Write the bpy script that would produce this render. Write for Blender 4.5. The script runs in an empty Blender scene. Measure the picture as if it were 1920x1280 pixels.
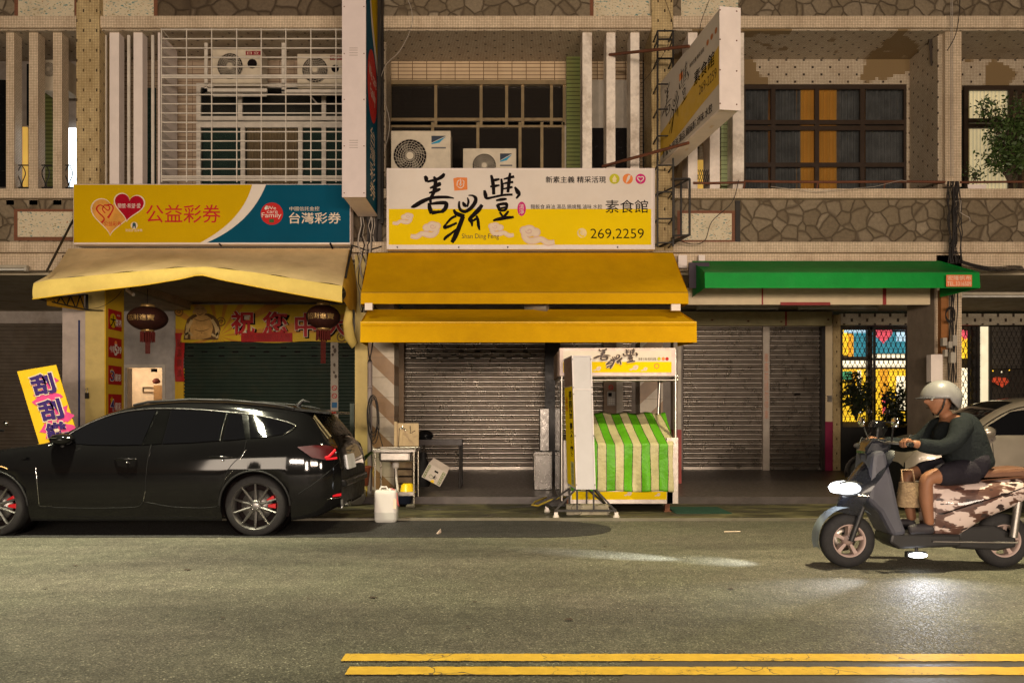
import bpy, bmesh, math, random
from mathutils import Vector, Matrix
random.seed(7)
R = math.radians
S = bpy.context.scene
C = S.collection
# ------------------------------------------------------------------ camera
F, H, U0, V0 = 1470.0, 1.24, 960.0, 780.0          # focal length in photo pixels, eye height, vanishing point
cd = bpy.data.cameras.new('camera'); cam = bpy.data.objects.new('camera', cd); C.objects.link(cam)
cam.location = (0, 0, H); cam.rotation_euler = (R(90), 0, 0)
cd.sensor_width = 36; cd.lens = 36 * F / 1920; cd.shift_y = (V0 - 640) / 1920
cd.clip_start = .05; cd.clip_end = 500
S.camera = cam
# ------------------------------------------------------------------ night sky and lamps across the street
W = bpy.data.worlds.new('World'); S.world = W; W.use_nodes = True
nt = W.node_tree; bg = nt.nodes['Background']
sky = nt.nodes.new('ShaderNodeTexSky'); sky.sky_type = 'NISHITA'; sky.sun_disc = False
sky.sun_elevation = R(1.0); sky.sun_rotation = R(200)
nt.links.new(sky.outputs[0], bg.inputs[0]); bg.inputs[1].default_value = .003
def area(name, loc, target, sx, sy, power, col, spread=180):
    l = bpy.data.lights.new(name, 'AREA'); l.shape = 'RECTANGLE'; l.size = sx; l.size_y = sy
    l.energy = power; l.color = col; l.spread = R(spread)
    o = bpy.data.objects.new(name, l); C.objects.link(o); o.location = loc
    o.rotation_euler = (Vector(target) - Vector(loc)).to_track_quat('-Z', 'Y').to_euler()
    return o
for x_, z_, w_, h_, e_, c_ in ((-6.4,2.6,6.0,2.6,620,(1.0,.82,.64)), (-1.6,2.8,2.4,.5,620,(1.0,.83,.68)), (.8,2.0,.7,1.5,500,(1.0,.82,.66)), (3.6,2.5,2.6,.8,620,(1.0,.79,.60)), (7.4,2.1,1.4,1.3,600,(1.0,.82,.66))):
    area('shopfront_light', (x_, -8.0, z_), (x_*.55, 12, 2.7), w_, h_, e_, c_)
area('street_lamp_light', (-4.8, 6.4, 8.6), (-4.6, 7.1, 0), .4, .25, 385, (1.0, .94, .66), 80)
area('street_lamp_light', (4.2, 5.6, 8.6), (3.9, 6.6, 0), .4, .25, 330, (1.0, .87, .54), 84)
S.view_settings.view_transform = 'Standard'; S.view_settings.look = 'None'
S.view_settings.exposure = .2; S.view_settings.gamma = 1
S.cycles.use_denoising = True
S.cycles.max_bounces = 8

# ------------------------------------------------------------------ helpers
def P(u, v, Y, d=0.0):
    return Vector(((u - U0) * Y / F, Y - d, H + (V0 - v) * Y / F))
def ux(u, Y): return (u - U0) * Y / F
def vz(v, Y): return H + (V0 - v) * Y / F
def fY(Y): return lambda u, v, d=0.0: P(u, v, Y, d)
ORIG = {}
class MB:
    def __init__(s): s.v = []; s.f = []; s.m = []; s.sm = []
    def add(s, vs, fs, mi=0, smooth=False):
        b = len(s.v); s.v += [Vector(q) for q in vs]
        for f in fs: s.f.append([b + i for i in f]); s.m.append(mi); s.sm.append(smooth)
        return s
    def box(s, x0, x1, y0, y1, z0, z1, mi=0):
        x0, x1 = min(x0, x1), max(x0, x1); y0, y1 = min(y0, y1), max(y0, y1); z0, z1 = min(z0, z1), max(z0, z1)
        vs = [(x0,y0,z0),(x1,y0,z0),(x1,y1,z0),(x0,y1,z0),(x0,y0,z1),(x1,y0,z1),(x1,y1,z1),(x0,y1,z1)]
        return s.add(vs, [(3,2,1,0),(4,5,6,7),(0,1,5,4),(1,2,6,5),(2,3,7,6),(3,0,4,7)], mi)
    def pb(s, u0, v0, u1, v1, Y, dep, mi=0):
        return s.box(ux(u0,Y), ux(u1,Y), Y, Y+dep, vz(v1,Y), vz(v0,Y), mi)
    def hexa(s, a, b, mi=0):
        """a, b: two quads (4 points each, same order) joined into a solid"""
        return s.add(list(a)+list(b), [(0,1,2,3),(7,6,5,4),(0,4,5,1),(1,5,6,2),(2,6,7,3),(3,7,4,0)], mi)
    def bar(s, p, q, r, n=4, mi=0, smooth=None):
        return s.tube([p, q], r, n, mi, smooth=(n > 5 if smooth is None else smooth))
    def tube(s, pts, r, n=8, mi=0, smooth=True, cap=True, flat=1.0):
        pts = [Vector(p) for p in pts]; k = len(pts)
        rs = r if isinstance(r, (list, tuple)) else [r]*k
        up = None; rings = []
        for i, p in enumerate(pts):
            t = (pts[min(i+1,k-1)] - pts[max(i-1,0)])
            t = t.normalized() if t.length > 1e-9 else Vector((0,0,1))
            if up is None: up = Vector((0,0,1)) if abs(t.z) < .9 else Vector((0,1,0))
            a = t.cross(up)
            if a.length < 1e-5: a = t.cross(Vector((1,0,0)))
            a.normalize(); b = a.cross(t).normalized(); up = b
            o = math.pi/4 if n == 4 else 0
            rings.append([p + a*(math.cos(2*math.pi*j/n+o)*rs[i]) + b*(math.sin(2*math.pi*j/n+o)*rs[i]*flat) for j in range(n)])
        vs = [q for g in rings for q in g]; fs = []
        for i in range(k-1):
            for j in range(n):
                fs.append((i*n+j, i*n+(j+1)%n, (i+1)*n+(j+1)%n, (i+1)*n+j))
        s.add(vs, fs, mi, smooth)
        if cap:
            s.add(rings[0], [tuple(range(n))[::-1]], mi); s.add(rings[-1], [tuple(range(n))], mi)
        return s
    def lathe(s, c, prof, n=24, axis='z', mi=0, smooth=True, sx=1, sy=1):
        """prof: (radius, height) pairs about the axis through c"""
        c = Vector(c); rings = []
        for r, h in prof:
            g = []
            for j in range(n):
                a = 2*math.pi*j/n; x, y = math.cos(a)*r*sx, math.sin(a)*r*sy
                g.append(c + (Vector((x,y,h)) if axis == 'z' else Vector((x,-h,y)) if axis == 'y' else Vector((h,x,y))))
            rings.append(g)
        fs = []
        for i in range(len(prof)-1):
            for j in range(n): fs.append((i*n+j, i*n+(j+1)%n, (i+1)*n+(j+1)%n, (i+1)*n+j))
        return s.add([q for g in rings for q in g], fs, mi, smooth)
    def grid(s, fn, na, nb, mi=0, smooth=True):
        vs = [fn(i/na, j/nb) for i in range(na+1) for j in range(nb+1)]
        fs = [(i*(nb+1)+j, (i+1)*(nb+1)+j, (i+1)*(nb+1)+j+1, i*(nb+1)+j+1) for i in range(na) for j in range(nb)]
        return s.add(vs, fs, mi, smooth)
    def plate(s, fr, pts, d=0.0, th=0.0, mi=0):
        a = [fr(u, v, d) for u, v in pts]; n = len(pts)
        s.add(a, [tuple(range(n))], mi)
        if th:
            b = [fr(u, v, d-th) for u, v in pts]
            s.add(a+b, [(i, n+i, n+(i+1)%n, (i+1)%n) for i in range(n)], mi)
            s.add(b, [tuple(range(n))[::-1]], mi)
        return s
    def rect(s, fr, u0, v0, u1, v1, d=0.0, th=0.0, mi=0):
        return s.plate(fr, [(u0,v0),(u1,v0),(u1,v1),(u0,v1)], d, th, mi)
    def disc(s, fr, u, v, ru, rv, d=0.0, n=24, th=0, mi=0):
        return s.plate(fr, [(u+ru*math.cos(2*math.pi*i/n), v+rv*math.sin(2*math.pi*i/n)) for i in range(n)], d, th, mi)
    def ring(s, fr, u, v, r0, r1, d=0.0, n=28, mi=0):
        a = [(math.cos(2*math.pi*i/n), math.sin(2*math.pi*i/n)) for i in range(n)]
        vs = [fr(u+x*r0, v+y*r0, d) for x, y in a]+[fr(u+x*r1, v+y*r1, d) for x, y in a]
        return s.add(vs, [(i,(i+1)%n,n+(i+1)%n,n+i) for i in range(n)], mi)
    def stroke(s, fr, pts, d=0.0, sub=5, mi=0, jit=0.0):
        q = catmull(pts, sub); k = len(q); L = []; Rr = []
        for i in range(k):
            t0 = q[max(i-1,0)]; t1 = q[min(i+1,k-1)]
            dx, dy = t1[0]-t0[0], t1[1]-t0[1]; l = math.hypot(dx,dy) or 1
            w = q[i][2]/2 + (random.uniform(-jit,jit) if jit else 0)
            L.append((q[i][0]-dy/l*w, q[i][1]+dx/l*w)); Rr.append((q[i][0]+dy/l*w, q[i][1]-dx/l*w))
        vs = [fr(a,b,d) for a,b in L]+[fr(a,b,d) for a,b in Rr]
        return s.add(vs, [(i,i+1,k+i+1,k+i) for i in range(k-1)], mi)
    def build(s, name, mats, parent=None, origin=None, bevel=0, fixn=True):
        if parent is not None: o_ = ORIG[parent.name]
        elif origin is not None: o_ = Vector(origin)
        else:
            o_ = Vector((sum(q.x for q in s.v)/len(s.v), sum(q.y for q in s.v)/len(s.v), min(q.z for q in s.v)))
        me = bpy.data.meshes.new(name)
        me.from_pydata([q-o_ for q in s.v], [], s.f); me.validate()
        if not isinstance(mats, (list, tuple)): mats = [mats]
        for m in mats: me.materials.append(m)
        if len(me.polygons) == len(s.m):
            me.polygons.foreach_set('material_index', s.m); me.polygons.foreach_set('use_smooth', s.sm)
        if fixn:
            bm = bmesh.new(); bm.from_mesh(me); bmesh.ops.recalc_face_normals(bm, faces=bm.faces); bm.to_mesh(me); bm.free()
        o = bpy.data.objects.new(name, me); C.objects.link(o)
        if parent is not None: o.parent = parent
        else: o.location = o_
        ORIG[o.name] = o_
        if bevel:
            b = o.modifiers.new('Bevel', 'BEVEL'); b.width = bevel; b.segments = 2; b.limit_method = 'ANGLE'; b.angle_limit = R(40)
        return o
def catmull(pts, sub):
    if len(pts) < 3: sub = max(sub, 2)
    out = []; n = len(pts)
    for i in range(n-1):
        p0, p1, p2, p3 = pts[max(i-1,0)], pts[i], pts[i+1], pts[min(i+2,n-1)]
        for j in range(sub):
            t = j/sub
            out.append(tuple(.5*((2*b)+(-a+c)*t+(2*a-5*b+4*c-e)*t*t+(-a+3*b-3*c+e)*t**3) for a,b,c,e in zip(p0,p1,p2,p3)))
    out.append(tuple(pts[-1])); return out
def tag(o, label, cat, group=None, kind=None):
    if label: o['label'] = label
    if cat: o['category'] = cat
    if group: o['group'] = group
    if kind: o['kind'] = kind
    return o
def thing(name, loc, label, cat, group=None):
    o = bpy.data.objects.new(name, None); C.objects.link(o); o.location = loc; o.empty_display_size = .2
    ORIG[o.name] = Vector(loc)
    return tag(o, label, cat, group)
def struct(o): o['kind'] = 'structure'; return o
def text(body, fr, u0, v0, u1, v1, d, m, parent, name='lettering', bold=0.0, res=3, spacing=1.0, line=1.0, rot=0):
    cu = bpy.data.curves.new('lettering', 'FONT'); cu.body = body; cu.size = 1; cu.resolution_u = res
    cu.align_x = 'CENTER'; cu.space_character = spacing; cu.space_line = line; cu.offset = bold
    ob = bpy.data.objects.new('lettering', cu)
    me = bpy.data.meshes.new_from_object(ob)
    co = [(q.co.x, q.co.y) for q in me.vertices]; fs = [tuple(p.vertices) for p in me.polygons]
    bpy.data.objects.remove(ob); bpy.data.curves.remove(cu); bpy.data.meshes.remove(me)
    if not co: return None
    ax, bx_ = min(c[0] for c in co), max(c[0] for c in co); ay, by = min(c[1] for c in co), max(c[1] for c in co)
    mb = MB(); vs = []
    ca, sa = math.cos(R(rot)), math.sin(R(rot)); cu_, cv_ = (u0+u1)/2, (v0+v1)/2
    for x, y in co:
        u = u0+(x-ax)/(bx_-ax)*(u1-u0); v = v1-(y-ay)/(by-ay)*(v1-v0)
        if rot: u, v = cu_+(u-cu_)*ca-(v-cv_)*sa, cv_+(u-cu_)*sa+(v-cv_)*ca
        vs.append(fr(u, v, d))
    mb.add(vs, fs)
    return mb.build(name, m, parent, fixn=False)

# ------------------------------------------------------------------ materials
MATS = {}
def nodes(name):
    m = bpy.data.materials.new(name); m.use_nodes = True
    n = m.node_tree; b = n.nodes['Principled BSDF']; b.inputs['Specular IOR Level'].default_value = .25
    return m, n, b
def N(n, t, **kw):
    o = n.nodes.new(t)
    for k, v in kw.items():
        if k in o.inputs: o.inputs[k].default_value = v
        else: setattr(o, k, v)
    return o
def c4(c): return (c[0], c[1], c[2], 1)
def math_(n, op, a, b=None, clamp=False):
    o = n.nodes.new('ShaderNodeMath'); o.operation = op; o.use_clamp = clamp
    for i, x in enumerate((a, b)):
        if x is None: continue
        if isinstance(x, (int, float)): o.inputs[i].default_value = x
        else: n.links.new(x, o.inputs[i])
    return o.outputs[0]
def mixc(n, fac, a, b, mode='MIX'):
    o = n.nodes.new('ShaderNodeMix'); o.data_type = 'RGBA'; o.blend_type = mode
    for i, x in ((0, fac), (6, a), (7, b)):
        if isinstance(x, (int, float)): o.inputs[i].default_value = x
        elif isinstance(x, (tuple, list)): o.inputs[i].default_value = c4(x)
        else: n.links.new(x, o.inputs[i])
    return o.outputs[2]
def ramp(n, src, stops, interp='LINEAR'):
    o = n.nodes.new('ShaderNodeValToRGB'); o.color_ramp.interpolation = interp
    e = o.color_ramp.elements
    while len(e) < len(stops): e.new(.5)
    for i, (p, c) in enumerate(stops):
        e[i].position = p; e[i].color = c4(c) if isinstance(c, (tuple, list)) else (c, c, c, 1)
    n.links.new(src, o.inputs[0]); return o.outputs[0]
def pos(n): return n.nodes.new('ShaderNodeNewGeometry').outputs['Position']
def noise(n, vec, scale, detail=4, rough=.6, out=0):
    o = N(n, 'ShaderNodeTexNoise'); o.inputs['Scale'].default_value = scale
    o.inputs['Detail'].default_value = detail; o.inputs['Roughness'].default_value = rough
    if vec is not None: n.links.new(vec, o.inputs['Vector'])
    return o.outputs[out]
def bump(n, b, h, strength, dist=.01):
    o = n.nodes.new('ShaderNodeBump'); o.inputs['Strength'].default_value = strength; o.inputs['Distance'].default_value = dist
    n.links.new(h, o.inputs['Height']); n.links.new(o.outputs[0], b.inputs['Normal'])
def boxuv(n):
    g = n.nodes.new('ShaderNodeNewGeometry')
    sp = n.nodes.new('ShaderNodeSeparateXYZ'); n.links.new(g.outputs['Position'], sp.inputs[0])
    sn = n.nodes.new('ShaderNodeSeparateXYZ'); n.links.new(g.outputs['True Normal'], sn.inputs[0])
    gx = math_(n, 'GREATER_THAN', math_(n, 'ABSOLUTE', sn.outputs[0]), .7)
    gz = math_(n, 'GREATER_THAN', math_(n, 'ABSOLUTE', sn.outputs[2]), .7)
    u = math_(n, 'ADD', sp.outputs[0], math_(n, 'MULTIPLY', gx, math_(n, 'SUBTRACT', sp.outputs[1], sp.outputs[0])))
    v = math_(n, 'ADD', sp.outputs[2], math_(n, 'MULTIPLY', gz, math_(n, 'SUBTRACT', sp.outputs[1], sp.outputs[2])))
    c = n.nodes.new('ShaderNodeCombineXYZ'); n.links.new(u, c.inputs[0]); n.links.new(v, c.inputs[1])
    return c.outputs[0], u, v
def paint(name, col, rough=.5, metal=0.0, var=.12, scale=6.0, bumpy=0.0, coat=0.0, grime=0.0, grimecol=(.10,.065,.03), spec=.3, trans=0.0, rv=(.08,.10)):
    """painted / plastic / metal surface with slight unevenness and optional dirt patches"""
    if name in MATS: return MATS[name]
    m, n, b = nodes(name); p = pos(n)
    f = noise(n, p, scale, 5)
    lo = tuple(max(0, x*(1-var)) for x in col); hi = tuple(min(1, x*(1+var)) for x in col)
    c = ramp(n, f, [(.3, lo), (.7, hi)])
    if grime:
        g = ramp(n, noise(n, p, 2.3, 8, .7), [(.48, 0.0), (.72, 1.0)])
        c = mixc(n, math_(n, 'MULTIPLY', g, grime), c, grimecol)
    n.links.new(c, b.inputs['Base Color'])
    b.inputs['Metallic'].default_value = metal
    r = ramp(n, noise(n, p, scale*2.7, 4), [(.3, max(.02, rough-rv[0])), (.7, min(1, rough+rv[1]))])
    n.links.new(r, b.inputs['Roughness'])
    b.inputs['Coat Weight'].default_value = coat; b.inputs['Coat Roughness'].default_value = .05
    b.inputs['Specular IOR Level'].default_value = spec
    if trans: b.inputs['Transmission Weight'].default_value = trans
    if bumpy: bump(n, b, noise(n, p, scale*5, 5), bumpy)
    MATS[name] = m; return m
def emit(name, col, strength, base=None):
    if name in MATS: return MATS[name]
    m, n, b = nodes(name)
    b.inputs['Base Color'].default_value = c4(base or col); b.inputs['Emission Color'].default_value = c4(col)
    p = pos(n); f = ramp(n, noise(n, p, 3, 3), [(.3, strength*.8), (.7, strength*1.15)])
    n.links.new(f, b.inputs['Emission Strength']); MATS[name] = m; return m
def lattice(n, u, v, pu, pv, w, h):
    def one(du, dv):
        a = math_(n, 'FRACT', math_(n, 'ADD', math_(n, 'DIVIDE', u, pu), du+100))
        c = math_(n, 'FRACT', math_(n, 'ADD', math_(n, 'DIVIDE', v, pv), dv+100))
        return math_(n, 'MULTIPLY', math_(n, 'LESS_THAN', a, w/pu), math_(n, 'LESS_THAN', c, h/pv))
    return math_(n, 'MAXIMUM', one(0,0), one(.5,.5))
def mosaic(name, base, grout, pw=.0245, ph=.0245, dots=None, grime=.35, mort=.0022, grimecol=(.16,.085,.03), peel=0.0, var=.10, dotcol=(.03,.02,.015)):
    m, n, b = nodes(name); uv, u, v = boxuv(n); p = pos(n)
    br = N(n, 'ShaderNodeTexBrick'); br.offset = 0; br.squash = 1
    for k, x in (('Scale',1),('Mortar Size',mort),('Mortar Smooth',.1),('Bias',0),('Brick Width',pw),('Row Height',ph)): br.inputs[k].default_value = x
    br.inputs['Color1'].default_value = c4(tuple(x*(1-var) for x in base)); br.inputs['Color2'].default_value = c4(tuple(min(1,x*(1+var)) for x in base))
    br.inputs['Mortar'].default_value = c4(grout); n.links.new(uv, br.inputs['Vector'])
    c = br.outputs['Color']
    if dots: c = mixc(n, lattice(n, u, v, *dots), c, dotcol)
    sc = n.nodes.new('ShaderNodeMapping'); sc.inputs['Scale'].default_value = (1.6,1.6,.55); n.links.new(p, sc.inputs[0])
    g = ramp(n, noise(n, sc.outputs[0], 2.2, 9, .72), [(.42,0.0),(.75,1.0)])
    c = mixc(n, math_(n,'MULTIPLY',g,grime), c, grimecol, 'MIX')
    h = br.outputs['Fac']
    if peel:
        # tiles fallen off in stepped patches: noise sampled on a snapped grid
        sn = n.nodes.new('ShaderNodeVectorMath'); sn.operation = 'SNAP'; sn.inputs[1].default_value = (.049,.049,.049); n.links.new(p, sn.inputs[0])
        pm = ramp(n, noise(n, sn.outputs[0], 1.5, 2, .5), [(1-peel-.01,0.0),(1-peel,1.0)])
        c = mixc(n, pm, c, (.20,.135,.065))
    n.links.new(c, b.inputs['Base Color'])
    n.links.new(ramp(n, h, [(0,.32),(1,.85)]), b.inputs['Roughness'])
    bump(n, b, math_(n,'SUBTRACT',1,h), .35, .003)
    MATS[name] = m; return m
def crazy_stone(name, tint=(1,1,1), scale=4.5):
    m, n, b = nodes(name); uv, u, v = boxuv(n)
    w = n.nodes.new('ShaderNodeVectorMath'); w.operation = 'MULTIPLY_ADD'
    nz = N(n, 'ShaderNodeTexNoise'); nz.inputs['Scale'].default_value = 2.5; n.links.new(uv, nz.inputs['Vector'])
    n.links.new(nz.outputs['Color'], w.inputs[0]); w.inputs[1].default_value = (.16,.16,0); n.links.new(uv, w.inputs[2])
    ve = N(n, 'ShaderNodeTexVoronoi'); ve.feature = 'DISTANCE_TO_EDGE'; ve.inputs['Scale'].default_value = scale; n.links.new(w.outputs[0], ve.inputs['Vector'])
    vc = N(n, 'ShaderNodeTexVoronoi'); vc.inputs['Scale'].default_value = scale; n.links.new(w.outputs[0], vc.inputs['Vector'])
    sep = n.nodes.new('ShaderNodeSeparateColor'); n.links.new(vc.outputs['Color'], sep.inputs[0])
    t = lambda c: tuple(a*k for a,k in zip(c,tint))
    cell = ramp(n, sep.outputs[0], [(0,t((.155,.115,.07))),(.45,t((.19,.145,.09))),(.85,t((.225,.175,.115))),(1,t((.29,.23,.155)))])
    fine = ramp(n, noise(n, uv, 22, 6, .7), [(.3,.75),(.7,1.15)])
    cell = mixc(n, 1.0, cell, fine, 'MULTIPLY')
    gr = ramp(n, ve.outputs[0], [(.005,0.0),(.065,1.0)])
    c = mixc(n, gr, t((.10,.072,.044)), cell)
    n.links.new(c, b.inputs['Base Color']); b.inputs['Roughness'].default_value = .75
    hh = ramp(n, ve.outputs[0], [(.0,0.0),(.09,.8),(.3,1.0)])
    bump(n, b, math_(n,'ADD',hh,math_(n,'MULTIPLY',noise(n,uv,18,5),.3)), .8, .03)
    MATS[name] = m; return m
def terrazzo(name):
    m, n, b = nodes(name); uv, u, v = boxuv(n)
    mp = n.nodes.new('ShaderNodeMapping'); mp.inputs['Rotation'].default_value = (0,0,.7); mp.inputs['Scale'].default_value = (1.0,2.0,1); n.links.new(uv, mp.inputs[0])
    a = noise(n, mp.outputs[0], 15, 2, .5); a2 = noise(n, uv, 27, 2, .5)
    c = mixc(n, ramp(n, a, [(.34,1.0),(.40,0.0)]), (.62,.53,.37), (.13,.24,.22))
    c = mixc(n, ramp(n, a, [(.62,0.0),(.67,1.0)]), c, (.30,.26,.14)); c = mixc(n, ramp(n, a2, [(.66,0.0),(.70,1.0)]), c, (.36,.15,.07)); c = mixc(n, ramp(n, a2, [(.30,1.0),(.34,0.0)]), c, (.20,.28,.25))
    c = mixc(n, math_(n,'MULTIPLY',ramp(n, noise(n,uv,2,6),[(.5,0.0),(.75,1.0)]),.4), c, (.25,.16,.07))
    n.links.new(c, b.inputs['Base Color']); b.inputs['Roughness'].default_value = .5
    MATS[name] = m; return m
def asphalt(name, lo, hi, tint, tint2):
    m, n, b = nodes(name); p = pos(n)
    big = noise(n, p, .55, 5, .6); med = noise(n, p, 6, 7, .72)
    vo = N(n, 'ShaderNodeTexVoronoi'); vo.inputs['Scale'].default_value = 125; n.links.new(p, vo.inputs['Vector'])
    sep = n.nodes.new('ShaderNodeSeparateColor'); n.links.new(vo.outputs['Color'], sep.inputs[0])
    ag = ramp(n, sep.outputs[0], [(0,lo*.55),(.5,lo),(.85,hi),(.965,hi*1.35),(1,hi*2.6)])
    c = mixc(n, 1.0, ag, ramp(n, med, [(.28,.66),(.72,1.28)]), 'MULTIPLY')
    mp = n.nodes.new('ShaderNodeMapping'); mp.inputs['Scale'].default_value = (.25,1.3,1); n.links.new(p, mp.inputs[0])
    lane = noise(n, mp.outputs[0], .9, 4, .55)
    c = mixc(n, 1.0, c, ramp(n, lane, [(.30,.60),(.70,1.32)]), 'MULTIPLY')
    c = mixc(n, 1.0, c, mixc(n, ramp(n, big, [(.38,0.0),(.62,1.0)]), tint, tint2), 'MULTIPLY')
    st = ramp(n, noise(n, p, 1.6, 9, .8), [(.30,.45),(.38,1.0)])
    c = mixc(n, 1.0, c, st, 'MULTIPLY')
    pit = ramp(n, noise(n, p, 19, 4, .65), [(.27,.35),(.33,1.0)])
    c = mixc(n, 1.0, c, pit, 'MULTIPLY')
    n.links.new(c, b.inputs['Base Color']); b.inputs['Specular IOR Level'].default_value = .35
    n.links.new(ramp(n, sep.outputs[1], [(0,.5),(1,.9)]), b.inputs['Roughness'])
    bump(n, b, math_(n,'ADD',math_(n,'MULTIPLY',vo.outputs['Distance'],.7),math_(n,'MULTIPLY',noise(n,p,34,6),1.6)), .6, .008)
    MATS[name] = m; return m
def glass(name, tint=(.03,.03,.035), see=.5, rough=.03):
    m, n, b = nodes(name)
    b.inputs['Base Color'].default_value = c4(tint); b.inputs['Roughness'].default_value = rough
    tr = n.nodes.new('ShaderNodeBsdfTransparent'); tr.inputs[0].default_value = (.9,.92,.9,1)
    mx = n.nodes.new('ShaderNodeMixShader'); mx.inputs[0].default_value = see
    n.links.new(b.outputs[0], mx.inputs[1]); n.links.new(tr.outputs[0], mx.inputs[2])
    n.links.new(mx.outputs[0], n.nodes['Material Output'].inputs[0])
    # faint dirt on the pane
    p = pos(n); n.links.new(ramp(n, noise(n,p,5,6),[(.4,rough),(.8,rough+.25)]), b.inputs['Roughness'])
    MATS[name] = m; return m
def cloth(name, col, fold=0.0, var=.12, rough=.75, trans=0.0, stain=0.0, staincol=(.16,.10,.04), fs=3.2, fd=.06):
    m, n, b = nodes(name); p = pos(n)
    c = ramp(n, noise(n, p, 4, 6), [(.3, tuple(x*(1-var) for x in col)), (.7, tuple(min(1,x*(1+var)) for x in col))])
    if stain: c = mixc(n, math_(n,'MULTIPLY',ramp(n,noise(n,p,1.7,8,.7),[(.45,0.0),(.75,1.0)]),stain), c, staincol)
    n.links.new(c, b.inputs['Base Color']); b.inputs['Roughness'].default_value = rough; b.inputs['Specular IOR Level'].default_value = .10
    if fold: bump(n, b, noise(n, p, fs, 6, .6), fold, fd)
    MATS[name] = m; return m

white_mosaic = mosaic('white_mosaic_tile', (.74,.60,.43), (.19,.12,.065), grime=.45)
dot_mosaic = mosaic('spotted_mosaic_tile', (.50,.42,.31), (.16,.11,.065), dots=(.29,.24,.034,.034), grime=.35)
peel_mosaic = mosaic('peeling_spotted_mosaic', (.52,.44,.33), (.17,.12,.07), dots=(.29,.24,.034,.034), grime=.3, peel=.43)
column_mosaic = mosaic('rusty_column_mosaic', (.60,.46,.24), (.19,.125,.06), dots=(.20,.30,.022,.045), grime=.75, grimecol=(.20,.12,.035))
pink_mosaic = mosaic('red_border_tile', (.22,.08,.045), (.12,.07,.04), grime=.3)
beige_tile = mosaic('long_beige_tile', (.54,.40,.25), (.12,.07,.035), pw=.235, ph=.0625, grime=.2, mort=.006, var=.06)
green_tile = mosaic('olive_green_tile', (.16,.19,.06), (.045,.05,.02), pw=.6, ph=.066, grime=.3, mort=.008)
pale_green_tile = mosaic('pale_green_tile', (.25,.30,.15), (.09,.10,.05), pw=.6, ph=.07, grime=.25, mort=.006)
stone = crazy_stone('crazy_paving_stone')
dark_stone = crazy_stone('dark_crazy_paving', (.62,.58,.56), 3.0)
terraz = terrazzo('flecked_terrazzo')
road_m = asphalt('worn_asphalt', .088, .125, (1.0,.97,.68), (1.0,.89,.68))
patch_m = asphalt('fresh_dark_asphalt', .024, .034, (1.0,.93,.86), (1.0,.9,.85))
white_paint = paint('white_fin_paint', (.76,.66,.57), .55, grime=.28, grimecol=(.22,.14,.08), scale=9)
worn_white = paint('flaking_white_paint', (.76,.67,.57), .6, grime=.8, grimecol=(.20,.13,.07), scale=14)
plain_white = paint('white_sheet_metal', (.76,.66,.60), .45, grime=.06, var=.05)
cream_wall = paint('cream_plaster', (.50,.44,.36), .7, grime=.25)
grey_wall = paint('grey_plaster', (.36,.31,.27), .75, grime=.45)
beige_panel = paint('cream_fascia_panel', (.62,.50,.32), .4, grime=.1, var=.06)
olive_panel = paint('olive_cream_panel', (.42,.36,.18), .45, grime=.15)
pale_yellow = paint('pale_yellow_paint', (.62,.47,.17), .55, grime=.18, var=.06)
deep_yellow = paint('deep_yellow_paint', (.62,.38,.02), .5, grime=.1, var=.06)
concrete = paint('stained_concrete', (.13,.115,.085), .85, grime=.7, grimecol=(.045,.04,.025), scale=4, bumpy=.3, var=.3)
floor_m = paint('dark_floor_tile', (.075,.06,.055), .38, grime=.4, grimecol=(.03,.025,.02), var=.2)
ceil_m = paint('stained_ceiling', (.40,.34,.24), .85, grime=.6, grimecol=(.17,.13,.06))
gold_alu = paint('bronze_aluminium', (.30,.22,.12), .38, metal=.6, var=.1)
white_alu = paint('white_window_frame', (.58,.52,.44), .45)
brown_frame = paint('dark_brown_frame', (.035,.022,.014), .4)
black_steel = paint('black_steel', (.02,.017,.015), .5, grime=.3)
rusty = paint('rusty_steel', (.14,.05,.025), .75, grime=.5, grimecol=(.05,.03,.02), bumpy=.2)
steel = paint('stainless_steel', (.40,.36,.32), .36, metal=1, var=.08)
chrome = paint('chrome', (.75,.73,.70), .12, metal=1, var=.03)
shutter_m = paint('galvanised_shutter', (.31,.27,.23), .31, metal=.88, grime=.08, scale=3, var=.06)
green_shutter = paint('dark_green_shutter', (.022,.036,.025), .5, grime=.2)
grey_shutter = paint('dull_grey_shutter', (.16,.13,.10), .5, metal=.4, grime=.4)
dark_glass = glass('dark_window_glass', (.022,.018,.015), .25, .04)
clear_glass = glass('clear_glass', (.03,.03,.03), .82, .02)
rubber = paint('tyre_rubber', (.018,.017,.017), .75, var=.15, scale=20)
black_plastic = paint('black_plastic', (.016,.015,.015), .45)
ink = paint('black_ink', (.009,.006,.006), .7, spec=.06)
sign_white = paint('sign_white', (.70,.62,.54), .6, spec=.25, grime=.10, grimecol=(.55,.36,.15), var=.04, scale=2)
sign_yellow = paint('sign_yellow', (.80,.56,.002), .65, spec=.06, var=.04, scale=2, grime=.05, grimecol=(.62,.42,.02))
lotto_yellow = paint('lottery_yellow', (.55,.345,.001), .65, spec=.06, var=.05, scale=2)
sign_blue = paint('sign_blue', (.002,.070,.125), .65, spec=.06, var=.06, scale=2)
sign_red = paint('sign_red', (.48,.012,.010), .6, spec=.25, var=.08)
cloud_pink = paint('cloud_pink', (.70,.56,.42), .6, spec=.2, var=.05)
cloud_edge = paint('cloud_edge', (.62,.42,.34), .6, spec=.25, var=.05)
orange_m = paint('seal_orange', (.75,.22,.05), .6, spec=.25)
magenta = paint('badge_magenta', (.55,.015,.16), .6, spec=.25)
lime = paint('badge_lime', (.48,.46,.01), .6, spec=.25)
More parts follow.
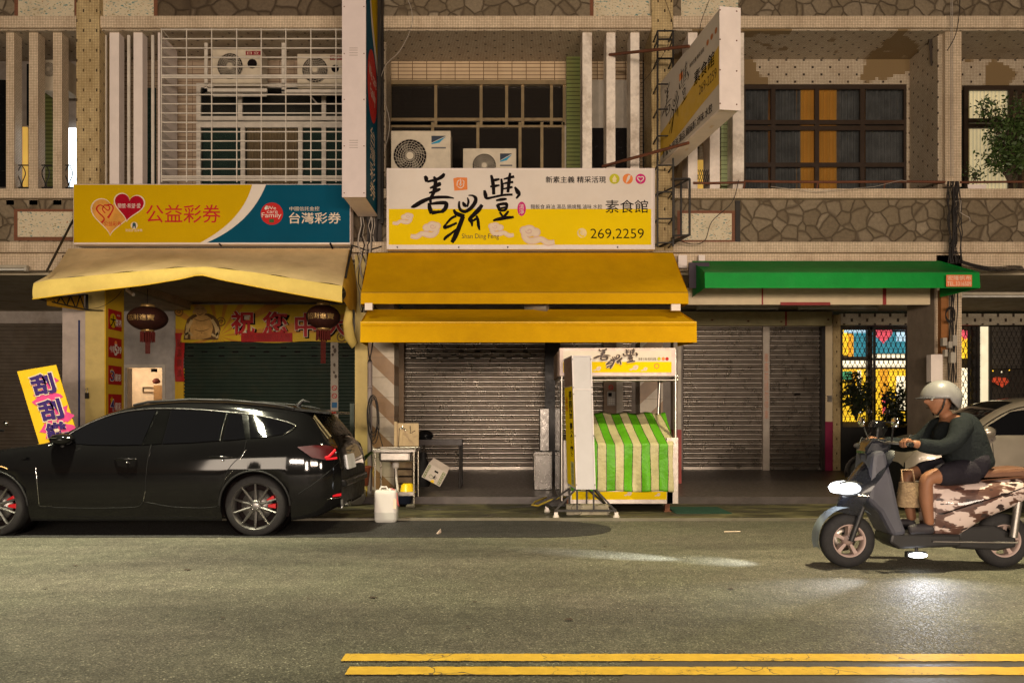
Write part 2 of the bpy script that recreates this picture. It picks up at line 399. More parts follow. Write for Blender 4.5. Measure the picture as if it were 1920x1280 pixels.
poster_red = paint('poster_red', (.36,.012,.01), .6, spec=.25, var=.06)
purple = paint('purple_ink', (.04,.018,.13), .5)
pink = paint('splash_pink', (.62,.06,.22), .5)
flag_yellow = paint('flag_yellow', (.75,.47,.015), .5, var=.06)
cable_m = paint('black_cable', (.018,.014,.012), .6)
pale_cable = paint('grey_cable', (.35,.30,.25), .6)
# ------------------------------------------------------------------ ground
g = MB(); g.box(-90, 90, -60, 60, -.3, 0); struct(g.build('road', road_m, origin=(0,0,0)))
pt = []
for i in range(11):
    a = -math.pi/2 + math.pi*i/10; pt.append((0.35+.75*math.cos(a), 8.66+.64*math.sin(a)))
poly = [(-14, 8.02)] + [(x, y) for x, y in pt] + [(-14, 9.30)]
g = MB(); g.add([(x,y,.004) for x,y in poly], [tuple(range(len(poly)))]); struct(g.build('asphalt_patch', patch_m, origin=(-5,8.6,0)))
# double yellow line, worn and cracked
def line_mat():
    m, n, b = nodes('worn_yellow_road_paint'); p = pos(n)
    c = ramp(n, noise(n,p,14,7,.7), [(.25,(.50,.30,.03)),(.7,(.72,.46,.05))])
    wear = ramp(n, math_(n,'ADD',math_(n,'MULTIPLY',noise(n,p,60,8,.75),.6),math_(n,'MULTIPLY',noise(n,p,2.5,4,.6),.4)), [(.40,1.0),(.445,0.0)])
    ck = N(n,'ShaderNodeTexVoronoi'); ck.feature='DISTANCE_TO_EDGE'; ck.inputs['Scale'].default_value = 2.2
    ofs = n.nodes.new('ShaderNodeVectorMath'); ofs.operation='MULTIPLY_ADD'; nz=N(n,'ShaderNodeTexNoise'); nz.inputs['Scale'].default_value=7
    n.links.new(p,nz.inputs['Vector']); n.links.new(nz.outputs['Color'],ofs.inputs[0]); ofs.inputs[1].default_value=(.3,.3,0); n.links.new(p,ofs.inputs[2]); n.links.new(ofs.outputs[0],ck.inputs['Vector'])
    cr = math_(n,'MULTIPLY',ramp(n,ck.outputs[0],[(.003,1.0),(.009,0.0)]),ramp(n,noise(n,p,.9,2),[(.45,0.0),(.55,1.0)]))
    c = mixc(n, math_(n,'MAXIMUM',math_(n,'MULTIPLY',wear,.85),cr), c, (.06,.05,.04))
    n.links.new(c,b.inputs['Base Color']); b.inputs['Roughness'].default_value=.6
    bump(n,b,noise(n,p,70,5),.4,.004); return m
ym = line_mat()
for y0, y1, x0 in ((3.955, 4.075, -.865), (3.745, 3.865, -.80)):
    g = MB(); k = 700; lo_ = []; hi_ = []
    for i in range(k+1):
        x = x0+(16-x0)*(i/k); j_ = lambda: random.choice((0,0,0,random.uniform(-.004,.004),random.uniform(0,.009)))
        lo_.append((x, y0-.0012*(x-x0)+j_(), .008)); hi_.append((x, y1-.0012*(x-x0)-j_(), .008))
    g.add(lo_+hi_, [(i, i+1, k+2+i, k+1+i) for i in range(k)]); struct(g.build('yellow_line', ym, origin=(x0,y0,0)))
# narrow re-laid strip beneath the nearer line
g = MB(); g.add([(.42,3.45,.004),(16,3.4,.004),(16,3.98,.004),(.62,3.99,.004)], [(0,1,2,3)]); struct(g.build('asphalt_patch', paint('sealed_strip', (.085,.075,.068), .5, grime=.3, scale=20, bumpy=.3), origin=(5,3.7,0)))
# gutter apron with damp stains, then the arcade floor a step higher
def apron_mat():
    m, n, b = nodes('damp_gutter_concrete'); p = pos(n)
    mp = n.nodes.new('ShaderNodeMapping'); mp.inputs['Scale'].default_value=(.8,2.2,1); n.links.new(p,mp.inputs[0])
    a = noise(n,mp.outputs[0],1.7,8,.65)
    c = ramp(n,a,[(.32,(.016,.014,.010)),(.5,(.05,.045,.025)),(.62,(.12,.105,.05)),(.72,(.17,.15,.08))])
    n.links.new(c,b.inputs['Base Color']); n.links.new(ramp(n,a,[(.35,.22),(.6,.8)]),b.inputs['Roughness'])
    bump(n,b,noise(n,p,40,6),.35,.006); return m
g = MB(); g.box(-30, 30, 9.36, 10.9, -.1, .022); struct(g.build('gutter', apron_mat(), origin=(0,10,0)))
g = MB(); g.box(-30, 30, 9.30, 9.36, -.1, .03); struct(g.build('kerb', paint('kerb_concrete',(.16,.145,.11),.8,grime=.5), origin=(0,9.3,0)))
g = MB(); g.box(-30, 30, 10.9, 19.5, -.1, .12); struct(g.build('arcade_floor', floor_m, origin=(0,12,0)))
g = MB(); g.box(2.05, 2.75, 9.8, 10.5, .022, .030); tag(g.build('ramp_plate', paint('green_ramp_mat', (.012,.045,.03), .8)), 'green rubber ramp mat on the gutter beside the food stall', 'mat')

# ------------------------------------------------------------------ terrace of shop houses
YF, YB, YS = 12.0, 12.9, 16.4
def shutter_geo(u0, v0, u1, v1, Y, pitch=.095, depth=.030):
    """roller door: every slat a shallow curved strip with a groove between"""
    x0, x1 = ux(u0,Y), ux(u1,Y); z0, z1 = vz(v1,Y), vz(v0,Y)
    mb = MB(); n = max(1, int(round((z1-z0)/pitch))); ph = (z1-z0)/n; prof = []
    for i in range(n):
        b = z0+i*ph
        for t, d in ((.0,.0),(.06,.006),(.12,.45),(.3,.85),(.5,1),(.7,.85),(.9,.45),(.97,.006)): prof.append((b+t*ph, Y-d*depth))
    prof.append((z1, Y))
    vs = []; k = len(prof)
    for x in (x0, x1): vs += [(x, y, z) for z, y in prof]
    mb.add(vs, [(i, i+1, k+i+1, k+i) for i in range(k-1)], smooth=True)
    mb.box(x0, x1, Y-depth-.012, Y+.012, z0-.0, z0+.05)       # bottom rail
    return mb
def house(u0, u1, label, stone_m=stone, wall2=cream_wall, soffit=dot_mosaic, ceil=ceil_m, cz=3.435):
    xa, xb = ux(u0,YF), ux(u1,YF)
    h = thing('shop_house', ((xa+xb)/2, YF, .12), label, 'building', 'shop houses in the arcade terrace')
    m = MB(); m.box(xa, xb, YF, YF+.15, 7.31, 9.2); m.box(xa, xb, YF+.15, 17, 9.0, 9.2); m.build('parapet', stone_m, h)  # slab behind the upper parapet is unseen, added to keep light out
    m = MB(); m.box(xa, xb, YF-.10, YB+.2, 7.135, 7.31); m.build('ledge', white_mosaic, h)
    m = MB(); m.box(xa, xb, YF-.06, YB+.1, 7.105, 7.132); m.build('soffit', soffit, h)
    m = MB(); m.box(xa, xb, YF, YF+.15, 3.885, 4.546); m.build('parapet', stone_m, h)
    m = MB(); m.box(xa, xb, YF-.10, YF+.18, 4.549, 4.69); m.build('ledge', white_mosaic, h)
    m = MB(); m.box(xa, xb, YF-.10, YF+.18, 3.73, 3.882); m.build('ledge', white_mosaic, h)
    m = MB(); m.box(xa, xb, YF, 16.7, cz+.035, 3.727); m.build('floor_slab', white_mosaic, h)
    m = MB(); m.box(xa, xb, YF+.2, YS, cz, cz+.032); m.build('ceiling', ceil, h)
    m = MB(); m.box(xa, xb, YF+.18, YB, 3.9, 4.5); m.build('balcony_floor', grey_wall, h)
    return h, xa, xb
def fin(h, u0, u1, m=white_paint, v0=58, v1=355, dep=.42):
    b = MB(); b.pb(u0, v0, u1, v1, YF, dep); return b.build('fin', m, h, bevel=.006)
def panel(h, u0, v0, u1, v1, Y=YF-.012):
    """terrazzo panel in a red tile border"""
    b = MB(); b.pb(u0-7, v0-5, u1+7, v1+7, Y+.004, .012); b.build('panel_border', pink_mosaic, h)
    b = MB(); b.pb(u0, v0, u1, v1, Y-.004, .012); b.build('terrazzo_panel', terraz, h)
def bars(mb, fr, us, vs, w, d=0, th=.04):
    u0, u1, v0, v1 = us[0], us[-1], vs[0], vs[-1]
    for u in us: mb.rect(fr, u-w/2, v0-w/2, u+w/2, v1+w/2, d+.002, th)
    for v in vs: mb.rect(fr, u0+w/2, v-w/2, u1-w/2, v+w/2, d, th-.004)
def window(h, us, vs, Y, fm, pm, w=4, sash=None):
    fr = fY(Y); b = MB(); bars(b, fr, us, vs, w, 0, .05); wn = b.build('window', fm, h)
    for i in range(len(us)-1):
        for j in range(len(vs)-1):
            p_ = MB(); p_.rect(fr, us[i]+w/2, vs[j]+w/2, us[i+1]-w/2, vs[j+1]-w/2, -.028, .005); p_.build('pane', pm[(i+j) % len(pm)] if isinstance(pm, list) else pm, wn)
    return wn
def curtain(parent, u0, v0, u1, v1, Y, m, folds=8, amp=.025):
    b = MB(); x0, x1, z0, z1 = ux(u0,Y), ux(u1,Y), vz(v1,Y), vz(v0,Y); k = random.random()*6
    b.grid(lambda a, c: Vector((x0+(x1-x0)*a, Y+amp*math.sin(a*folds*2*math.pi+k+.6*math.sin(c*3)), z0+(z1-z0)*c)), folds*8, 4)
    return b.build('curtain', m, parent)
def backwall(h, xa, xb, m, z0=4.0, z1=7.1, Y=None):
    b = MB(); b.box(xa, xb, (Y or YB)+.06, YB+.25, z0, z1); return b.build('wall', m, h)
navy = cloth('dark_curtain', (.17,.16,.17), 0, rough=.85, var=.35); brown_cur = cloth('brown_curtain', (.22,.13,.06)); cream_cur = emit('lit_cream_curtain', (1,.80,.50), .55, (.6,.5,.3))
orange_lit = emit('orange_gap_glow', (1.0,.36,.03), .17, (.4,.18,.03))  # glow put in for the lamplit wall in the curtain gap
white_lit = emit('bright_white_window', (.80,.92,1.0), 3.0)
yellow_lit = emit('yellow_lit_window', (1.0,.60,.12), .35)

# --- house A, far left: tile fins, balcony with a lit doorway
hA, xa, xb = house(-420, 145, 'leftmost shop house with mosaic tiled balcony fins and rusty shutter', wall2=grey_wall)
backwall(hA, xa, xb, grey_wall)
for a, b in ((11,27),(54,71),(99,116)): fin(hA, a, b, white_mosaic, v1=385, dep=.19)
for k in range(1, 5): fin(hA, 11-k*44, 28-k*44, white_mosaic, v1=385, dep=.19)
m = MB(); m.pb(84, 150, 98, 350, YB, .04); m.build('tile_strip', green_tile, hA)
m = MB(); m.pb(42, 238, 50, 352, YB, .04); m.build('lit_window', yellow_lit, hA)
m = MB(); m.pb(124, 240, 146, 350, YB-.05, .04); m.build('lit_window', white_lit, hA)
m = MB(); m.pb(50, 120, 82, 235, YB, .04); m.pb(-60, 150, 10, 350, YB, .04); m.build('window', paint('dark_void', (.01,.012,.014), .2), hA)
panel(hA, 33, 397, 136, 444)
# curled wrought iron between the fins
for u0_, u1_ in ((28,53),(73,98),(118,140)):
    fr = fY(YF+.1); m = MB(); c = (u0_+u1_)/2
    m.tube([fr(u0_,310),fr(u1_,310)], .010, 6); m.tube([fr(u0_,352),fr(u1_,352)], .012, 6)
    for sgn in (-1,1):
        m.tube([fr(c+sgn*(2+8*math.sin(t/10*math.pi)*math.cos(t/14*3.1)), 312+4*t) for t in range(11)], .008, 5)
    m.build('railing', black_steel, hA)
m = MB(); m.pb(-420, 478, 160, 506, YF+.15, .2); m.build('beam', paint('dark_beam',(.05,.042,.035),.6,grime=.4), hA)
m = MB(); m.box(xa, ux(140,YS), YS, YS+.2, .12, 3.435); m.build('wall', grey_wall, hA)
m = shutter_geo(-330, 606, 117, 880, YS-.03, .075); m.build('roller_shutter', grey_shutter, hA)
m = MB(); m.pb(-420, 530, 117, 560, YS-.08, .05); m.build('fascia', grey_wall, hA)
# shared pillar: white half (house A), yellow half (house B) with its inner side
m = MB(); m.box(ux(117,YF), ux(160,YF)-.002, YF, YF+.55, .12, 3.7); m.build('column', paint('pink_white_plaster',(.46,.38,.33),.7,grime=.3), hA)
m = MB(); m.pb(146.5, 600, 149.5, 830, YF-.012, .012); m.build('pipe', paint('blue_pipe',(.02,.03,.10),.5), hA)
m = MB(); m.pb(143, -40, 186, 350, YF-.13, .6); m.build('column', column_mosaic, hA)

# --- house B: lottery shop
hB, xa, xb = house(145, 690, 'shop house over the lottery shop with white fins and a caged window', stone_m=dark_stone, wall2=cream_wall, cz=3.60)
tan_t = mosaic('tan_long_tile', (.40,.30,.21), (.17,.11,.07), pw=.24, ph=.065, grime=.25, mort=.005)
m = MB(); m.pb(150, 60, 370, 370, YB+.05, .2); m.pb(370, 60, 700, 158, YB+.05, .2); m.pb(652, 158, 700, 370, YB+.05, .2); m.build('wall', tan_t, hB)
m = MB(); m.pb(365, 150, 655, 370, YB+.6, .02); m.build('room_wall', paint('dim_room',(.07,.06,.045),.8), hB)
for a, b in ((205,223),(250,267)): fin(hB, a, b, plain_white, v1=345, dep=.17)
for u in (197, 241, 286): m = MB(); m.pb(u-2.5, 66, u+2.5, 345, YF+.05, .03); m.build('post', white_alu, hB)
m = MB(); m.box(ux(296,YF), ux(300,YF), YF, YF+.62, vz(350,YF), vz(50,YF)); m.build('fin', plain_white, hB)
panel(hB, 30+160, -60, 288, 34, YF-.012); panel(hA, 34, -60, 139, 34, YF-.012)
window(hB, [372,450,607,650], [160,222], YB+.02, white_alu, [clear_glass], 8)
w = window(hB, [372,455,563,607,650], [235,352], YB+.02, white_alu, [clear_glass], 8)
curtain(w, 462, 232, 560, 350, YB+.10, cloth('tan_curtain',(.40,.27,.16)), 9)
m = MB(); m.pb(380,240,450,350,YB+.13,.01); m.pb(566,240,648,350,YB+.13,.01); m.build('blind', paint('dark_green_blind',(.02,.06,.045),.5), w)
m = MB(); m.pb(262, 165, 292, 345, YB+.03, .02); m.build('window', paint('dark_green_pane',(.01,.03,.026),.25), hB)
# window cage standing proud of the parapet
cg = MB(); fr = fY(YF-.22)
for v in [56+17.4*i for i in range(17)]:
    cg.tube([P(303,v,YF-.22), P(652,v,YF-.22)], .011, 4, smooth=False); cg.tube([P(303,v,YF-.22), (ux(303,YF-.22),YF+.02,vz(v,YF-.22))], .008, 4, smooth=False)
for v in (142, 146, 331, 338): cg.tube([P(303,v,YF-.225), P(652,v,YF-.225)], .015, 4, smooth=False)
for u in (303, 350, 397, 444, 490, 536, 583, 630): cg.tube([P(u,54,YF-.235), P(u,342,YF-.235)], .010, 4, smooth=False)
cg.build('window_cage', white_alu, hB)
# ground floor
m = MB(); m.box(ux(160,YF), ux(196,YF), YF-.002, YF+.55, .12, 3.7, 0); m.build('column', pale_yellow, hB)
m = MB(); m.box(ux(196,YF), ux(196,YF)+.02, YF+.0, YF+.56, .12, 3.45); m.build('side_panel', deep_yellow, hB)
m = MB(); m.box(ux(150,YS), ux(232,YS), YS, YS+.2, .12, 3.6); m.box(ux(306,YS), ux(690,YS), YS, YS+.2, .12, 3.6); m.box(ux(232,YS), ux(306,YS), YS, YS+.2, 2.27, 3.6); m.build('wall', paint('white_grey_plaster',(.42,.38,.35),.7,grime=.25), hB)
m = MB(); fr = fY(YS-.02); bars(m, fr, [231,307], [686,886], 6, 0, .08); m.build('door_frame', white_alu, hB)
m = MB(); hx0, hx1 = -9.6, ux(306,YS); m.box(hx0, hx1, YS+1.9, YS+2, .12, 2.6); m.box(hx0-.05, hx0, YS+.2, YS+2, .12, 2.6); m.box(hx1, hx1+.05, YS+.2, YS+2, .12, 2.6); m.box(hx0, hx1, YS+.2, YS+2, 2.55, 2.65); m.build('hallway', paint('hall_cream',(.66,.55,.42),.7), hB)
l = bpy.data.lights.new('hall_lamp','POINT'); l.energy = 30; l.color = (1,.80,.55); l.shadow_soft_size = .12; o = bpy.data.objects.new('hall_lamp', l); C.objects.link(o); o.location = (-8.5, YS+.9, 2.35)
m = MB(); m.box(ux(233,YS), ux(233,YS)+.05, YS+.02, YS+.24, .14, 2.25); m.build('door', paint('grey_steel_door',(.30,.27,.24),.45), hB)
m = MB(); fr = fY(YS+1.85); bars(m, fr, [268,297], [726,735], 1.6, 0, .03); m.build('coat_rack', paint('rack_brown',(.10,.06,.03),.5), hB)
m = MB(); m.pb(288, 722, 304, 760, YS+1.3, .3); m.build('cupboard', paint('cupboard_tan',(.30,.17,.07),.5), hB)
m = MB(); m.lathe(P(293,718,YS+1.4), [(0,-.02),(.07,0),(.085,.05),(.05,.10),(0,.11)], 12); m.build('bundle', paint('bundle_maroon',(.10,.02,.015),.7), hB)
m = MB(); m.pb(283, 691, 293, 697, YS+.15, .05); m.build('door_closer', ink, hB)
m = MB(); m.box(-9.02, -8.98, YS+.2, YS+1.9, .12, 2.55); m.build('hall_partition', paint('hall_shade',(.50,.40,.31),.7), hB)
# two roller doors with a stickered post between
m = MB(); m.pb(328, 690, 346, 880, YS-.06, .05); m.build('shutter_rail', deep_yellow, hB)
shutter_geo(346, 640, 620, 880, YS-.04, .072).build('roller_shutter', green_shutter, hB)
shutter_geo(634, 640, 672, 880, YS-.04, .072).build('roller_shutter', green_shutter, hB)
sl = MB()
for j, v in enumerate((650,658,666)):
    for u in range(352+(j%2)*26, 664, 58):
        if not 610 < u < 638: sl.pb(u, v, u+11, v+2.5, YS-.075, .004)
sl.build('vent_slots', ink, hB)
m = MB(); m.pb(620, 640, 634, 880, YS-.09, .08); pst = m.build('post', cream_wall, hB)
fr = fY(YS-.095)
for v, col in ((727,sign_red),(742,sign_red),(759,paint('sticker_blue',(.02,.14,.32),.5))):
    m = MB()
    if col is sign_red: m.ring(fr,627,v,3.6,5,.002); m.plate(fr,[(624,v-2.5),(630,v+2),(629.5,v+3),(623.5,v-1.5)],.002)
    else: m.rect(fr,622,v-5,632,v+5,.002)
    m.build('sticker', col, pst)
m = MB(); fr = fY(YS-.095)
for (u,v,r) in ((625,650,3),(628,657,4),(624,664,3),(627,684,3),(626,698,2.5),(629,706,3)):
    m.plate(fr,[(u+r*math.cos(a*1.05)*random.uniform(.6,1.2),v+r*1.3*math.sin(a*1.05)*random.uniform(.6,1.2)) for a in range(6)],.001)
m.build('torn_paper', paint('old_glue',(.12,.09,.07),.8), pst)
for k in range(5):
    m = MB(); y_ = 12.9+k*.62; m.box(-4.2+k*.14, -2.9+k*.1, y_, y_+.07, 3.56, 3.599); m.build('ceiling_batten', paint('tube_fixture',(.55,.50,.42),.5), hB)
m = MB(); m.pb(322, 714, 334, 752, YS-.05, .05); m.build('meter_box', paint('meter_grey',(.38,.34,.30),.5), hB)
# --- the column between lottery shop and restaurant
m = MB(); m.box(ux(666,YF), ux(690,YF)-.002, YF-.02, YF+.5, .12, 3.7); m.build('column', pale_yellow, hB)

# --- house C: restaurant
hC, xa, xb = house(690, 1225, 'shop house over the yellow restaurant with ochre windows and chevron tiled columns')
backwall(hC, xa, xb, beige_tile)
m = MB(); m.pb(1057, 150, 1200, 330, YB+.0, .05); m.build('lower_wall', cream_wall, hC)
for a, b in ((1092,1110),(1137,1154),(1182,1199)): fin(hC, a, b, worn_white, v1=350, dep=.37)
m = MB(); m.pb(1062, 106, 1090, 360, YB-.10, .2); m.build('tile_strip', green_tile, hC)
m = MB(); m.pb(1110, 240, 1200, 350, YB-.02, .03); m.build('window', paint('dark_door_glass',(.014,.012,.012),.2), hC)
w = window(hC, [731,817,902,950,980,1034,1058], [158,224,232], YB-.02, gold_alu, [dark_glass], 5.5)
w = window(hC, [731,811,896,975,1016,1056], [232,236,352], YB-.02, gold_alu, [dark_glass], 5.5)
m = MB(); m.pb(726,150,1064,158,YB-.08,.12); m.build('window_head', gold_alu, hC)
m = MB(); m.pb(700, 60, 724, 352, YF+.3, .5); m.build('side_wall', dot_mosaic, hC)
m = MB(); m.pb(1222, -40, 1262, 470, YF-.13, .7); m.build('column', column_mosaic, hC)
panel(hC, 1113, -60, 1222, 35)
m = MB(); m.pb(1277, -60, 1384, 35, YF-.016, .012); m.build('terrazzo_panel', terraz, hC)
# chevron striped columns
def chevron():
    m, n, b = nodes('brown_cream_diagonal_stripe'); p = pos(n); sp = n.nodes.new('ShaderNodeSeparateXYZ'); n.links.new(p, sp.inputs[0])
    sgn = math_(n,'SIGN',sp.outputs[0])
    d = math_(n,'SUBTRACT',sp.outputs[2],math_(n,'MULTIPLY',math_(n,'MULTIPLY',sp.outputs[0],sgn),.95))
    f = math_(n,'FRACT',math_(n,'ADD',math_(n,'DIVIDE',d,.62),20))
    c = mixc(n, math_(n,'GREATER_THAN',f,.5), (.27,.155,.065), (.50,.42,.31))
    hz = math_(n,'FRACT',math_(n,'DIVIDE',sp.outputs[2],.305)); c = mixc(n, math_(n,'LESS_THAN',hz,.02), c, (.16,.10,.05))
    c = mixc(n, 1.0, c, ramp(n,noise(n,p,7,5),[(.3,.85),(.7,1.1)]), 'MULTIPLY')
    n.links.new(c,b.inputs['Base Color']); b.inputs['Roughness'].default_value=.35; return m
chev = chevron()
m = MB(); m.box(ux(690,YF), ux(739,YF), YF, YF+.5, .12, 3.7); m.build('column', chev, hC)
m = MB(); m.pb(738, 640, 757, 885, YS-.25, .3); m.build('shutter_rail', paint('brown_rail',(.27,.17,.09),.45), hC)
m = MB(); m.pb(1200, 640, 1243, 900, 13.3, .5); m.build('column', chev, hC)
m = MB(); m.box(ux(690,YS), ux(1280,YS), YS, YS+.2, .12, 3.435); m.build('wall', grey_wall, hC)
shutter_geo(757, 640, 1022, 880, YS-.04, .098).build('roller_shutter', shutter_m, hC)
shutter_geo(1050, 640, 1130, 880, YS-.04, .098).build('roller_shutter', shutter_m, hC)
shutter_geo(1168, 640, 1184, 880, YS-.04, .098).build('roller_shutter', shutter_m, hC)
sl = MB()
for j, v in enumerate((658,664,670)):
    for u in range(770+(j%2)*16, 1010, 30): sl.pb(u, v, u+10, v+1.8, YS-.078, .004)
sl.build('vent_slots', ink, hC)
m = MB(); m.pb(1022, 640, 1050, 885, YS-.3, .25); m.build('shutter_rail', paint('dark_rail',(.035,.03,.028),.4), hC)
m = MB(); m.pb(1132, 640, 1156, 885, YS-.2, .15); m.build('post', paint('brown_post',(.20,.13,.08),.5), hC)
m = MB(); m.pb(1156, 640, 1168, 885, YS-.2, .15); m.build('post', cream_wall, hC)
fr = fY(YS-.205); m = MB(); m.pb(1139, 734, 1154, 760, YS-.25, .05); ic = m.build('intercom', paint('intercom_grey',(.34,.30,.26),.4), hC)
m = MB(); fr2 = fY(YS-.25); m.rect(fr2,1140.5,736,1147,743,.003); m.build('speaker_grille', ink, ic)
m = MB()
for i in range(3):
    for j in range(3): m.rect(fr2,1141+i*4,747+j*4,1144+i*4,749+j*4,.003)
m.build('button', paint('button_pale',(.55,.5,.44),.4), ic)
m = MB(); m.ring(fr,1145.5,726,3.2,4.6,.002); m.plate(fr,[(1142,724),(1149,727.5),(1148.5,728.5),(1141.7,725)],.002); m.build('sticker', sign_red, hC)
# pale steel post with a red foot beside the restaurant
m = MB(); m.box(ux(1263,13.1), ux(1277,13.1), 13.1, 13.35, vz(805,13.1), 3.43); m.build('post', cream_wall, hC)
m = MB(); m.box(ux(1262.4,13.1), ux(1277.6,13.1), 13.09, 13.36, .12, vz(805,13.1)); m.build('post_foot', paint('faded_red',(.36,.06,.05),.5,grime=.2), hC)

# --- house D: green awning, two shutters, curtained window
hD, xa, xb = house(1225, 1772, 'shop house above the green awning with brown curtained window and rusty rail', soffit=peel_mosaic)
m = MB(); m.pb(1225, 102, 1770, 158, YB, .2); m.pb(1225, 158, 1392, 360, YB, .2); m.pb(1700, 158, 1772, 360, YB, .2); m.build('wall', peel_mosaic, hD)
m = MB(); m.box(ux(1764,YF)-.02, ux(1764,YF)+.06, YF+.05, YB+.1, 4.5, 7.1); m.build('side_wall', dot_mosaic, hD)
w = window(hD, [1394,1450,1532,1617,1699], [163,229,240,309,358], YB+.02, brown_frame, [clear_glass], 8)
for a, b, mm in ((1396,1440,navy),(1452,1500,navy),(1494,1534,orange_lit),(1534,1570,orange_lit),(1566,1612,navy),(1622,1692,navy)):  # orange sheets are no cloth: they glow as the lit gap between curtains
    curtain(w, a, 165, b, 358, YB+.16, mm, max(3,int((b-a)/11)), .03)
m = MB(); m.pb(1390, 158, 1704, 362, YB+.8, .02); m.build('room_wall', paint('room_ochre',(.5,.33,.15),.8), w)
l = bpy.data.lights.new('room_lamp','POINT'); l.energy = 5; l.color = (1,.50,.12); l.shadow_soft_size = .15; o = bpy.data.objects.new('room_lamp', l); C.objects.link(o); o.location = (ux(1532,YB+.5), YB+.45, 6.3)
for a, b in ((1290,1308),(1331,1350)): fin(hD, a, b, white_paint, v1=372)
m = MB(); m.pb(1352, 120, 1371, 375, YF+.3, .2); m.build('tile_strip', pale_green_tile, hD)
m = MB(); m.pb(1374, 62, 1395, 357, YF, .75); m.build('fin', worn_white, hD)
m = MB(); m.pb(1308, 300, 1331, 372, YB-.02, .02); m.build('window', yellow_lit, hD)
m = MB()
fr = fY(YF+.02)
for i in range(6): m.tube([fr(1305+i*4,318), fr(1313+i*4,346)], .005, 4); m.tube([fr(1313+i*4,318), fr(1305+i*4,346)], .005, 4)
m.build('railing', black_steel, hD)
panel(hD, 1277, 400, 1372, 450)
m = MB(); m.pb(1379, 376, 1388, 457, YF-.03, .03); m.build('trim', black_steel, hD)
m = MB(); fr = fY(YF-.03)
m.tube([fr(1300,343),fr(1330,343.5),fr(1395,342)], .018, 8); m.tube([fr(1395,340),fr(1470,341),fr(1560,341.5),fr(1640,341),fr(1700,340.5),fr(1772,341.5)], .020, 8)
for u in (1395, 1532, 1658): m.tube([fr(u+2,341),fr(u-2,360)], .016, 6)
m.build('rail', rusty, hD)
# ground floor of D
m = MB(); m.box(ux(1280,YS), ux(1562,YS), YS, YS+.2, .12, 3.435); m.build('wall', grey_wall, hD)
m = MB(); m.pb(1280, 540, 1428, 571, YF-.02, .06); m.pb(1431, 540, 1655, 571, YF-.02, .06); m.pb(1662, 540, 1744, 571, YF-.02, .06); m.build('fascia', beige_panel, hD)
m = MB(); m.pb(1428, 540, 1431, 571, YF-.018, .05); m.pb(1655, 540, 1662, 571, YF-.018, .05); m.pb(1464, 566.5, 1557, 572, YF-.045, .02); m.build('fascia_strip', paint('red_strip',(.26,.03,.025),.5), hD)
m = MB(); m.pb(1280, 584, 1472, 610, YS-.3, .28); m.pb(1475.5, 584, 1560, 610, YS-.3, .28); m.build('fascia', olive_panel, hD)
m = MB(); m.pb(1472, 584, 1475.5, 610, YS-.297, .27); m.build('fascia_strip', paint('red_strip',(.26,.03,.025),.5), hD)
fr = fY(YS-.3)
for u, v in ((1335,600),(1403,602),(1465,603),(1553,599)): m = MB(); m.disc(fr,u,v,2.5,1.6,.003,8); m.build('screw_stain', rusty, hD)
shutter_geo(1281, 608, 1431, 880, YS-.04, .098).build('roller_shutter', shutter_m, hD)
shutter_geo(1443, 608, 1541, 880, YS-.04, .098).build('roller_shutter', shutter_m, hD)
m = MB(); m.pb(1490, 737, 1501, 740, YS-.085, .01); m.build('handle', ink, hD)
m = MB(); m.pb(1431, 608, 1443, 882, YS-.16, .12); pst = m.build('post', paint('post_beige',(.40,.34,.28),.4), hD)
text('車\n庫\n前\n請\n勿\n停\n車', fY(YS-.16), 1433, 662, 1441, 786, .003, paint('faded_salmon',(.48,.20,.12),.6), pst, line=.95)
m = MB(); m.pb(1541, 608, 1548, 885, YS-.2, .16); m.build('shutter_rail', black_steel, hD)
m = MB(); m.pb(1548, 606, 1561, 790, YS-.22, .2); p_ = m.build('post', beige_panel, hD)
m = MB(); m.pb(1547.5, 790, 1561.5, 886, YS-.222, .2); m.build('post_foot', paint('magenta_foot',(.22,.012,.05),.5), p_)
m = MB(); m.pb(1552, 741, 1560, 753, YS-.27, .05); m.build('key_box', steel, p_)
m = MB(); m.pb(1562, 590, 1576, 886, YS-.2, .2); m.build('column', column_mosaic, hD)
m = MB(); m.pb(1576, 588, 1706, 609, YS-.1, .1); m.pb(1797, 588, 2150, 609, YS-.1, .1); m.build('lintel', mosaic('small_spotted_mosaic',(.50,.44,.33),(.10,.08,.05),dots=(.32,.20,.05,.07),grime=.25), hD)
# pillar between D and E: plastered inner side and tiled front
m = MB(); m.box(ux(1756,YF), ux(1803,YF), YF, YF+.6, .12, 3.7); m.build('column', white_mosaic, hD)
m = MB(); m.box(ux(1756,YF)-.02, ux(1756,YF), YF+.02, YF+.85, .12, 3.435); m.box(ux(1756,YF), ux(1803,YF), YF+.6, YF+.85, .12, 3.435); m.build('side_panel', paint('brown_grey_plaster',(.27,.21,.155),.7,grime=.2), hD)
m = MB(); m.box(ux(1758,YF), ux(1772,YF), YF-.10, YF-.01, vz(664,YF), vz(545,YF)); m.build('timber_batten', paint('orange_timber',(.28,.11,.03),.6,grime=.3), hD)
m = MB(); m.pb(1772, 54, 1803, 350, YF-.03, .6); m.build('column', white_mosaic, hD)

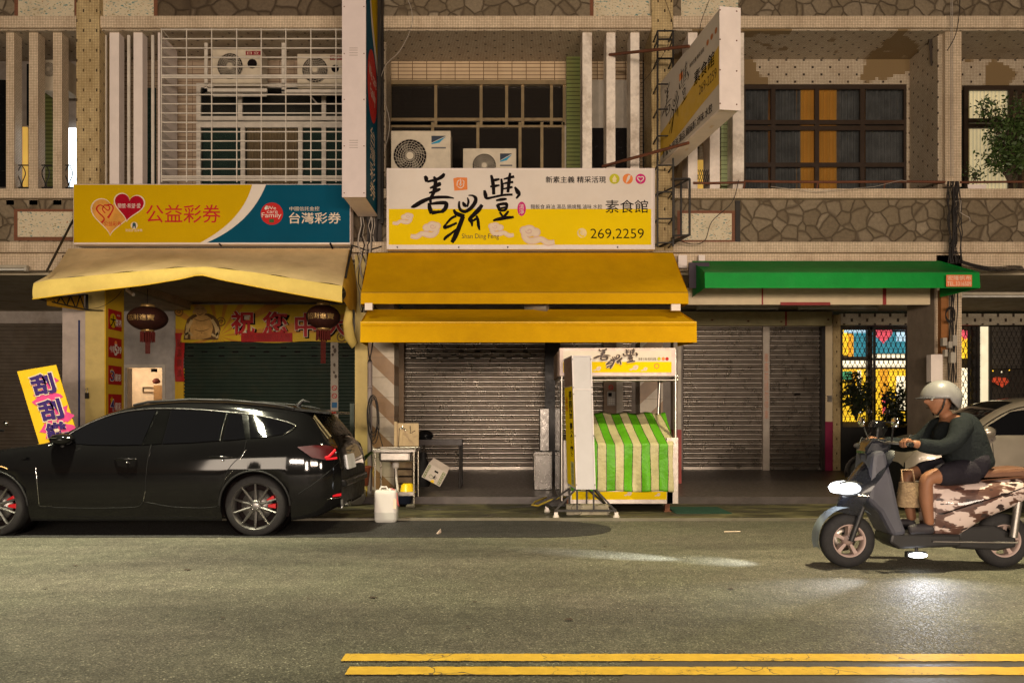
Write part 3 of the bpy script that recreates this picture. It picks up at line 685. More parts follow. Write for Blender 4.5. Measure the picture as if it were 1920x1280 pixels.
# --- folding gates and glow panels added as the opposite shop's reflection (D right half, E)
def lattice_gate(h, u0, u1, v0, v1, Y, name='folding_gate', pu=9.0, pv=10.6):
    m = MB(); fr = fY(Y); n = int((u1-u0)/pu); rows = int((v1-v0)/pv)
    for r in range(rows):
        v = v0+r*pv
        m.tube([fr(u0,v),fr(u1,v)], .006, 4, smooth=False, cap=False)
        for i in range(n):
            a = u0+i*pu+(pu/2 if r % 2 else 0)
            if a+pu > u1: continue
            m.tube([fr(a,v),fr(a+pu*.12,v+pv*.55),fr(a+pu*.5,v+pv),fr(a+pu*.88,v+pv*.55),fr(a+pu,v)], .0075, 4, smooth=False, cap=False)
    for u in (u0+2, (u0+u1)/2, u1-3): m.pb(u-2.2, v0, u+2.2, v1, Y-.01, .03)
    return m.build(name, black_steel, h)
lattice_gate(hD, 1576, 1704, 612, 800, YS-.16)
sh = MB(); sh.pb(1576, 800, 1704, 886, YS-.12, .06); sh.build('gate_base', paint('dark_gate_panel',(.02,.018,.016),.5), hD)
lit_y = emit('yellow_glow', (1.0,.60,.03), .95); lit_w = emit('white_glow', (1.0,.86,.58), 1.25); lit_b = emit('blue_glow', (.06,.36,.46), .5)
lit_r = emit('red_heart_glow', (.85,.10,.14), .8); lit_c = emit('pale_blue_glow', (.55,.80,.95), .9); lit_g = emit('green_glow', (.10,.45,.20), .6); lit_o = emit('orange_glow', (.95,.42,.03), .8)
YW = YS+.35
disp = MB(); fr = fY(YW)  # emissive panels painted as the mirror image of signs across the street
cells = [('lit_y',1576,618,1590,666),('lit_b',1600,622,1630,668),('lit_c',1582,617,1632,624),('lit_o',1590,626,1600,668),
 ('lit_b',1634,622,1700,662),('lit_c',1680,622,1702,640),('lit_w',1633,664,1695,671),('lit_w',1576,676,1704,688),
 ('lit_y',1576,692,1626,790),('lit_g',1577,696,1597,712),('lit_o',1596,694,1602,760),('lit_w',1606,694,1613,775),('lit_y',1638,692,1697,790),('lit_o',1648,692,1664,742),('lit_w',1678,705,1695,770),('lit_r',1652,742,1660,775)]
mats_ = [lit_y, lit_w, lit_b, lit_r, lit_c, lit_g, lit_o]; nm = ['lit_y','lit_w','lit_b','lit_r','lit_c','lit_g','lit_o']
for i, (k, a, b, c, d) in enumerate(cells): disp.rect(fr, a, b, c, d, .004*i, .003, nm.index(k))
def heart(cx, cy, s, n=30, squash=1.0):
    return [(cx+s*16*math.sin(t)**3/17, cy-s*squash*(13*math.cos(t)-5*math.cos(2*t)-2*math.cos(3*t)-math.cos(4*t))/17) for t in [2*math.pi*i/n for i in range(n)]]
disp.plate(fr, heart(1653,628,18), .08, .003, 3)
disp.build('reflection_panels', mats_, hD)
m = MB(); m.pb(1627, 612, 1636, 800, YS+.1, .1); m.pb(1576, 671, 1704, 675, YS+.1, .08); m.pb(1576,612,1704,618,YS+.1,.08); m.build('shopfront_frame', brown_frame, hD)
m = MB(); m.pb(1570, 600, 1710, 886, YW+.1, .1); m.build('shop_back_wall', paint('dark_shop_wall',(.06,.05,.04),.7), hD)

hE, xa, xb = house(1772, 2330, 'rightmost shop house with a lit window behind balcony plants')
m = MB(); m.pb(1772, 102, 2330, 160, YB, .2); m.build('wall', peel_mosaic, hE)
w = window(hE, [1812,1896,1912,2000], [165,226,236,358], YB+.02, brown_frame, [clear_glass], 8)
curtain(w, 1816, 168, 1892, 358, YB+.2, cream_cur, 11, .03); curtain(w, 1912, 168, 2000, 358, YB+.2, brown_cur, 8)
m = MB(); m.pb(1808,158,2330,362,YB+.4,.05); m.build('room_wall', paint('room_cream',(.5,.4,.25),.8), w)
m = MB(); fr = fY(YF-.03); m.tube([fr(1800,342),fr(1900,341),fr(2100,341)], .018, 8); m.build('rail', rusty, hE)
m = MB(); m.box(ux(1797,YS), ux(2200,YS), YW+.1, YW+.3, .12, 3.435); m.build('wall', paint('dark_shop_wall',(.06,.05,.04),.7), hE)
lattice_gate(hE, 1797, 1838, 612, 840, YS-.16); lattice_gate(hE, 1856, 1990, 612, 840, YS-.16)
d2 = MB(); fr = fY(YW)
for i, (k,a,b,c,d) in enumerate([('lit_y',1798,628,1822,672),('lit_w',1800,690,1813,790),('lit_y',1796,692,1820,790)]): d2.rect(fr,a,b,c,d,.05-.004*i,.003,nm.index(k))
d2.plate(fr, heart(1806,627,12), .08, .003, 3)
d2.build('reflection_panels', mats_, hE)
m = MB(); m.pb(1840, 612, 1853, 886, YS-.14, .12); m.build('glowing_post', emit('painted_post_light',(1.0,.86,.55),.75,(.6,.5,.35)), hE)  # lamp light falling on the post is painted as glow of its material
m = MB(); m.pb(1825, 612, 1840, 886, YS-.1, .1); m.build('post', black_steel, hE)
m = MB(); m.rect(fY(YS-.01),1853,612,2000,690,0,.01); m.build('blind', paint('grey_blind',(.10,.085,.07),.6), hE)
for u, v, mm in ((1862,695,lit_y),(1878,697,lit_w),(1893,694,lit_y)):
    m = MB(); m.lathe(P(u,v,YS+.05),[(0,-.02),(.02,0),(0,.02)],8); m.build('lamp_bulb', mm, hE)
m = MB(); m.plate(fY(YS+.05),[(1853,712),(1868,706),(1888,708),(1892,716),(1880,726),(1866,718)],0,.01); m.build('neon_shape', emit('red_neon',(.7,.08,.03),.35), hE)
# ------------------------------------------------------------------ calligraphy of the restaurant (brush strokes: x, y, width in crop units)
BRUSH = [
 [(283,76,14),(293,95,26),(292,118,10)],[(345,80,10),(355,100,22),(345,120,18)],[(418,58,12),(405,78,24),(370,98,18),(300,116,12)],
 [(318,160,8),(345,150,18),(385,132,26),(396,128,10)],[(312,193,8),(345,185,18),(375,172,20),(392,164,8)],
 [(358,95,20),(355,150,24),(340,200,20),(322,235,18),(325,262,14)],[(188,292,6),(215,282,24),(270,250,26),(340,226,18),(430,222,16),(485,230,4)],
 [(312,262,14),(318,300,26),(330,336,22)],[(318,270,10),(380,262,20),(430,265,24),(425,300,26),(400,325,20)],[(330,330,24),(375,325,18),(415,320,14)],
 [(522,250,8),(520,280,14),(530,310,18),(560,322,20),(600,300,22),(630,260,24),(635,230,20),(615,212,10),(585,210,4)],
 [(545,255,6),(556,275,22),(570,290,6)],[(578,225,4),(585,255,14),(575,290,10)],[(482,308,10),(500,335,24),(540,350,26),(556,358,22)],
 [(548,355,26),(520,430,28),(490,500,30),(470,535,20)],[(500,352,14),(465,370,14),(430,410,12),(418,432,18),(450,425,16),(505,400,12)],
 [(520,430,12),(470,470,12),(430,500,18),(415,520,8)],[(680,275,18),(655,310,28),(615,350,24),(592,375,18),(605,395,16)],
 [(600,355,16),(608,395,16),(610,425,6)],[(640,350,10),(650,380,18),(655,420,18),(662,450,6)],[(612,388,10),(640,372,14),(655,375,10)],
 [(742,70,12),(752,110,22),(758,160,20),(760,205,18)],[(742,108,8),(770,104,16),(800,98,10)],[(735,150,8),(765,146,16),(800,140,8)],
 [(812,95,10),(818,150,18),(815,205,14)],[(873,55,12),(866,110,20),(858,190,16)],[(828,98,6),(868,88,14),(902,80,16)],[(826,130,6),(862,122,14),(895,118,12)],
 [(826,165,6),(865,158,14),(890,152,10)],[(695,175,12),(702,205,24),(712,230,16),(760,222,12),(830,208,12),(890,205,12)],[(905,152,8),(925,185,28),(935,205,18),(915,232,8)],
 [(775,245,8),(820,238,18),(850,235,8)],[(785,272,20),(800,310,18),(805,318,10)],[(785,275,12),(830,268,18),(850,275,18),(840,310,14),(805,316,12)],
 [(808,300,12),(845,292,10)],[(800,325,10),(825,360,14)],[(862,318,10),(838,350,16),(820,375,14)],[(755,385,8),(790,375,20),(850,365,20),(898,360,12)]]
def brush(fr, d, parent, m, tf=lambda x, y: (720+x/3.692, 310+y/3.692), ws=1/3.692, grow=0.0, name='brush_lettering'):
    mb = MB(); k = 0
    for s in BRUSH:
        pts = [tf(x, y) + ((w+grow)*ws,) for x, y, w in s]
        mb.stroke(fr, pts, d+.00012*k, 5, jit=.25*ws*3.7*.5); k += 1
    return mb.build(name, m, parent, fixn=False)
def cloud(fr, d, parent, u, v, s, flip=1):
    """auspicious swirl cloud: outlined tail and curled heads"""
    tail = [(-3.2,1.6,.5),(-2,1.7,.75),(-.9,1.1,.7),(.2,1.3,.9),(1.2,1.35,.8),(1.9,.8,.75),(2.1,0,.7)]
    curls = [(1.2,-.35,1.05),(.1,-.1,.75),(2.0,-.45,.7)]
    for grow, m, dd, nm_ in ((.32, cloud_edge, 0, 'cloud_outline'), (0, cloud_pink, .0012, 'cloud_motif')):
        mb = MB(); mb.stroke(fr, [(u+flip*x*s, v+y*s, (w+grow)*s) for x, y, w in tail], d+dd, 6)
        for i, (x, y, r) in enumerate(curls): mb.disc(fr, u+flip*x*s, v+y*s, (r+grow/2)*s, (r*.85+grow/2)*s, d+dd+.0001*(i+1), 18)
        mb.build(nm_, m, parent, fixn=False)
    mb = MB(); mb.stroke(fr, [(u+flip*(1.2+.62*math.cos(t)*(1-t/9))*s, v+(-.35+.5*math.sin(t)*(1-t/9))*s, .2*s) for t in [i*.55 for i in range(13)]], d+.003, 3)
    mb.build('cloud_curl', cloud_edge, parent, fixn=False)

# ------------------------------------------------------------------ restaurant sign board
Y = 11.62; fr = fY(Y)
sg = thing('shop_sign', P(976, 468, Y), 'wide white and yellow restaurant sign board with black brush calligraphy above the yellow awnings', 'shop sign')
m = MB(); m.pb(724.5, 315, 1228.5, 467.5, Y, .20); m.build('box', plain_white, sg, bevel=.008)
m = MB(); m.rect(fr, 729, 319, 1221, 459, .003); m.build('face', sign_white, sg)
m = MB(); m.rect(fr, 729, 392, 1221, 459, .005); m.build('yellow_band', sign_yellow, sg)
for u, v, s, f_ in ((757,408,9,1),(800,428,13,1),(938,428,11,-1),(1005,437,15,-1)): cloud(fr, .007, sg, u, v, s*.72, f_)
brush(fr, .014, sg, ink, grow=3.5)
m = MB(); m.plate(fr, [(850,335),(858,333),(876,333.5),(876.5,356),(866,357),(852,358)], .008); m.build('seal', orange_m, sg)
m = MB()
for pts in ([(857,349,1.2),(858,341,1.6),(862,338,1.2)],[(863,350,1.2),(864,340,1.8),(863.5,336,1)],[(869,349,1.2),(870,341,1.6),(867,338,1)],[(858,350,1),(864,353,1.6),(870,349,1)],[(861,345,1),(864,348,1),(867,345,1)]): m.stroke(fr, pts, .010, 4)
m.build('seal_mark', sign_white, sg, fixn=False)
m = MB(); m.disc(fr, 978, 392, 8, 13.5, .008, 20); m.build('oval_badge', magenta, sg)
text('清\n真' if False else '清\n淨', fr, 973.5, 383, 982.5, 402, .010, sign_white, sg, line=.95)
text('新素主義 精采活現', fr, 1023, 331, 1136, 343.5, .008, ink, sg, bold=.012)
for u, c, k in ((1152,lime,0),(1177,orange_m,1),(1201,magenta,2)):
    m = MB(); m.disc(fr, u, 335.8, 9.6, 9.6, .008, 28); b_ = m.build('badge', c, sg)
    m = MB()
    if k == 0:
        m.plate(fr, [(u-5,337),(u,329),(u+5,337),(u+3.5,337),(u+3.5,342),(u-3.5,342),(u-3.5,337)], .010)
    elif k == 1:
        m.stroke(fr, [(u+3,329,3),(u+1,335,5),(u-3,343,1.2)], .010, 4); m.stroke(fr, [(u+3,331,1),(u+6,328,1.4)], .0104, 3)
    else:
        hp = heart(u, 336, 6, 24); m.stroke(fr, [(a,b,1.8) for a,b in hp]+[hp[0]+(1.8,)], .010, 2)
    m.build('badge_mark', paint('badge_pale',(.75,.62,.30),.5) if k == 0 else sign_white, sg, fixn=False)
text('麵飯食.麻油.湯品.鍋燒麵.滷味.水餃', fr, 995, 383.5, 1129, 392.5, .008, ink, sg)
text('素食館', fr, 1135, 375, 1215, 399.5, .008, ink, sg, bold=.004)
text('269,2259', fr, 1107, 429, 1207, 450, .008, ink, sg, res=5, bold=-.004)
text('Shan Ding Feng', fr, 866, 438.5, 935.5, 450, .009, paint('brown_print',(.10,.06,.02),.6), sg)
m = MB(); m.disc(fr, 1091, 437, 9, 9, .007, 24); m.build('phone_badge', paint('badge_cream',(.75,.58,.28),.5), sg)
m = MB(); m.stroke(fr, [(1087,432,3.6),(1086,437,2.2),(1090,443,2.2),(1095,443,3.6)], .009, 4); m.build('phone_mark', sign_yellow, sg, fixn=False)
for u in (745, 860, 952, 1158):
    m = MB(); m.lathe(P(u, 463.5, Y-.004), [(.012,0),(.010,.006),(0,.008)], 8, 'y'); m.build('screw', ink, sg)

# ------------------------------------------------------------------ lottery sign board
Y = 11.6; fr = fY(Y)
sg = thing('shop_sign', P(397, 458, Y), 'long yellow and blue lottery sign board with two hearts below the white window cage', 'shop sign')
m = MB(); m.pb(137, 345, 657, 458, Y, .22); m.build('box', plain_white, sg, bevel=.008)
def qb(p, q, r, n=16): return [((1-t)**2*p[0]+2*t*(1-t)*q[0]+t*t*r[0], (1-t)**2*p[1]+2*t*(1-t)*q[1]+t*t*r[1]) for t in [i/n for i in range(n+1)]]
m = MB(); m.rect(fr, 138.5, 346.5, 656, 455, .003); m.build('face', sign_white, sg)
c1 = qb((473,346.5),(456,413),(376,455)); m = MB(); m.plate(fr, [(138.5,346.5)]+c1+[(138.5,455)], .005); m.build('yellow_field', lotto_yellow, sg)
c2 = qb((499,346.5),(470,420),(388,455)); m = MB(); m.plate(fr, c2+[(656,455),(656,346.5)], .005); m.build('blue_field', sign_blue, sg)
h1 = heart(210, 402, 36, 40, 1.02)
def rotp(pts, c, a):
    ca, sa = math.cos(R(a)), math.sin(R(a)); return [(c[0]+(x-c[0])*ca-(y-c[1])*sa, c[1]+(x-c[0])*sa+(y-c[1])*ca) for x, y in pts]
m = MB(); m.plate(fr, rotp(heart(209,402,41.5,40), (209,402), 3), .007); m.build('heart_outline', cloud_pink, sg)
m = MB(); m.plate(fr, rotp(heart(209,402,39,40), (209,402), 3), .009); m.build('orange_heart', paint('heart_amber',(.66,.30,.05),.4,var=.3,scale=3), sg)
m = MB(); m.stroke(fr, [(191,418,4),(196,410,2.5),(185,398,2.5),(182,390,3),(190,385,2),(203,395,2),(206,388,2.2),(197,385,2),(193,393,2),(198,400,2)], .011, 5)
m.stroke(fr, [(203,409,4),(210,398,2.5),(213,390,2.5),(208,384,2.5),(199,386,2)], .0115, 5); m.build('ribbon', sign_red, sg, fixn=False)
text('公益彩券', fr, 195.5, 415.5, 228.5, 424, .011, sign_red, sg)
m = MB(); m.plate(fr, rotp(heart(242.5,386,31.5,40), (242,386), 8), .012); m.build('heart_outline', cloud_pink, sg)
m = MB(); m.plate(fr, rotp(heart(242.5,386,29,40), (242,386), 8), .014); m.build('red_heart', paint('heart_red',(.36,.006,.02),.2,coat=.5), sg)
text('關懷‧希望‧愛', fr, 222, 382, 264.5, 391, .016, sign_white, sg)
text('公益彩券', fr, 274, 384, 414, 418, .007, sign_red, sg, bold=.006)
m = MB(); m.disc(fr, 252, 423, 6.5, 6.5, .007, 20); m.build('small_badge', cloud_pink, sg)
m = MB(); m.plate(fr, [(248.5,428),(249,419.5),(252,417),(255,419.5),(255.5,428),(253,428),(252.6,424.5),(251.4,424.5),(251,428)], .009); m.build('small_badge_mark', paint('dark_teal',(.02,.06,.07),.5), sg)
text('財政部 國庫署', fr, 236, 429.5, 267, 434.5, .007, cloud_pink, sg)
m = MB(); m.disc(fr, 510, 401, 21, 21, .007, 32); m.build('round_emblem', sign_red, sg)
text('We\n care', fr, 500, 387, 521, 400, .009, sign_white, sg, line=.7)
text('Family', fr, 491, 399, 528, 411, .009, sign_white, sg)
m = MB(); m.rect(fr, 505, 411, 514, 417.5, .009); m.build('green_tab', paint('tab_green',(.03,.10,.02),.5), sg)
m = MB(); m.plate(fr, [(496,391),(499,386),(504,387),(502,392),(498,394)], .009); m.build('dove', sign_white, sg)
text('中國信託金控', fr, 543, 387.5, 599, 395.5, .007, cloud_pink, sg)
text('台灣彩券', fr, 542, 398.5, 639.5, 419.5, .007, cloud_pink, sg, bold=.010)
m = MB(); m.tube([P(411,457,Y-.01),P(415,461,Y-.03)],.012,6); m.tube([P(619,456,Y-.01),P(624,466,Y-.03)],.014,6); m.build('hook', ink, sg)

# ------------------------------------------------------------------ tall projecting light box (left)
XR = ux(685, 10.8)
lb = thing('projecting_sign', (XR-.15, 11.4, vz(412,12)), 'tall white projecting light box with yellow and blue sides at the lottery shop', 'projecting sign')
m = MB(); xl = ux(643.5,10.8); z0, z1 = vz(370,10.8), 8.2
m.box(xl, XR, 10.8, 11.85, z0, z1); m.build('box', plain_white, lb, bevel=.006)
m = MB(); m.box(xl-.012, XR+.012, 10.775, 10.80, z0-.005, z1); m.build('end_face', paint('lightbox_pink_white',(.66,.56,.53),.5,var=.04,grime=.06), lb, bevel=.004)
m = MB()
for v in (90, 94, 99, 103.5, 263, 267.5, 272, 276.5): m.rect(fY(10.775), 655, v, 671, v+1.2, .002)
m.build('vent', paint('vent_grey',(.35,.28,.25),.5), lb)
m = MB()
for v in (13, 101, 187, 274, 362):
    for u in (645.5, 682.5): m.disc(fY(10.775), u, v, 1.2, 1.2, .003, 8)
m.build('screw', rusty, lb)
def frR(a, b, d=0): return Vector((XR+.002+d, 10.80+1.03*a, z0+(z1-z0)*b))   # right-hand side face: a = depth, b = height
m = MB(); m.add([frR(0,0,.001),frR(1,0,.001),frR(1,1,.001),frR(0,1,.001)],[(0,1,2,3)]); m.build('blue_side', sign_blue, lb)
m = MB(); m.plate(frR, [(.15,1),(.40,.72),(.72,.60),(.97,.545),(.97,1)], .003); m.build('yellow_side', lotto_yellow, lb)
m = MB(); m.stroke(frR, [(.13,1,.06),(.38,.72,.06),(.70,.60,.05),(.95,.54,.05)], .004, 6); m.build('white_edge', sign_white, lb, fixn=False)
m = MB(); m.plate(frR, [(.5+.38*math.cos(t),.44+.13*math.sin(t)) for t in [2*math.pi*i/28 for i in range(28)]], .005); m.build('red_emblem', sign_red, lb)
tf_ = lambda u, v, d=0: frR(u, 1-v, d)
text('We care\nFamily', tf_, .22, .50, .80, .62, .007, sign_white, lb)
text('台\n灣\n彩\n券', tf_, .30, .71, .72, .97, .006, cloud_pink, lb)
m = MB(); m.box(XR+.03, XR+.075, 11.6, 11.65, z0-.1, z1); m.box(XR+.03, XR+.075, 11.85, 11.9, z0-.1, z1); m.box(XR-.25, XR+.075, 11.86, 11.91, z0+.3, z0+.35); m.build('frame', black_steel, lb)

# ------------------------------------------------------------------ projecting restaurant sign (right), seen obliquely
pn, pf = Vector((ux(1350,9.67),9.67,0)), Vector((ux(1238,11.85),11.85,0)); ax = (pn-pf); L = ax.length; ax.normalize(); nr = Vector((ax.y,-ax.x,0)); nr = -nr if nr.x > 0 else nr
zb, zt = 5.02, 6.27; th = .245
ps = thing('projecting_sign', ((pn.x+pf.x)/2, 10.8, zb), 'white projecting restaurant sign with brush calligraphy hung on rusty struts beside the lattice post', 'projecting sign')
def frL(a, b, d=0): return pf + ax*(a*L) + nr*d + Vector((0,0,zt-(zt-zb)*b))
m = MB(); A = [pf+Vector((0,0,zb)), pn+Vector((0,0,zb)), pn-nr*th+Vector((0,0,zb)), pf-nr*th+Vector((0,0,zb))]
m.hexa(A, [q+Vector((0,0,zt-zb)) for q in A]); m.build('box', plain_white, ps, bevel=.006)
m = MB(); B = [pn+ax*.004+nr*.016, pn+ax*.004-nr*(th+.016)]; 
m.hexa([B[0]+Vector((0,0,zb-.01)), B[1]+Vector((0,0,zb-.01)), B[1]+ax*.02+Vector((0,0,zb-.01)), B[0]+ax*.02+Vector((0,0,zb-.01))],[B[0]+Vector((0,0,zt+.01)), B[1]+Vector((0,0,zt+.01)), B[1]+ax*.02+Vector((0,0,zt+.01)), B[0]+ax*.02+Vector((0,0,zt+.01))]); m.build('end_face', plain_white, ps, bevel=.004)
m = MB(); m.rect(frL, .01, .01, .99, .99, .003); m.build('face', paint('side_sign_white',(.52,.46,.38),.4,var=.05,scale=2), ps)
m = MB(); m.plate(frL, [(.01,.62),(.12,.60),(.3,.55),(.5,.50),(.7,.44),(.85,.42),(.99,.36),(.99,.74),(.7,.78),(.4,.84),(.01,.90)], .005); m.build('yellow_band', paint('side_sign_yellow',(.55,.34,.02),.4,var=.08,scale=3), ps)
brush(frL, .009, ps, ink, lambda x, y: (.04+(x-188)/752*.50, .12+(y-50)/490*.64), .50/752*.75)
text('素食館', frL, .62, .35, .93, .50, .008, ink, ps, bold=.006); text('269-2259', frL, .70, .55, .96, .65, .008, paint('brown_print',(.10,.06,.02),.6), ps)
text('新素主義 精采活現', frL, .55, .20, .78, .25, .008, ink, ps)
for k in range(3): m = MB(); m.disc(frL, .83+k*.06, .20-.01*k, .018, .03, .006, 16); m.build('badge', paint('dull_orange',(.42,.14,.03),.5), ps)
text('麵飯食.麻油.湯品.鍋燒麵.滷味.水餃', frL, .06, .86, .90, .955, .008, ink, ps, bold=.01)
m = MB(); m.plate(frL, [(.37,.18),(.43,.18),(.43,.26),(.37,.26)], .006); m.build('seal', orange_m, ps)
m = MB()
for v in (.03,.32,.62,.95):
    for s_ in (.012, -th-.012): m.lathe(pn+ax*.026+nr*s_*.8+Vector((0,0,zt-(zt-zb)*v)), [(.010,0),(0,.006)], 8, 'y')
m.build('screw', rusty, ps)
for p_, q_ in ((P(1143,103,12.0), P(1292,87,10.6)),(P(1130,312,12.0), P(1291,268,10.55))): m = MB(); m.tube([p_, q_], .022, 6); m.build('strut', rusty, ps)
m = MB()
for a in (.35,.75):
    c = pf+ax*(a*L)-nr*th*.5+Vector((0,0,zb-.004)); m.add([c+ax*.05-nr*.02, c-ax*.05-nr*.02, c-ax*.05+nr*.02, c+ax*.05+nr*.02],[(0,1,2,3)])
m.build('vent', cloud_pink, ps)
# black lattice post carrying it, and the empty square frame below
fp = thing('lattice_post', P(1250, 462, 11.75), 'black steel lattice post fixed to the tiled column behind the projecting sign', 'sign post')
m = MB(); ya, yb = 11.5, 11.84
for u in (1233, 1262):
    for yy in (ya, yb): m.tube([P(u,58,yy), P(u,462,yy)], .016, 4, smooth=False)
for v in (58, 74, 110, 158, 205, 255, 310, 360, 410, 455):
    for yy in (ya, yb): m.tube([P(1233,v,yy), P(1262,v,yy)], .012, 4, smooth=False)
    for u in (1233, 1262): m.tube([P(u,v,ya), (P(u,v,ya).x, yb, P(u,v,ya).z)], .012, 4, smooth=False)
m.build('lattice', black_steel, fp)
sf = thing('steel_cage', P(1265, 460, 11.4), 'empty black square steel frame hanging right of the restaurant sign board', 'steel frame')
m = MB(); Q = lambda u, v, y: P(u, v, y)
for u, y0_ in ((1263,11.8),(1293,11.2)): m.tube([P(u,336,y0_), P(u,442 if u > 1280 else 458,y0_)], .020, 4, smooth=False)
for v0_, v1_ in ((338,336),(456,440)): m.tube([P(1263,v0_,11.8), P(1293,v1_,11.2)], .018, 4, smooth=False)
m.tube([P(1277,340,11.8),P(1277,450,11.8)], .018, 4, smooth=False); m.tube([P(1232,366,11.8),P(1293,336,11.2)], .014, 4, smooth=False); m.tube([P(1237,462,11.8),P(1293,440,11.2)], .018, 4, smooth=False)
m.tube([P(1262,442,11.3),P(1293,441,11.2)], .016, 4, smooth=False); m.tube([P(1262,336,11.3),P(1293,335,11.2)], .016, 4, smooth=False); m.tube([P(1262,336,11.3),P(1262,442,11.3)], .016, 4, smooth=False)
m.build('bars', black_steel, sf)

# ------------------------------------------------------------------ awnings
yellow_cloth = cloth('yellow_awning_canvas', (.60,.325,.001), .25, var=.06, stain=.35, staincol=(.38,.18,.002), fs=1.5, fd=.12); tan_cloth = cloth('dusty_tan_canvas', (.70,.51,.26), .35, var=.10, stain=.4, staincol=(.50,.34,.15))
pale_yel_cloth = cloth('faded_yellow_canvas', (.62,.46,.13), .35, var=.08, stain=.25, staincol=(.45,.27,.08)); green_cloth = cloth('green_awning_canvas', (.008,.22,.035), .35, var=.1, rough=.5)
def interp(tab, x):
    for (a, b), (c, d) in zip(tab, tab[1:]):
        if x <= c: return b+(d-b)*max(0,(x-a))/(c-a)
    return tab[-1][1]
def awning(label, tu0, tu1, tv, tY, fu0, fu1, fv, fY_, drop, mat_, mat_v=None, fold=0):
    t = thing('awning', ((P(fu0,fv,fY_)+P(fu1,fv,fY_))/2).to_tuple(), label, 'awning')
    tl, tr, fl, fr_ = P(tu0,tv,tY), P(tu1,tv,tY), P(fu0,fv,fY_), P(fu1,fv,fY_)
    dz = Vector((0,0,-drop*fY_/F))
    m = MB(); m.grid(lambda a, b: tl.lerp(tr,a).lerp(fl.lerp(fr_,a),b)+Vector((0,0,-.03*math.sin(math.pi*b)*(1+fold*math.sin(a*9)))), 24, 8)
    m.grid(lambda a, b: tl.lerp(fl,a).lerp(Vector((tl.x,tl.y,fl.z+dz.z)).lerp(fl+dz,a),b), 4, 2); m.grid(lambda a, b: tr.lerp(fr_,a).lerp(Vector((tr.x,tr.y,fr_.z+dz.z)).lerp(fr_+dz,a),b), 4, 2)
    cn = m.build('canopy', mat_, t, fixn=False)
    m = MB(); m.grid(lambda a, b: fl.lerp(fr_,a)+dz*b+Vector((0,-.004-.02*b-fold*.012*b*math.sin(a*40),0)), 60, 3); m.build('valance', mat_v or mat_, t, fixn=False)
    m = MB(); m.tube([fl+Vector((0,.012,-.01)),fr_+Vector((0,.012,-.01))], .018, 6); m.build('front_bar', black_steel, t)
    for a in (.03,.5,.97): m = MB(); m.tube([tl.lerp(tr,a)+Vector((0,0,-.35)), fl.lerp(fr_,a)+Vector((0,.03,-.03))], .016, 6); m.build('arm', black_steel, t)
    return t
awning('upper yellow canvas awning directly under the restaurant sign board', 691, 1262, 474, 11.75, 677, 1290.5, 548, 11.0, 22, yellow_cloth)
aw = awning('lower yellow canvas awning with the deeper valance, hung over the food stall', 690, 1270, 580, 11.35, 676, 1306, 604, 10.75, 38, yellow_cloth)
fr = fY(10.72); m = MB(); m.rect(fr, 676, 603, 1306, 605.5, .012, .01); m.build('valance_hem', paint('hem_yellow',(.72,.42,.012),.5), aw)
for q_ in ((684,568,698,581),(1259,570,1276,582)): m = MB(); m.pb(*q_, 10.95, .08); m.build('bracket', plain_white, aw)
ga = awning('green canvas awning with a small orange maker label over the closed shutters', 1298, 1762, 489, 11.78, 1321, 1836, 510, 10.95, 30.5, green_cloth, fold=.5)
fr = fY(10.90); m = MB(); m.rect(fr, 1772, 516, 1820, 538, .03, .002); m.build('label_patch', paint('orange_label',(.62,.16,.06),.5), ga)
text('宏隆帆布', fr, 1774, 517.5, 1818, 526, .033, cloud_pink, ga); text('TEL.3316509', fr, 1773.5, 528.5, 1818.5, 536.5, .033, cloud_pink, ga)
m = MB(); m.pb(1292, 492, 1330, 540, 11.5, .04); m.build('bracket', paint('dark_purple_bracket',(.03,.018,.03),.5), ga)
# drooping lottery shop tarp
ta = thing('awning', P(360, 560, 10.7).to_tuple(), 'sagging faded tan and yellow tarpaulin awning over the lottery shop', 'awning')
foldT = [(0,531),(.05,524),(.25,513),(.46,502),(.56,500),(.72,511),(.86,524),(1,536)]; lowT = [(0,561),(.18,547),(.36,535),(.48,523.5),(.54,515),(.61,525),(.75,541),(.88,555),(1,567)]
def tpt(a): return P(128+(655-128)*a, 466, 11.72)
def fpt(a): return P(63+(642-63)*a, interp(foldT,a), 10.65)
def lpt(a): return P(62+(642-62)*a, interp(lowT,a), 10.62)
m = MB(); m.grid(lambda a, b: tpt(a).lerp(fpt(a), b)+Vector((0,0,(-.07*math.sin(math.pi*b)*(1+.4*math.sin(a*11+1)))-.012*math.sin(a*38+b*6)*b)), 60, 14)
tr_, fr1, lr1 = tpt(1), fpt(1), lpt(1); bk = P(668, 588, 11.6)
m.build('canopy', tan_cloth, ta, fixn=False)
m = MB(); m.grid(lambda a, b: (tr_.lerp(fr1,a)).lerp(bk.lerp(lr1,a)+Vector((0,0,.03*math.sin(a*9))), b)+Vector((.05*math.sin(math.pi*b),0,0)), 10, 8); m.build('side_flap', cloth('amber_canvas',(.52,.30,.03),.35,stain=.3), ta, fixn=False)
m = MB(); m.grid(lambda a, b: fpt(a).lerp(lpt(a), b)+Vector((0,-.02*math.sin(b*3)-.015*b*math.sin(a*33),0)), 70, 5); m.build('valance', pale_yel_cloth, ta, fixn=False)
m = MB(); m.tube([lpt(i/40)+Vector((0,-.015,0)) for i in range(41)], .008, 5); m.build('hem', deep_yellow, ta)
for q_ in ([P(137,413,11.7), P(88,508,10.75)],[P(660,460,11.6),P(648,520,10.8)]): m = MB(); m.tube(q_, .018, 6); m.build('arm', black_steel, ta)
m = MB()
tp = [P(70,560,10.75), P(163,552,11.9), P(163,581,11.9)]
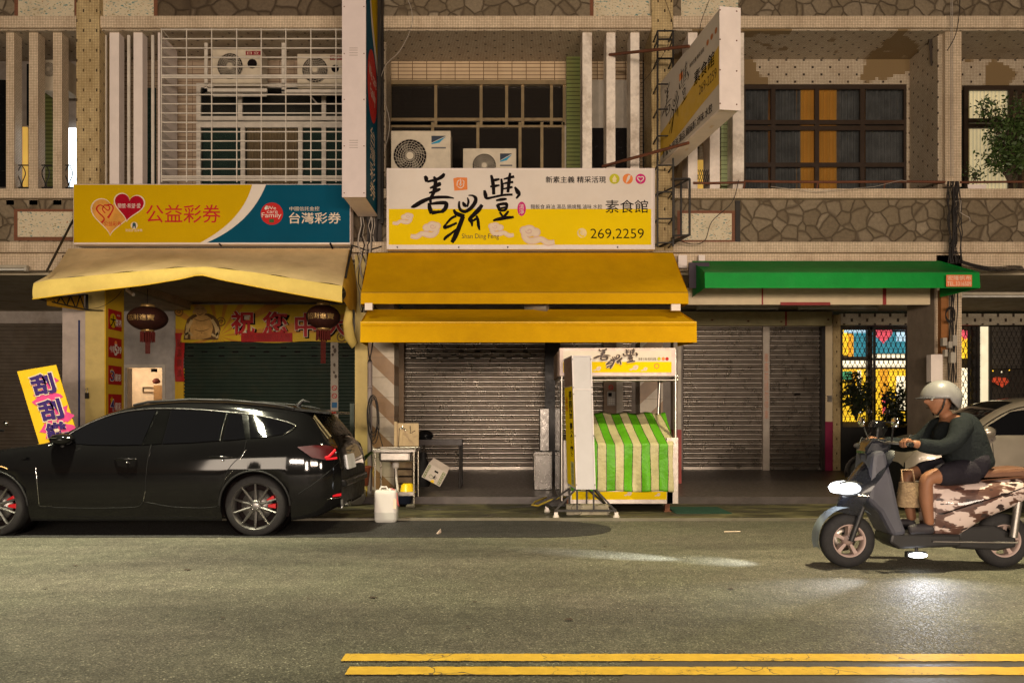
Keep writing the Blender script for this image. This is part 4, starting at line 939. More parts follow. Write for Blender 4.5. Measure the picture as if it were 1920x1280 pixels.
m.tube([tp[0],tp[1]], .012, 4); m.tube([tp[0],tp[2]], .012, 4); m.tube([tp[1],tp[2]], .022, 4); m.tube([P(193,582,11.9),tp[2]], .010, 4)
for t in (.25,.45,.65,.85): m.tube([tp[0].lerp(tp[1],t), tp[0].lerp(tp[2],min(1,t+.1))], .008, 4); m.tube([tp[0].lerp(tp[1],t), tp[0].lerp(tp[2],t-.08)], .008, 4)
m.build('bracket', black_steel, ta)
m = MB(); m.grid(lambda a, b: P(86+70*a, 556-4*a, 10.9+.95*a)+Vector((0,.02,-(.12+.12*a)*b)), 4, 2); m.build('side_flap', cloth('amber_canvas2',(.50,.27,.02),.3), ta, fixn=False)
# loose yellow canvas roll hanging on the post
m = MB(); m.tube([P(655,575,11.6),P(652,605,11.6),P(656,632,11.62),P(664,646,11.65),P(668,640,11.7)], [.05,.075,.085,.07,.03], 10, flat=.6)
tag(m.build('canvas_roll', pale_yel_cloth), 'limp faded yellow canvas roll hanging beside the right lantern', 'canvas roll')

# ------------------------------------------------------------------ air conditioners
def ac(u0, v0, u1, v1, Y, label, fan_u, fan_v, fan_r, logo='blue', dep=.32, grp='air conditioner units on the balconies', square=False):
    t = thing('air_conditioner', P((u0+u1)/2, v1, Y+dep/2).to_tuple(), label, 'air conditioner', grp); fr = fY(Y)
    m = MB(); m.pb(u0, v0, u1, v1, Y, dep); m.build('casing', paint('ac_ivory',(.56,.48,.36),.45,grime=.12), t, bevel=.012)
    g = MB(); g.rect(fr, fan_u-fan_r, fan_v-fan_r, fan_u+fan_r, fan_v+fan_r, .004) if square else g.disc(fr, fan_u, fan_v, fan_r, fan_r, .004, 32); g.build('fan_opening', ink, t)
    f = MB()
    for k in range(4):
        a = k*math.pi/2+.5; f.plate(fr, [(fan_u+fan_r*.2*math.cos(a),fan_v+fan_r*.2*math.sin(a)),(fan_u+fan_r*.85*math.cos(a+.25),fan_v+fan_r*.85*math.sin(a+.25)),(fan_u+fan_r*.85*math.cos(a+.95),fan_v+fan_r*.85*math.sin(a+.95))], .006)
    f.build('fan_blade', paint('fan_grey',(.10,.085,.06),.5), t)
    g = MB(); n_ = 7
    for k in range(1, n_+1):
        r = fan_r*k/n_; g.tube([fr(fan_u+r*math.cos(2*math.pi*i/28), fan_v+r*math.sin(2*math.pi*i/28), .02) for i in range(29)], .0035, 4, cap=False)
    for k in range(24):
        a = 2*math.pi*k/24; a2 = a+.5
        g.tube([fr(fan_u+fan_r*.2*math.cos(a),fan_v+fan_r*.2*math.sin(a),.022), fr(fan_u+fan_r*.6*math.cos(a+.2),fan_v+fan_r*.6*math.sin(a+.2),.026), fr(fan_u+fan_r*math.cos(a2),fan_v+fan_r*math.sin(a2),.02)], .003, 4, cap=False)
    gr = g.build('fan_grille', paint('grille_ivory',(.50,.43,.33),.45), t)
    g = MB(); g.disc(fr, fan_u, fan_v, fan_r*.22, fan_r*.22, .03, 16, .01); g.build('fan_hub', paint('ac_ivory',(.56,.48,.36),.45), t)
    lu = fan_u+fan_r+(u1-fan_u-fan_r)*.5; w = (u1-fan_u-fan_r)*.30
    if logo == 'blue':
        b = MB(); b.plate(fr, [(lu-w,v0+10),(lu+w,v0+10),(lu-w,v0+23)], .003); b.build('logo', paint('logo_dark',(.03,.04,.06),.4), t)
        b = MB(); b.plate(fr, [(lu+w,v0+11.5),(lu+w*.1,v0+23),(lu-w,v0+26),(lu-w,v0+24)], .004); b.build('logo', paint('logo_cyan',(.02,.25,.42),.4), t)
        b = MB(); b.rect(fr, lu-w, v0+31, lu+w, v0+34, .003); b.build('name_plate', paint('plate_grey',(.13,.12,.12),.4), t)
    else:
        b = MB(); b.rect(fr, lu-w*1.2, v0+4, lu+w*1.6, v0+12, .003); q = b.build('logo', paint('logo_maroon',(.22,.01,.02),.4), t)
        text('HITACHI' if False else '日立', fr, lu-w*.9, v0+5.2, lu+w*1.3, v0+10.8, .005, cloud_pink, q)
        b = MB(); b.disc(fr, lu, v0+28, w*.9, w*.9, .003, 12); b.build('badge', ink, t)
    return t
ac(733, 245, 845, 318, 12.0, 'larger ivory air conditioner with a cyan logo on the ledge left of its neighbour', 769, 293, 31)
ac(868, 278, 968, 318, 12.05, 'smaller ivory air conditioner half hidden by the top of the restaurant sign', 908, 311, 22)
ac(395, 92, 490, 158, 12.35, 'ivory air conditioner on the left behind the white window cage', 432, 125, 24, 'red')
ac(557, 101, 642, 165, 12.35, 'ivory air conditioner on the right behind the white window cage', 591, 132, 24, 'red')
ac(78, 112, 128, 170, 12.45, 'shaded air conditioner behind the mosaic tiled fins', 92, 131, 13, 'none')
for a, b, c in ((388,92,172),(530,70,172)):
    pass
br_ = MB()
for u in (386, 531): br_.pb(u-3, 70, u+3, 172, 12.33, .03)
br_.pb(383, 166, 500, 172, 12.33, .05); br_.pb(528, 168, 650, 174, 12.33, .05); br_.tube([P(400,180,12.4),P(500,180,12.4)], .012, 6); br_.tube([P(575,172,12.5),P(595,195,12.8)], .014, 6)
tag(br_.build('bracket_rack', white_alu), 'white steel rack carrying the two caged air conditioners', 'rack')

# ------------------------------------------------------------------ red lanterns
lan_m = paint('dark_red_lantern_silk', (.036,.011,.007), .6, spec=.2, var=.25, grime=.3, grimecol=(.04,.015,.01)); gold_m = paint('dull_gold', (.42,.27,.10), .35, metal=.5); tas_m = cloth('red_tassel', (.11,.018,.014), .3)
def lantern(u, v, rw, Y, label, topv, tail):
    c = P(u, v, Y); s = Y/F; t = thing('lantern', (c.x, c.y, c.z-23*s), label, 'lantern', 'red lanterns at the lottery shop')
    m = MB(); prof = []
    for i in range(15):
        a = -math.pi/2+math.pi*i/14; prof.append((max(.05, rw*s*math.cos(a)), 23*s*math.sin(a)))
    n = 40; c_ = c; rings = []
    for r, h in prof:
        rings.append([c+Vector((math.cos(2*math.pi*j/n), math.sin(2*math.pi*j/n), 0))*(r*(1+.025*(j%2)))+Vector((0,0,h)) for j in range(n)])
    m.add([q for g in rings for q in g], [(i*n+j, i*n+(j+1)%n, (i+1)*n+(j+1)%n, (i+1)*n+j) for i in range(14) for j in range(n)], smooth=True); m.build('lantern_body', lan_m, t)
    for q_, pf_ in ((c+Vector((0,0,22*s)), [(.0,.03),(.10,.035),(.11,-.005),(.09,-.02)]),(c-Vector((0,0,24*s)), [(.09,.03),(.10,0),(.0,-.01)])): m = MB(); m.lathe(q_, pf_, 20); m.build('lantern_cap', gold_m, t)
    m = MB()
    for k in range(18):
        a = 2*math.pi*k/18; q = c+Vector((.10*math.cos(a), .10*math.sin(a), -25*s)); m.tube([q, q+Vector((random.uniform(-.01,.01),0,-20*s*random.uniform(.85,1)))], .011, 5)
    for k in range(5): q = c+Vector(((k-2)*.016, 0, -25*s)); m.tube([q, q+Vector((0,0,-tail*s))], .007, 5)
    m.build('tassel', tas_m, t)
    m = MB(); m.tube([c+Vector((0,0,22*s)), P(u, topv, Y)], .006, 5); m.build('cord', cable_m, t)
    def frS(uu, vv, d=0):
        a = (uu-u)/rw; b = (vv-v)/23; a = max(-.95,min(.95,a)); ph = math.asin(a); rr = rw*s*math.sqrt(max(.05,1-b*b))+.012+d
        return c+Vector((rr*math.sin(ph), -rr*math.cos(ph), -b*23*s))
    text('招財進寶', frS, u-22, v-4, u+24, v+7, .004, gold_m, t, bold=.01)
lantern(277, 597, 35, 12.35, 'round dark red paper lantern with gold lettering in front of the pale wall', 541, 41)
lantern(606, 594, 31, 12.2, 'round dark red paper lantern with gold lettering in front of the yellow banner', 560, 62)

# ------------------------------------------------------------------ yellow banner above the green shutter
Y = YS-.16; fr = fY(Y)
bn = thing('banner', P(490, 642, Y).to_tuple(), 'yellow congratulation banner with a smiling golden figure above the green roller shutter', 'banner')
def banner_mat():
    m, n, b = nodes('sunray_banner'); p = pos(n); sp = n.nodes.new('ShaderNodeSeparateXYZ'); n.links.new(p, sp.inputs[0])
    dx = math_(n,'SUBTRACT',sp.outputs[0],ux(410,Y)); dz = math_(n,'SUBTRACT',sp.outputs[2],2.9)
    a = math_(n,'ARCTAN2',dz,dx); f = math_(n,'SINE',math_(n,'MULTIPLY',a,15))
    c = mixc(n, ramp(n,f,[(.35,0.0),(.65,1.0)]), (.68,.44,.02), (.60,.26,.03))
    n.links.new(c,b.inputs['Base Color']); b.inputs['Roughness'].default_value=.5; bump(n,b,noise(n,p,2.5,4),.4,.08); return m
m = MB(); m.grid(lambda a, b: fr(329+327*a, 571+(641-571)*b+1.5*math.sin(a*14)*b, .012*math.sin(a*20)), 40, 4); m.build('sheet', banner_mat(), bn, fixn=False)
for t_, u0_, u1_, v0_, v1_ in (('祝',433,479,582,628),('您',492,541,583,628),('中',553,594,586,632),('大',609,652,588,632)):
    text(t_, fr, u0_+2.5, v0_+2, u1_+3, v1_+2.5, .020, ink, bn, bold=.05); text(t_, fr, u0_, v0_, u1_, v1_, .022, cloud_pink, bn, bold=.055); text(t_, fr, u0_+.7, v0_+.8, u1_-.7, v1_-.8, .024, paint('banner_red',(.46,.015,.018),.5), bn, bold=.022)
m = MB(); m.rect(fr, 453, 624, 549, 641, .032, .005); rs = m.build('red_strip', paint('strip_red',(.40,.012,.012),.5), bn)
text('恭喜本店開出大獎', fr, 458, 627, 545, 638, .034, paint('strip_dark_red',(.28,.01,.01),.5), rs)
# smiling golden figure printed on the banner
gold1 = paint('gold_print', (.58,.33,.10), .45, var=.2, scale=12); gold2 = paint('gold_print_shadow', (.13,.065,.02), .5); gold3 = paint('gold_print_light',(.60,.42,.18),.45)
m = MB()
m.plate(fr, [(345,637),(347,615),(352,598),(362,590),(374,588),(392,588),(402,592),(411,602),(414,618),(409,637)], .020); m.build('robe', gold2, bn)
m = MB(); m.plate(fr, [(358,636),(357,615),(362,598),(372,592),(388,591),(397,598),(400,615),(396,632),(378,637)], .022); m.disc(fr, 376, 600, 9, 5, .0222); m.build('belly', gold1, bn)
m = MB(); m.plate(fr, [(365,585),(365,577),(369,573),(377,572),(384,575),(387,582),(385,590),(379,594),(371,593)], .023); m.disc(fr,364,585,2,4,.0228,10); m.disc(fr,387,584,2,4,.0228,10); m.build('head', gold1, bn)
m = MB(); m.stroke(fr,[(370,588,.8),(376,590.5,1.6),(382,587,.8)],.0245,4); m.stroke(fr,[(369,580,.6),(372,578.6,1),(374,580,.6)],.0246,3); m.stroke(fr,[(378,579.6,.6),(381,578.2,1),(383,579.6,.6)],.0247,3); m.stroke(fr,[(365,598,1),(378,602,1.2),(394,598,1)],.0248,4); m.stroke(fr,[(366,618,1),(378,621,1.2),(392,617,1)],.0249,4); m.disc(fr,379,624,1,1,.0249,8); m.build('face_line', gold2, bn, fixn=False)
for pts_ in (([(350,634,5),(353,616,6),(361,600,5)],[(347,628,3),(356,624,4),(362,630,3)],[(352,606,2),(350,616,2)]),([(408,634,5),(406,614,6),(398,599,5)],[(398,626,4),(404,630,4),(411,622,3)],[(409,612,2),(412,622,2)])):
    m = MB()
    for pts in pts_: m.stroke(fr, pts, .0252, 4)
    m.build('sleeve', gold3, bn, fixn=False)
for u, v, r in ((415,603,9),(336,585,9),(641,632,10)):
    m = MB(); m.ring(fr,u,v,r*.72,r*.95,.018); m.ring(fr,u,v,r*.15,r*.32,.018); m.stroke(fr,[(u-r*.5,v,r*.18),(u,v-r*.5,r*.18),(u+r*.5,v,r*.18)],.019,4); m.build('coin_mark', paint('coin_brown',(.20,.10,.012),.5), bn, fixn=False)
m = MB(); m.grid(lambda a, b: P(328+17*a+1.2*math.sin(b*7), 624+91*b, YS-.17-.01*math.sin(b*9+a*4)), 4, 12)
cp = tag(m.build('couplet_strip', paint('couplet_red',(.36,.015,.012),.6), fixn=False), 'narrow red paper couplet strip pasted beside the green roller shutter', 'couplet'); 
text('財\n源\n廣\n進', fY(YS-.19), 332, 636, 341, 706, .004, paint('couplet_ink',(.14,.02,.01),.6), cp, line=1.2)
m = MB(); m.pb(334, 716, 344, 752, YS-.12, .004); tag(m.build('notice_sheet', deep_yellow), 'small yellow notice sheet below the red couplet strip', 'notice')

# ------------------------------------------------------------------ lottery posters on the pillar side
xP = ux(196,YF)+.022
def frP(a, b, d=0): return Vector((xP+d, YF+.05+.45*a, b))
for t1, v0_, v1_, lb_, col in (('大樂透',578,616,'red lottery poster with a black running figure on yellow, topmost on the yellow pillar','sun'),('今彩539',631,669,'red lottery poster with white 539 lettering, second from the top of the yellow pillar',''),('3星彩',684,720,'red lottery poster with a big three and star, third down the yellow pillar','star'),('4星彩',738,776,'red lottery poster with a big four and star, lowest on the yellow pillar','star')):
    zt_, zb_ = vz(v0_,YF+.05), vz(v1_,YF+.05)
    fq = lambda u, v, d=0: frP(.04+.9*u, zt_+(zb_-zt_)*v, d)
    m = MB(); m.rect(fq, 0, 0, 1, 1, .004, .004); po = tag(m.build('poster', poster_red), lb_, 'poster', 'lottery posters on the yellow pillar')
    if col == 'sun': m = MB(); m.disc(fq, .34, .55, .26, .36, .006); m.build('sun_disc', lotto_yellow, po); text('大', fq, .12,.30,.56,.86,.008,ink,po,bold=.02); text('樂透', fq, .50,.42,.97,.82,.009,sign_white,po,bold=.02); text('彩券', fq, .62,.18,.86,.28,.008,sign_white,po)
    elif col == 'star':
        m = MB(); m.plate(fq, [(.25+(.16 if k%2==0 else .07)*math.cos(math.pi*k/5-1.57), .30+(.2 if k%2==0 else .09)*math.sin(math.pi*k/5-1.57)) for k in range(10)], .006); m.build('star', lotto_yellow, po)
        text(t1[0], fq, .10,.25,.44,.84,.008,sign_white,po,bold=.03); text(t1[0], fq, .13,.28,.41,.81,.009,purple,po,bold=.012); text(t1[1:], fq, .46,.42,.96,.80,.008,sign_white,po,bold=.02)
    else: text(t1[:2], fq, .06,.40,.48,.76,.008,sign_white,po,bold=.02); text('5', fq, .42,.30,.66,.88,.0085,sign_white,po,bold=.03); text('39', fq, .64,.40,.96,.76,.009,sign_white,po,bold=.02); m = MB(); m.disc(fq,.54,.26,.10,.13,.006,12); m.build('orange_blob', orange_m, po)

# ------------------------------------------------------------------ slanted scratch-card flag board
Y = 10.25; th_ = R(-17)
def frF(u, v, d=0):          # local pixels on the board: u 0..76, v 0..150, leaning to the left
    c, s_ = math.cos(th_), math.sin(th_); return P(32+u*c-v*s_*1.0, 696+u*s_*.55+v*c, Y, d)+Vector((0,.0025*v*0,0))
fl = thing('flag_board', P(90, 850, Y).to_tuple(), 'slanted yellow scratch card flag board with purple characters behind the dark parked car', 'flag board')
m = MB(); m.rect(frF, 0, 0, 76, 152, 0, .012); m.build('board', flag_yellow, fl)
m = MB()
for (u,v,r) in ((46,30,20),(40,62,24),(50,95,26),(38,120,24),(55,128,22)):
    m.plate(frF, [(u+r*(1+.28*math.sin(k*2.4+u))*math.cos(k*2*math.pi/16)*1.1, v+r*.7*(1+.3*math.cos(k*3.1+v))*math.sin(k*2*math.pi/16)) for k in range(16)], .003+.0004*u/10)
m.build('pink_splash', pink, fl, fixn=False)
for t_, v0_ in (('刮',10),('刮',60),('樂',104)):
    text(t_, frF, 17, v0_, 66, v0_+44, .010, flag_yellow if False else cloud_pink, fl, bold=.065); text(t_, frF, 19, v0_+2, 64, v0_+42, .012, purple, fl, bold=.045)
m = MB(); m.tube([frF(74,4,-.02), frF(74,150,-.02), P(118,900,Y+.02)], .012, 6); m.build('pole', steel, fl)
# ------------------------------------------------------------------ cars
def smooth(tab, x):
    xs = [a for a, _ in tab]
    if x <= xs[0]: return tab[0][1]
    if x >= xs[-1]: return tab[-1][1]
    for i in range(len(tab)-1):
        if x <= tab[i+1][0]:
            (x0,y0),(x1,y1) = tab[i], tab[i+1]; h = x1-x0; t = (x-x0)/h
            def sl(k):
                if k <= 0 or k >= len(tab)-1: return 0 if False else (tab[min(k+1,len(tab)-1)][1]-tab[max(k-1,0)][1])/max(1e-6,(tab[min(k+1,len(tab)-1)][0]-tab[max(k-1,0)][0]))
                d0 = (tab[k][1]-tab[k-1][1])/(tab[k][0]-tab[k-1][0]); d1 = (tab[k+1][1]-tab[k][1])/(tab[k+1][0]-tab[k][0])
                return 0 if d0*d1 <= 0 else 2*d0*d1/(d0+d1)
            m0, m1 = sl(i)*h, sl(i+1)*h
            return (2*t**3-3*t*t+1)*y0+(t**3-2*t*t+t)*m0+(-2*t**3+3*t*t)*y1+(t**3-t*t)*m1
class Body:
    """car body described by its long section; local s runs from the nose to the tail"""
    def __init__(b, X0, Yc, L, zr, zb, wmax, taper, sill, wheels, ra, zw, roofw):
        b.X0, b.Yc, b.L, b.zr, b.zb, b.wm, b.tp, b.sill, b.wh, b.ra, b.zw, b.rw = X0, Yc, L, zr, zb, wmax, taper, sill, wheels, ra, zw, roofw
    def section(b, s):
        k = smooth(b.tp, s)*b.wm; zr = smooth(b.zr, s); zb = min(smooth(b.zb, s), zr-.025)
        low = smooth(b.sill, s)
        for w in b.wh:
            d = abs(s-w)
            if d < b.ra: low = max(low, b.zw+math.sqrt(b.ra**2-d*d))
        rw = smooth(b.rw, s)
        pts = [(.90*k, low-.02), (.945*k, .24), (.985*k, .42), (1.0*k, .58), (.995*k, .70), (.985*k, .80), (.962*k, max(.84, zb-.06)), (.93*k, zb),
               (rw+.04, zb+(zr-.075-zb)*.93), (rw, zr-.045), (rw*.82, zr-.018), (rw*.45, zr-.004), (0, zr)]
        out = []; zmin = low
        for i, (w, z) in enumerate(pts):
            if i == 0: z = low
            z = max(z, low+.004*i); z = min(z, zr - .0015*(len(pts)-1-i)); out.append((w, z))
        return out
    def W(b, s, z):
        pts = b.section(s)
        for (w0,z0),(w1,z1) in zip(pts, pts[1:]):
            if z <= z1+1e-6: return w0+(w1-w0)*max(0,min(1,(z-z0)/max(1e-5,z1-z0)))
        return 0
    def S(b, s, z, off=0, side=-1): return Vector((b.X0+s, b.Yc+side*(b.W(s, z)+off), z))
    def fromuv(b, u, v):
        """side-on picture reading: where the ray through photo pixel (u, v) meets the near flank"""
        Y = b.Yc-b.wm
        for _ in range(12):
            s = ux(u, Y)-b.X0; z = vz(v, Y); s = min(max(s,0),b.L); Y = Y*.5+.5*(b.Yc-b.W(s, z))
        return s, z
def build_car(b, paint_m, root, stations=150):
    m = MB(); ss = [b.L*(i/stations) for i in range(stations+1)]
    for w in b.wh: ss += [w-b.ra+.002, w+b.ra-.002, w-b.ra-.002, w+b.ra+.002, w-b.ra+.03, w+b.ra-.03]
    ss = sorted(x for x in ss if 0 <= x <= b.L); rows = [b.section(s) for s in ss]; n = len(rows[0]); fine = []
    for s, r in zip(ss, rows):
        full = [Vector((b.X0+s, b.Yc-w, z)) for w, z in r]+[Vector((b.X0+s, b.Yc+w, z)) for w, z in r[:-1][::-1]]
        fine.append(full)
    k = len(fine[0]); vs = [q for g in fine for q in g]
    m.add(vs, [(i*k+j, i*k+j+1, (i+1)*k+j+1, (i+1)*k+j) for i in range(len(ss)-1) for j in range(k-1)], smooth=True)
    m.add(fine[0], [tuple(range(k))], 1, False); m.add(fine[-1], [tuple(range(k))[::-1]], 1, False)
    return m.build('body', [paint_m, paint('satin_dark_panel',(.010,.010,.011),.6,spec=.2)], root)
def patch(b, lower, upper, left, right, off, name, mt, root, na=24, nb=8, side=-1):
    """panel on the flank between two (s, z) edges: four corner-to-corner curves given as lists of (s, z)"""
    def ev(c, t):
        t = t*(len(c)-1); i = min(int(t), len(c)-2); f = t-i; return (c[i][0]+(c[i+1][0]-c[i][0])*f, c[i][1]+(c[i+1][1]-c[i][1])*f)
    def fn(a, t):
        lo, up = ev(lower, a), ev(upper, a); s, z = lo[0]+(up[0]-lo[0])*t, lo[1]+(up[1]-lo[1])*t; return b.S(s, z, off, side)
    m = MB(); m.grid(fn, na, nb); return m.build(name, mt, root, fixn=False)
def wheel(root, c, r, rim, side, spokes, rim_m, width=.21, caliper=None, spoke_w=.016):
    """tyre with sidewall and tread, dished rim, tapering spokes, hub and nuts; side -1 faces the camera"""
    c = Vector(c); t = MB(); prof = [(rim,-.5),(rim+.01,-.52),(r*.93,-.50),(r*.985,-.42),(r,-.3),(r,.3),(r*.985,.42),(r*.93,.5),(rim,.5)]
    t.lathe(c, [(a, h*width) for a, h in prof], 48, 'y'); ty = t.build('wheel', rubber, root)
    y0 = side*width*.5; q = lambda a, rad, d: c+Vector((math.cos(a)*rad, y0-side*d, math.sin(a)*rad))
    m = MB(); m.lathe(c, [(rim*1.0,-side*y0*side*1.0 if False else -y0-.0),(rim*.985,-y0-side*-.006),(rim*.93,-y0+side*.02),(rim*.90,-y0+side*.10)], 48, 'y'); m.build('rim_lip', rim_m, ty)
    m = MB()
    for k in range(spokes):
        a = 2*math.pi*k/spokes+math.pi/2
        A = [q(a-spoke_w*1.2/.06, .055, .03), q(a+spoke_w*1.2/.06, .055, .03), q(a+spoke_w*.55/rim, rim*.95, .012), q(a-spoke_w*.55/rim, rim*.95, .012)]
        Bk = [p_+Vector((0,-side*.03,0)) for p_ in A]; mid = (A[0]+A[1]+A[2]+A[3])/4+Vector((0,side*.012,0))
        b0, b1 = (A[0]+A[1])/2+Vector((0,side*.012,0)), (A[2]+A[3])/2+Vector((0,side*.008,0))
        m.add(A+Bk+[b0,b1], [(0,8,9,3),(8,1,2,9),(0,3,7,4),(1,5,6,2),(0,4,5,1,8),(3,9,2,6,7)])
    m.lathe(c, [(.0,-y0+side*.012),(.028,-y0+side*.012),(.06,-y0+side*.022),(.068,-y0+side*.05)], 24, 'y')
    m.build('rim_spokes', rim_m, ty)
    m = MB()
    for k in range(5):
        a = 2*math.pi*k/5+.3; m.lathe(q(a,.042,.02), [(.009,0),(.009,side*-.006),(0,side*-.008)], 8, 'y')
    m.build('wheel_nut', chrome, ty)
    m = MB(); m.lathe(c, [(0,-y0+side*.075),(rim*.66,-y0+side*.075),(rim*.66,-y0+side*.10),(0,-y0+side*.1)], 32, 'y'); m.build('brake_disc', paint('brake_steel',(.22,.21,.20),.35,metal=.9), ty)
    m = MB(); m.lathe(c, [(0,-y0+side*.13),(rim*.97,-y0+side*.13)], 32, 'y'); m.build('wheel_back', ink, ty)
    if caliper:
        m = MB()
        for a0 in (.42, -.02):
            m.hexa([q(a0-.12,rim*.50,.05),q(a0+.12,rim*.50,.05),q(a0+.13,rim*.84,.05),q(a0-.13,rim*.84,.05)],[q(a0-.12,rim*.50,.09),q(a0+.12,rim*.50,.09),q(a0+.13,rim*.84,.09),q(a0-.13,rim*.84,.09)])
        m.build('brake_caliper', caliper, ty, bevel=.006)
    return ty
def seam(b, pts, r, mt, root, off=.001, name='door_seam', side=-1, sub=5):
    q = catmull([(s,z,0) for s, z in pts], sub); m = MB(); m.tube([b.S(s, z, off, side) for s, z, _ in q], r, 5); return m.build(name, mt, root)

# dark grey estate car parked on the left
def carpaint(name, col, rough=.25, metal=.5):
    m, n, b = nodes(name); p = pos(n)
    fl = N(n,'ShaderNodeTexVoronoi'); fl.inputs['Scale'].default_value = 900; n.links.new(p, fl.inputs['Vector'])
    c = ramp(n, noise(n,p,3,5), [(.3,tuple(x*.9 for x in col)),(.7,tuple(x*1.1 for x in col))]); n.links.new(c,b.inputs['Base Color'])
    b.inputs['Metallic'].default_value=metal; n.links.new(ramp(n,noise(n,p,4,6),[(.35,rough),(.75,rough+.12)]),b.inputs['Roughness'])
    b.inputs['Coat Weight'].default_value=1; b.inputs['Coat Roughness'].default_value=.06; b.inputs['Coat IOR'].default_value=1.4; b.inputs['Specular IOR Level'].default_value=(.5 if metal else .02); return m
grey_paint = carpaint('dark_grey_car_paint', (.004,.0038,.004), .55, .0); black_glass = paint('tinted_car_glass', (.004,.004,.005), .03, spec=.07, var=.01, rv=(.01,.01))
gb = Body(X0=-6.236, Yc=8.96, L=4.43, wmax=.905,
 zr=[(0,.56),(.05,.68),(.18,.77),(.5,.86),(.9,.925),(1.2,.965),(1.33,.995),(1.6,1.145),(1.9,1.285),(2.15,1.365),(2.45,1.412),(2.75,1.428),(3.1,1.424),(3.5,1.395),(3.8,1.36),(3.98,1.325),(4.07,1.285),(4.16,1.20),(4.28,1.06),(4.36,.965),(4.40,.90),(4.43,.70)],
 zb=[(0,.5),(.2,.72),(.9,.88),(1.3,.93),(1.8,.938),(2.6,.950),(3.2,.985),(3.7,1.02),(3.95,1.03),(4.1,1.01),(4.28,.96),(4.38,.90),(4.43,.66)],
 taper=[(0,.62),(.08,.74),(.25,.87),(.55,.96),(1.0,.995),(2,1),(3.3,1),(3.75,.985),(4.05,.95),(4.23,.90),(4.35,.83),(4.43,.74)],
 sill=[(0,.22),(.3,.17),(1.0,.155),(3.4,.155),(3.95,.16),(4.2,.20),(4.43,.30)], wheels=[.88,3.58], ra=.355, zw=.315,
 roofw=[(0,.52),(.6,.66),(1.3,.72),(1.6,.68),(2.2,.60),(3.0,.585),(3.8,.57),(4.1,.56),(4.43,.62)])
car = thing('parked_car', (gb.X0+2.27, gb.Yc, 0), 'dark grey estate car with tinted windows and multi spoke wheels parked at the kerb', 'car')
build_car(gb, grey_paint, car)
m = MB(); m.box(gb.X0+.35, gb.X0+4.2, gb.Yc-.74, gb.Yc+.74, .19, .55); m.build('underbody', ink, car)
for w in gb.wh:
    for sd in (-1,1): m = MB(); m.lathe((gb.X0+w, gb.Yc, .315), [(.352,sd*.80),(.352,sd*.55),(.0,sd*.55)], 40, 'y'); m.build('wheel_well', ink, car)
rim_m = paint('gunmetal_rim', (.20,.19,.185), .34, metal=.85, var=.1)
red_cal = paint('red_caliper', (.50,.01,.015), .4)
for w in gb.wh:
    for sd in (-1, 1): wheel(car, (gb.X0+w, gb.Yc+sd*.765, .313), .313, .243, sd, 10, rim_m, caliper=red_cal)
def uvs(b, L): return [b.fromuv(u, v) for u, v in L]
# side windows
patch(gb, uvs(gb,[(118,829),(170,833),(220,833.5),(266,833)]), uvs(gb,[(122,818),(175,790),(232,774),(294,768)]), 0, 0, .010, 'front_side_window', black_glass, car)
patch(gb, uvs(gb,[(305,831),(360,829),(412,825)]), uvs(gb,[(322,768),(375,770),(424,774)]), 0, 0, .010, 'rear_side_window', black_glass, car)
patch(gb, uvs(gb,[(418,825),(440,823.5),(460,821.5)]), uvs(gb,[(430,774.5),(442,775.5),(454,777)]), 0, 0, .010, 'quarter_window', black_glass, car)
patch(gb, uvs(gb,[(470,821),(500,818),(533,813),(553,799)]), uvs(gb,[(466,778),(490,781),(515,786),(554,797)]), 0, 0, .010, 'quarter_window', black_glass, car)
gbt = paint('gloss_black_trim',(.004,.004,.004),.06,spec=.25,rv=(.01,.02))
patch(gb, uvs(gb,[(411,825),(440,823.5),(471,820.5)]), uvs(gb,[(421,773.5),(445,775.5),(468,778)]), 0, 0, .007, 'door_pillar', gbt, car)
patch(gb, uvs(gb,[(267,833),(285,832.5),(303,831)]), uvs(gb,[(296,768),(308,768),(320,768)]), 0, 0, .009, 'door_pillar', gbt, car)
# far-side glass, windscreen and tail glass
for sd in (1,):
    patch(gb, [(1.55,.95),(2.3,.955),(3.9,1.04)], [(2.1,1.29),(2.6,1.35),(3.75,1.28)], 0, 0, .004, 'side_window', black_glass, car, side=1)
def ws(s, t, off=.006):
    w = smooth(gb.rw, s)*.94; z = smooth(gb.zr, s)-.045*abs(t)**3
    return Vector((gb.X0+s-off, gb.Yc+t*w, z+off))
m = MB(); m.grid(lambda a, c: ws(1.38+.74*a, -1+2*c), 12, 12); m.build('windscreen', black_glass, car, fixn=False)
m = MB(); m.grid(lambda a, c: Vector((gb.X0+4.09+.22*a+.008, gb.Yc+(-1+2*c)*(.55-.02*a), smooth(gb.zr, 4.09+.22*a)+.006-.03*abs(-1+2*c)**4)), 8, 12); m.build('tail_window', paint('dark_tail_glass',(.004,.004,.004),.25,spec=.2), car, fixn=False)
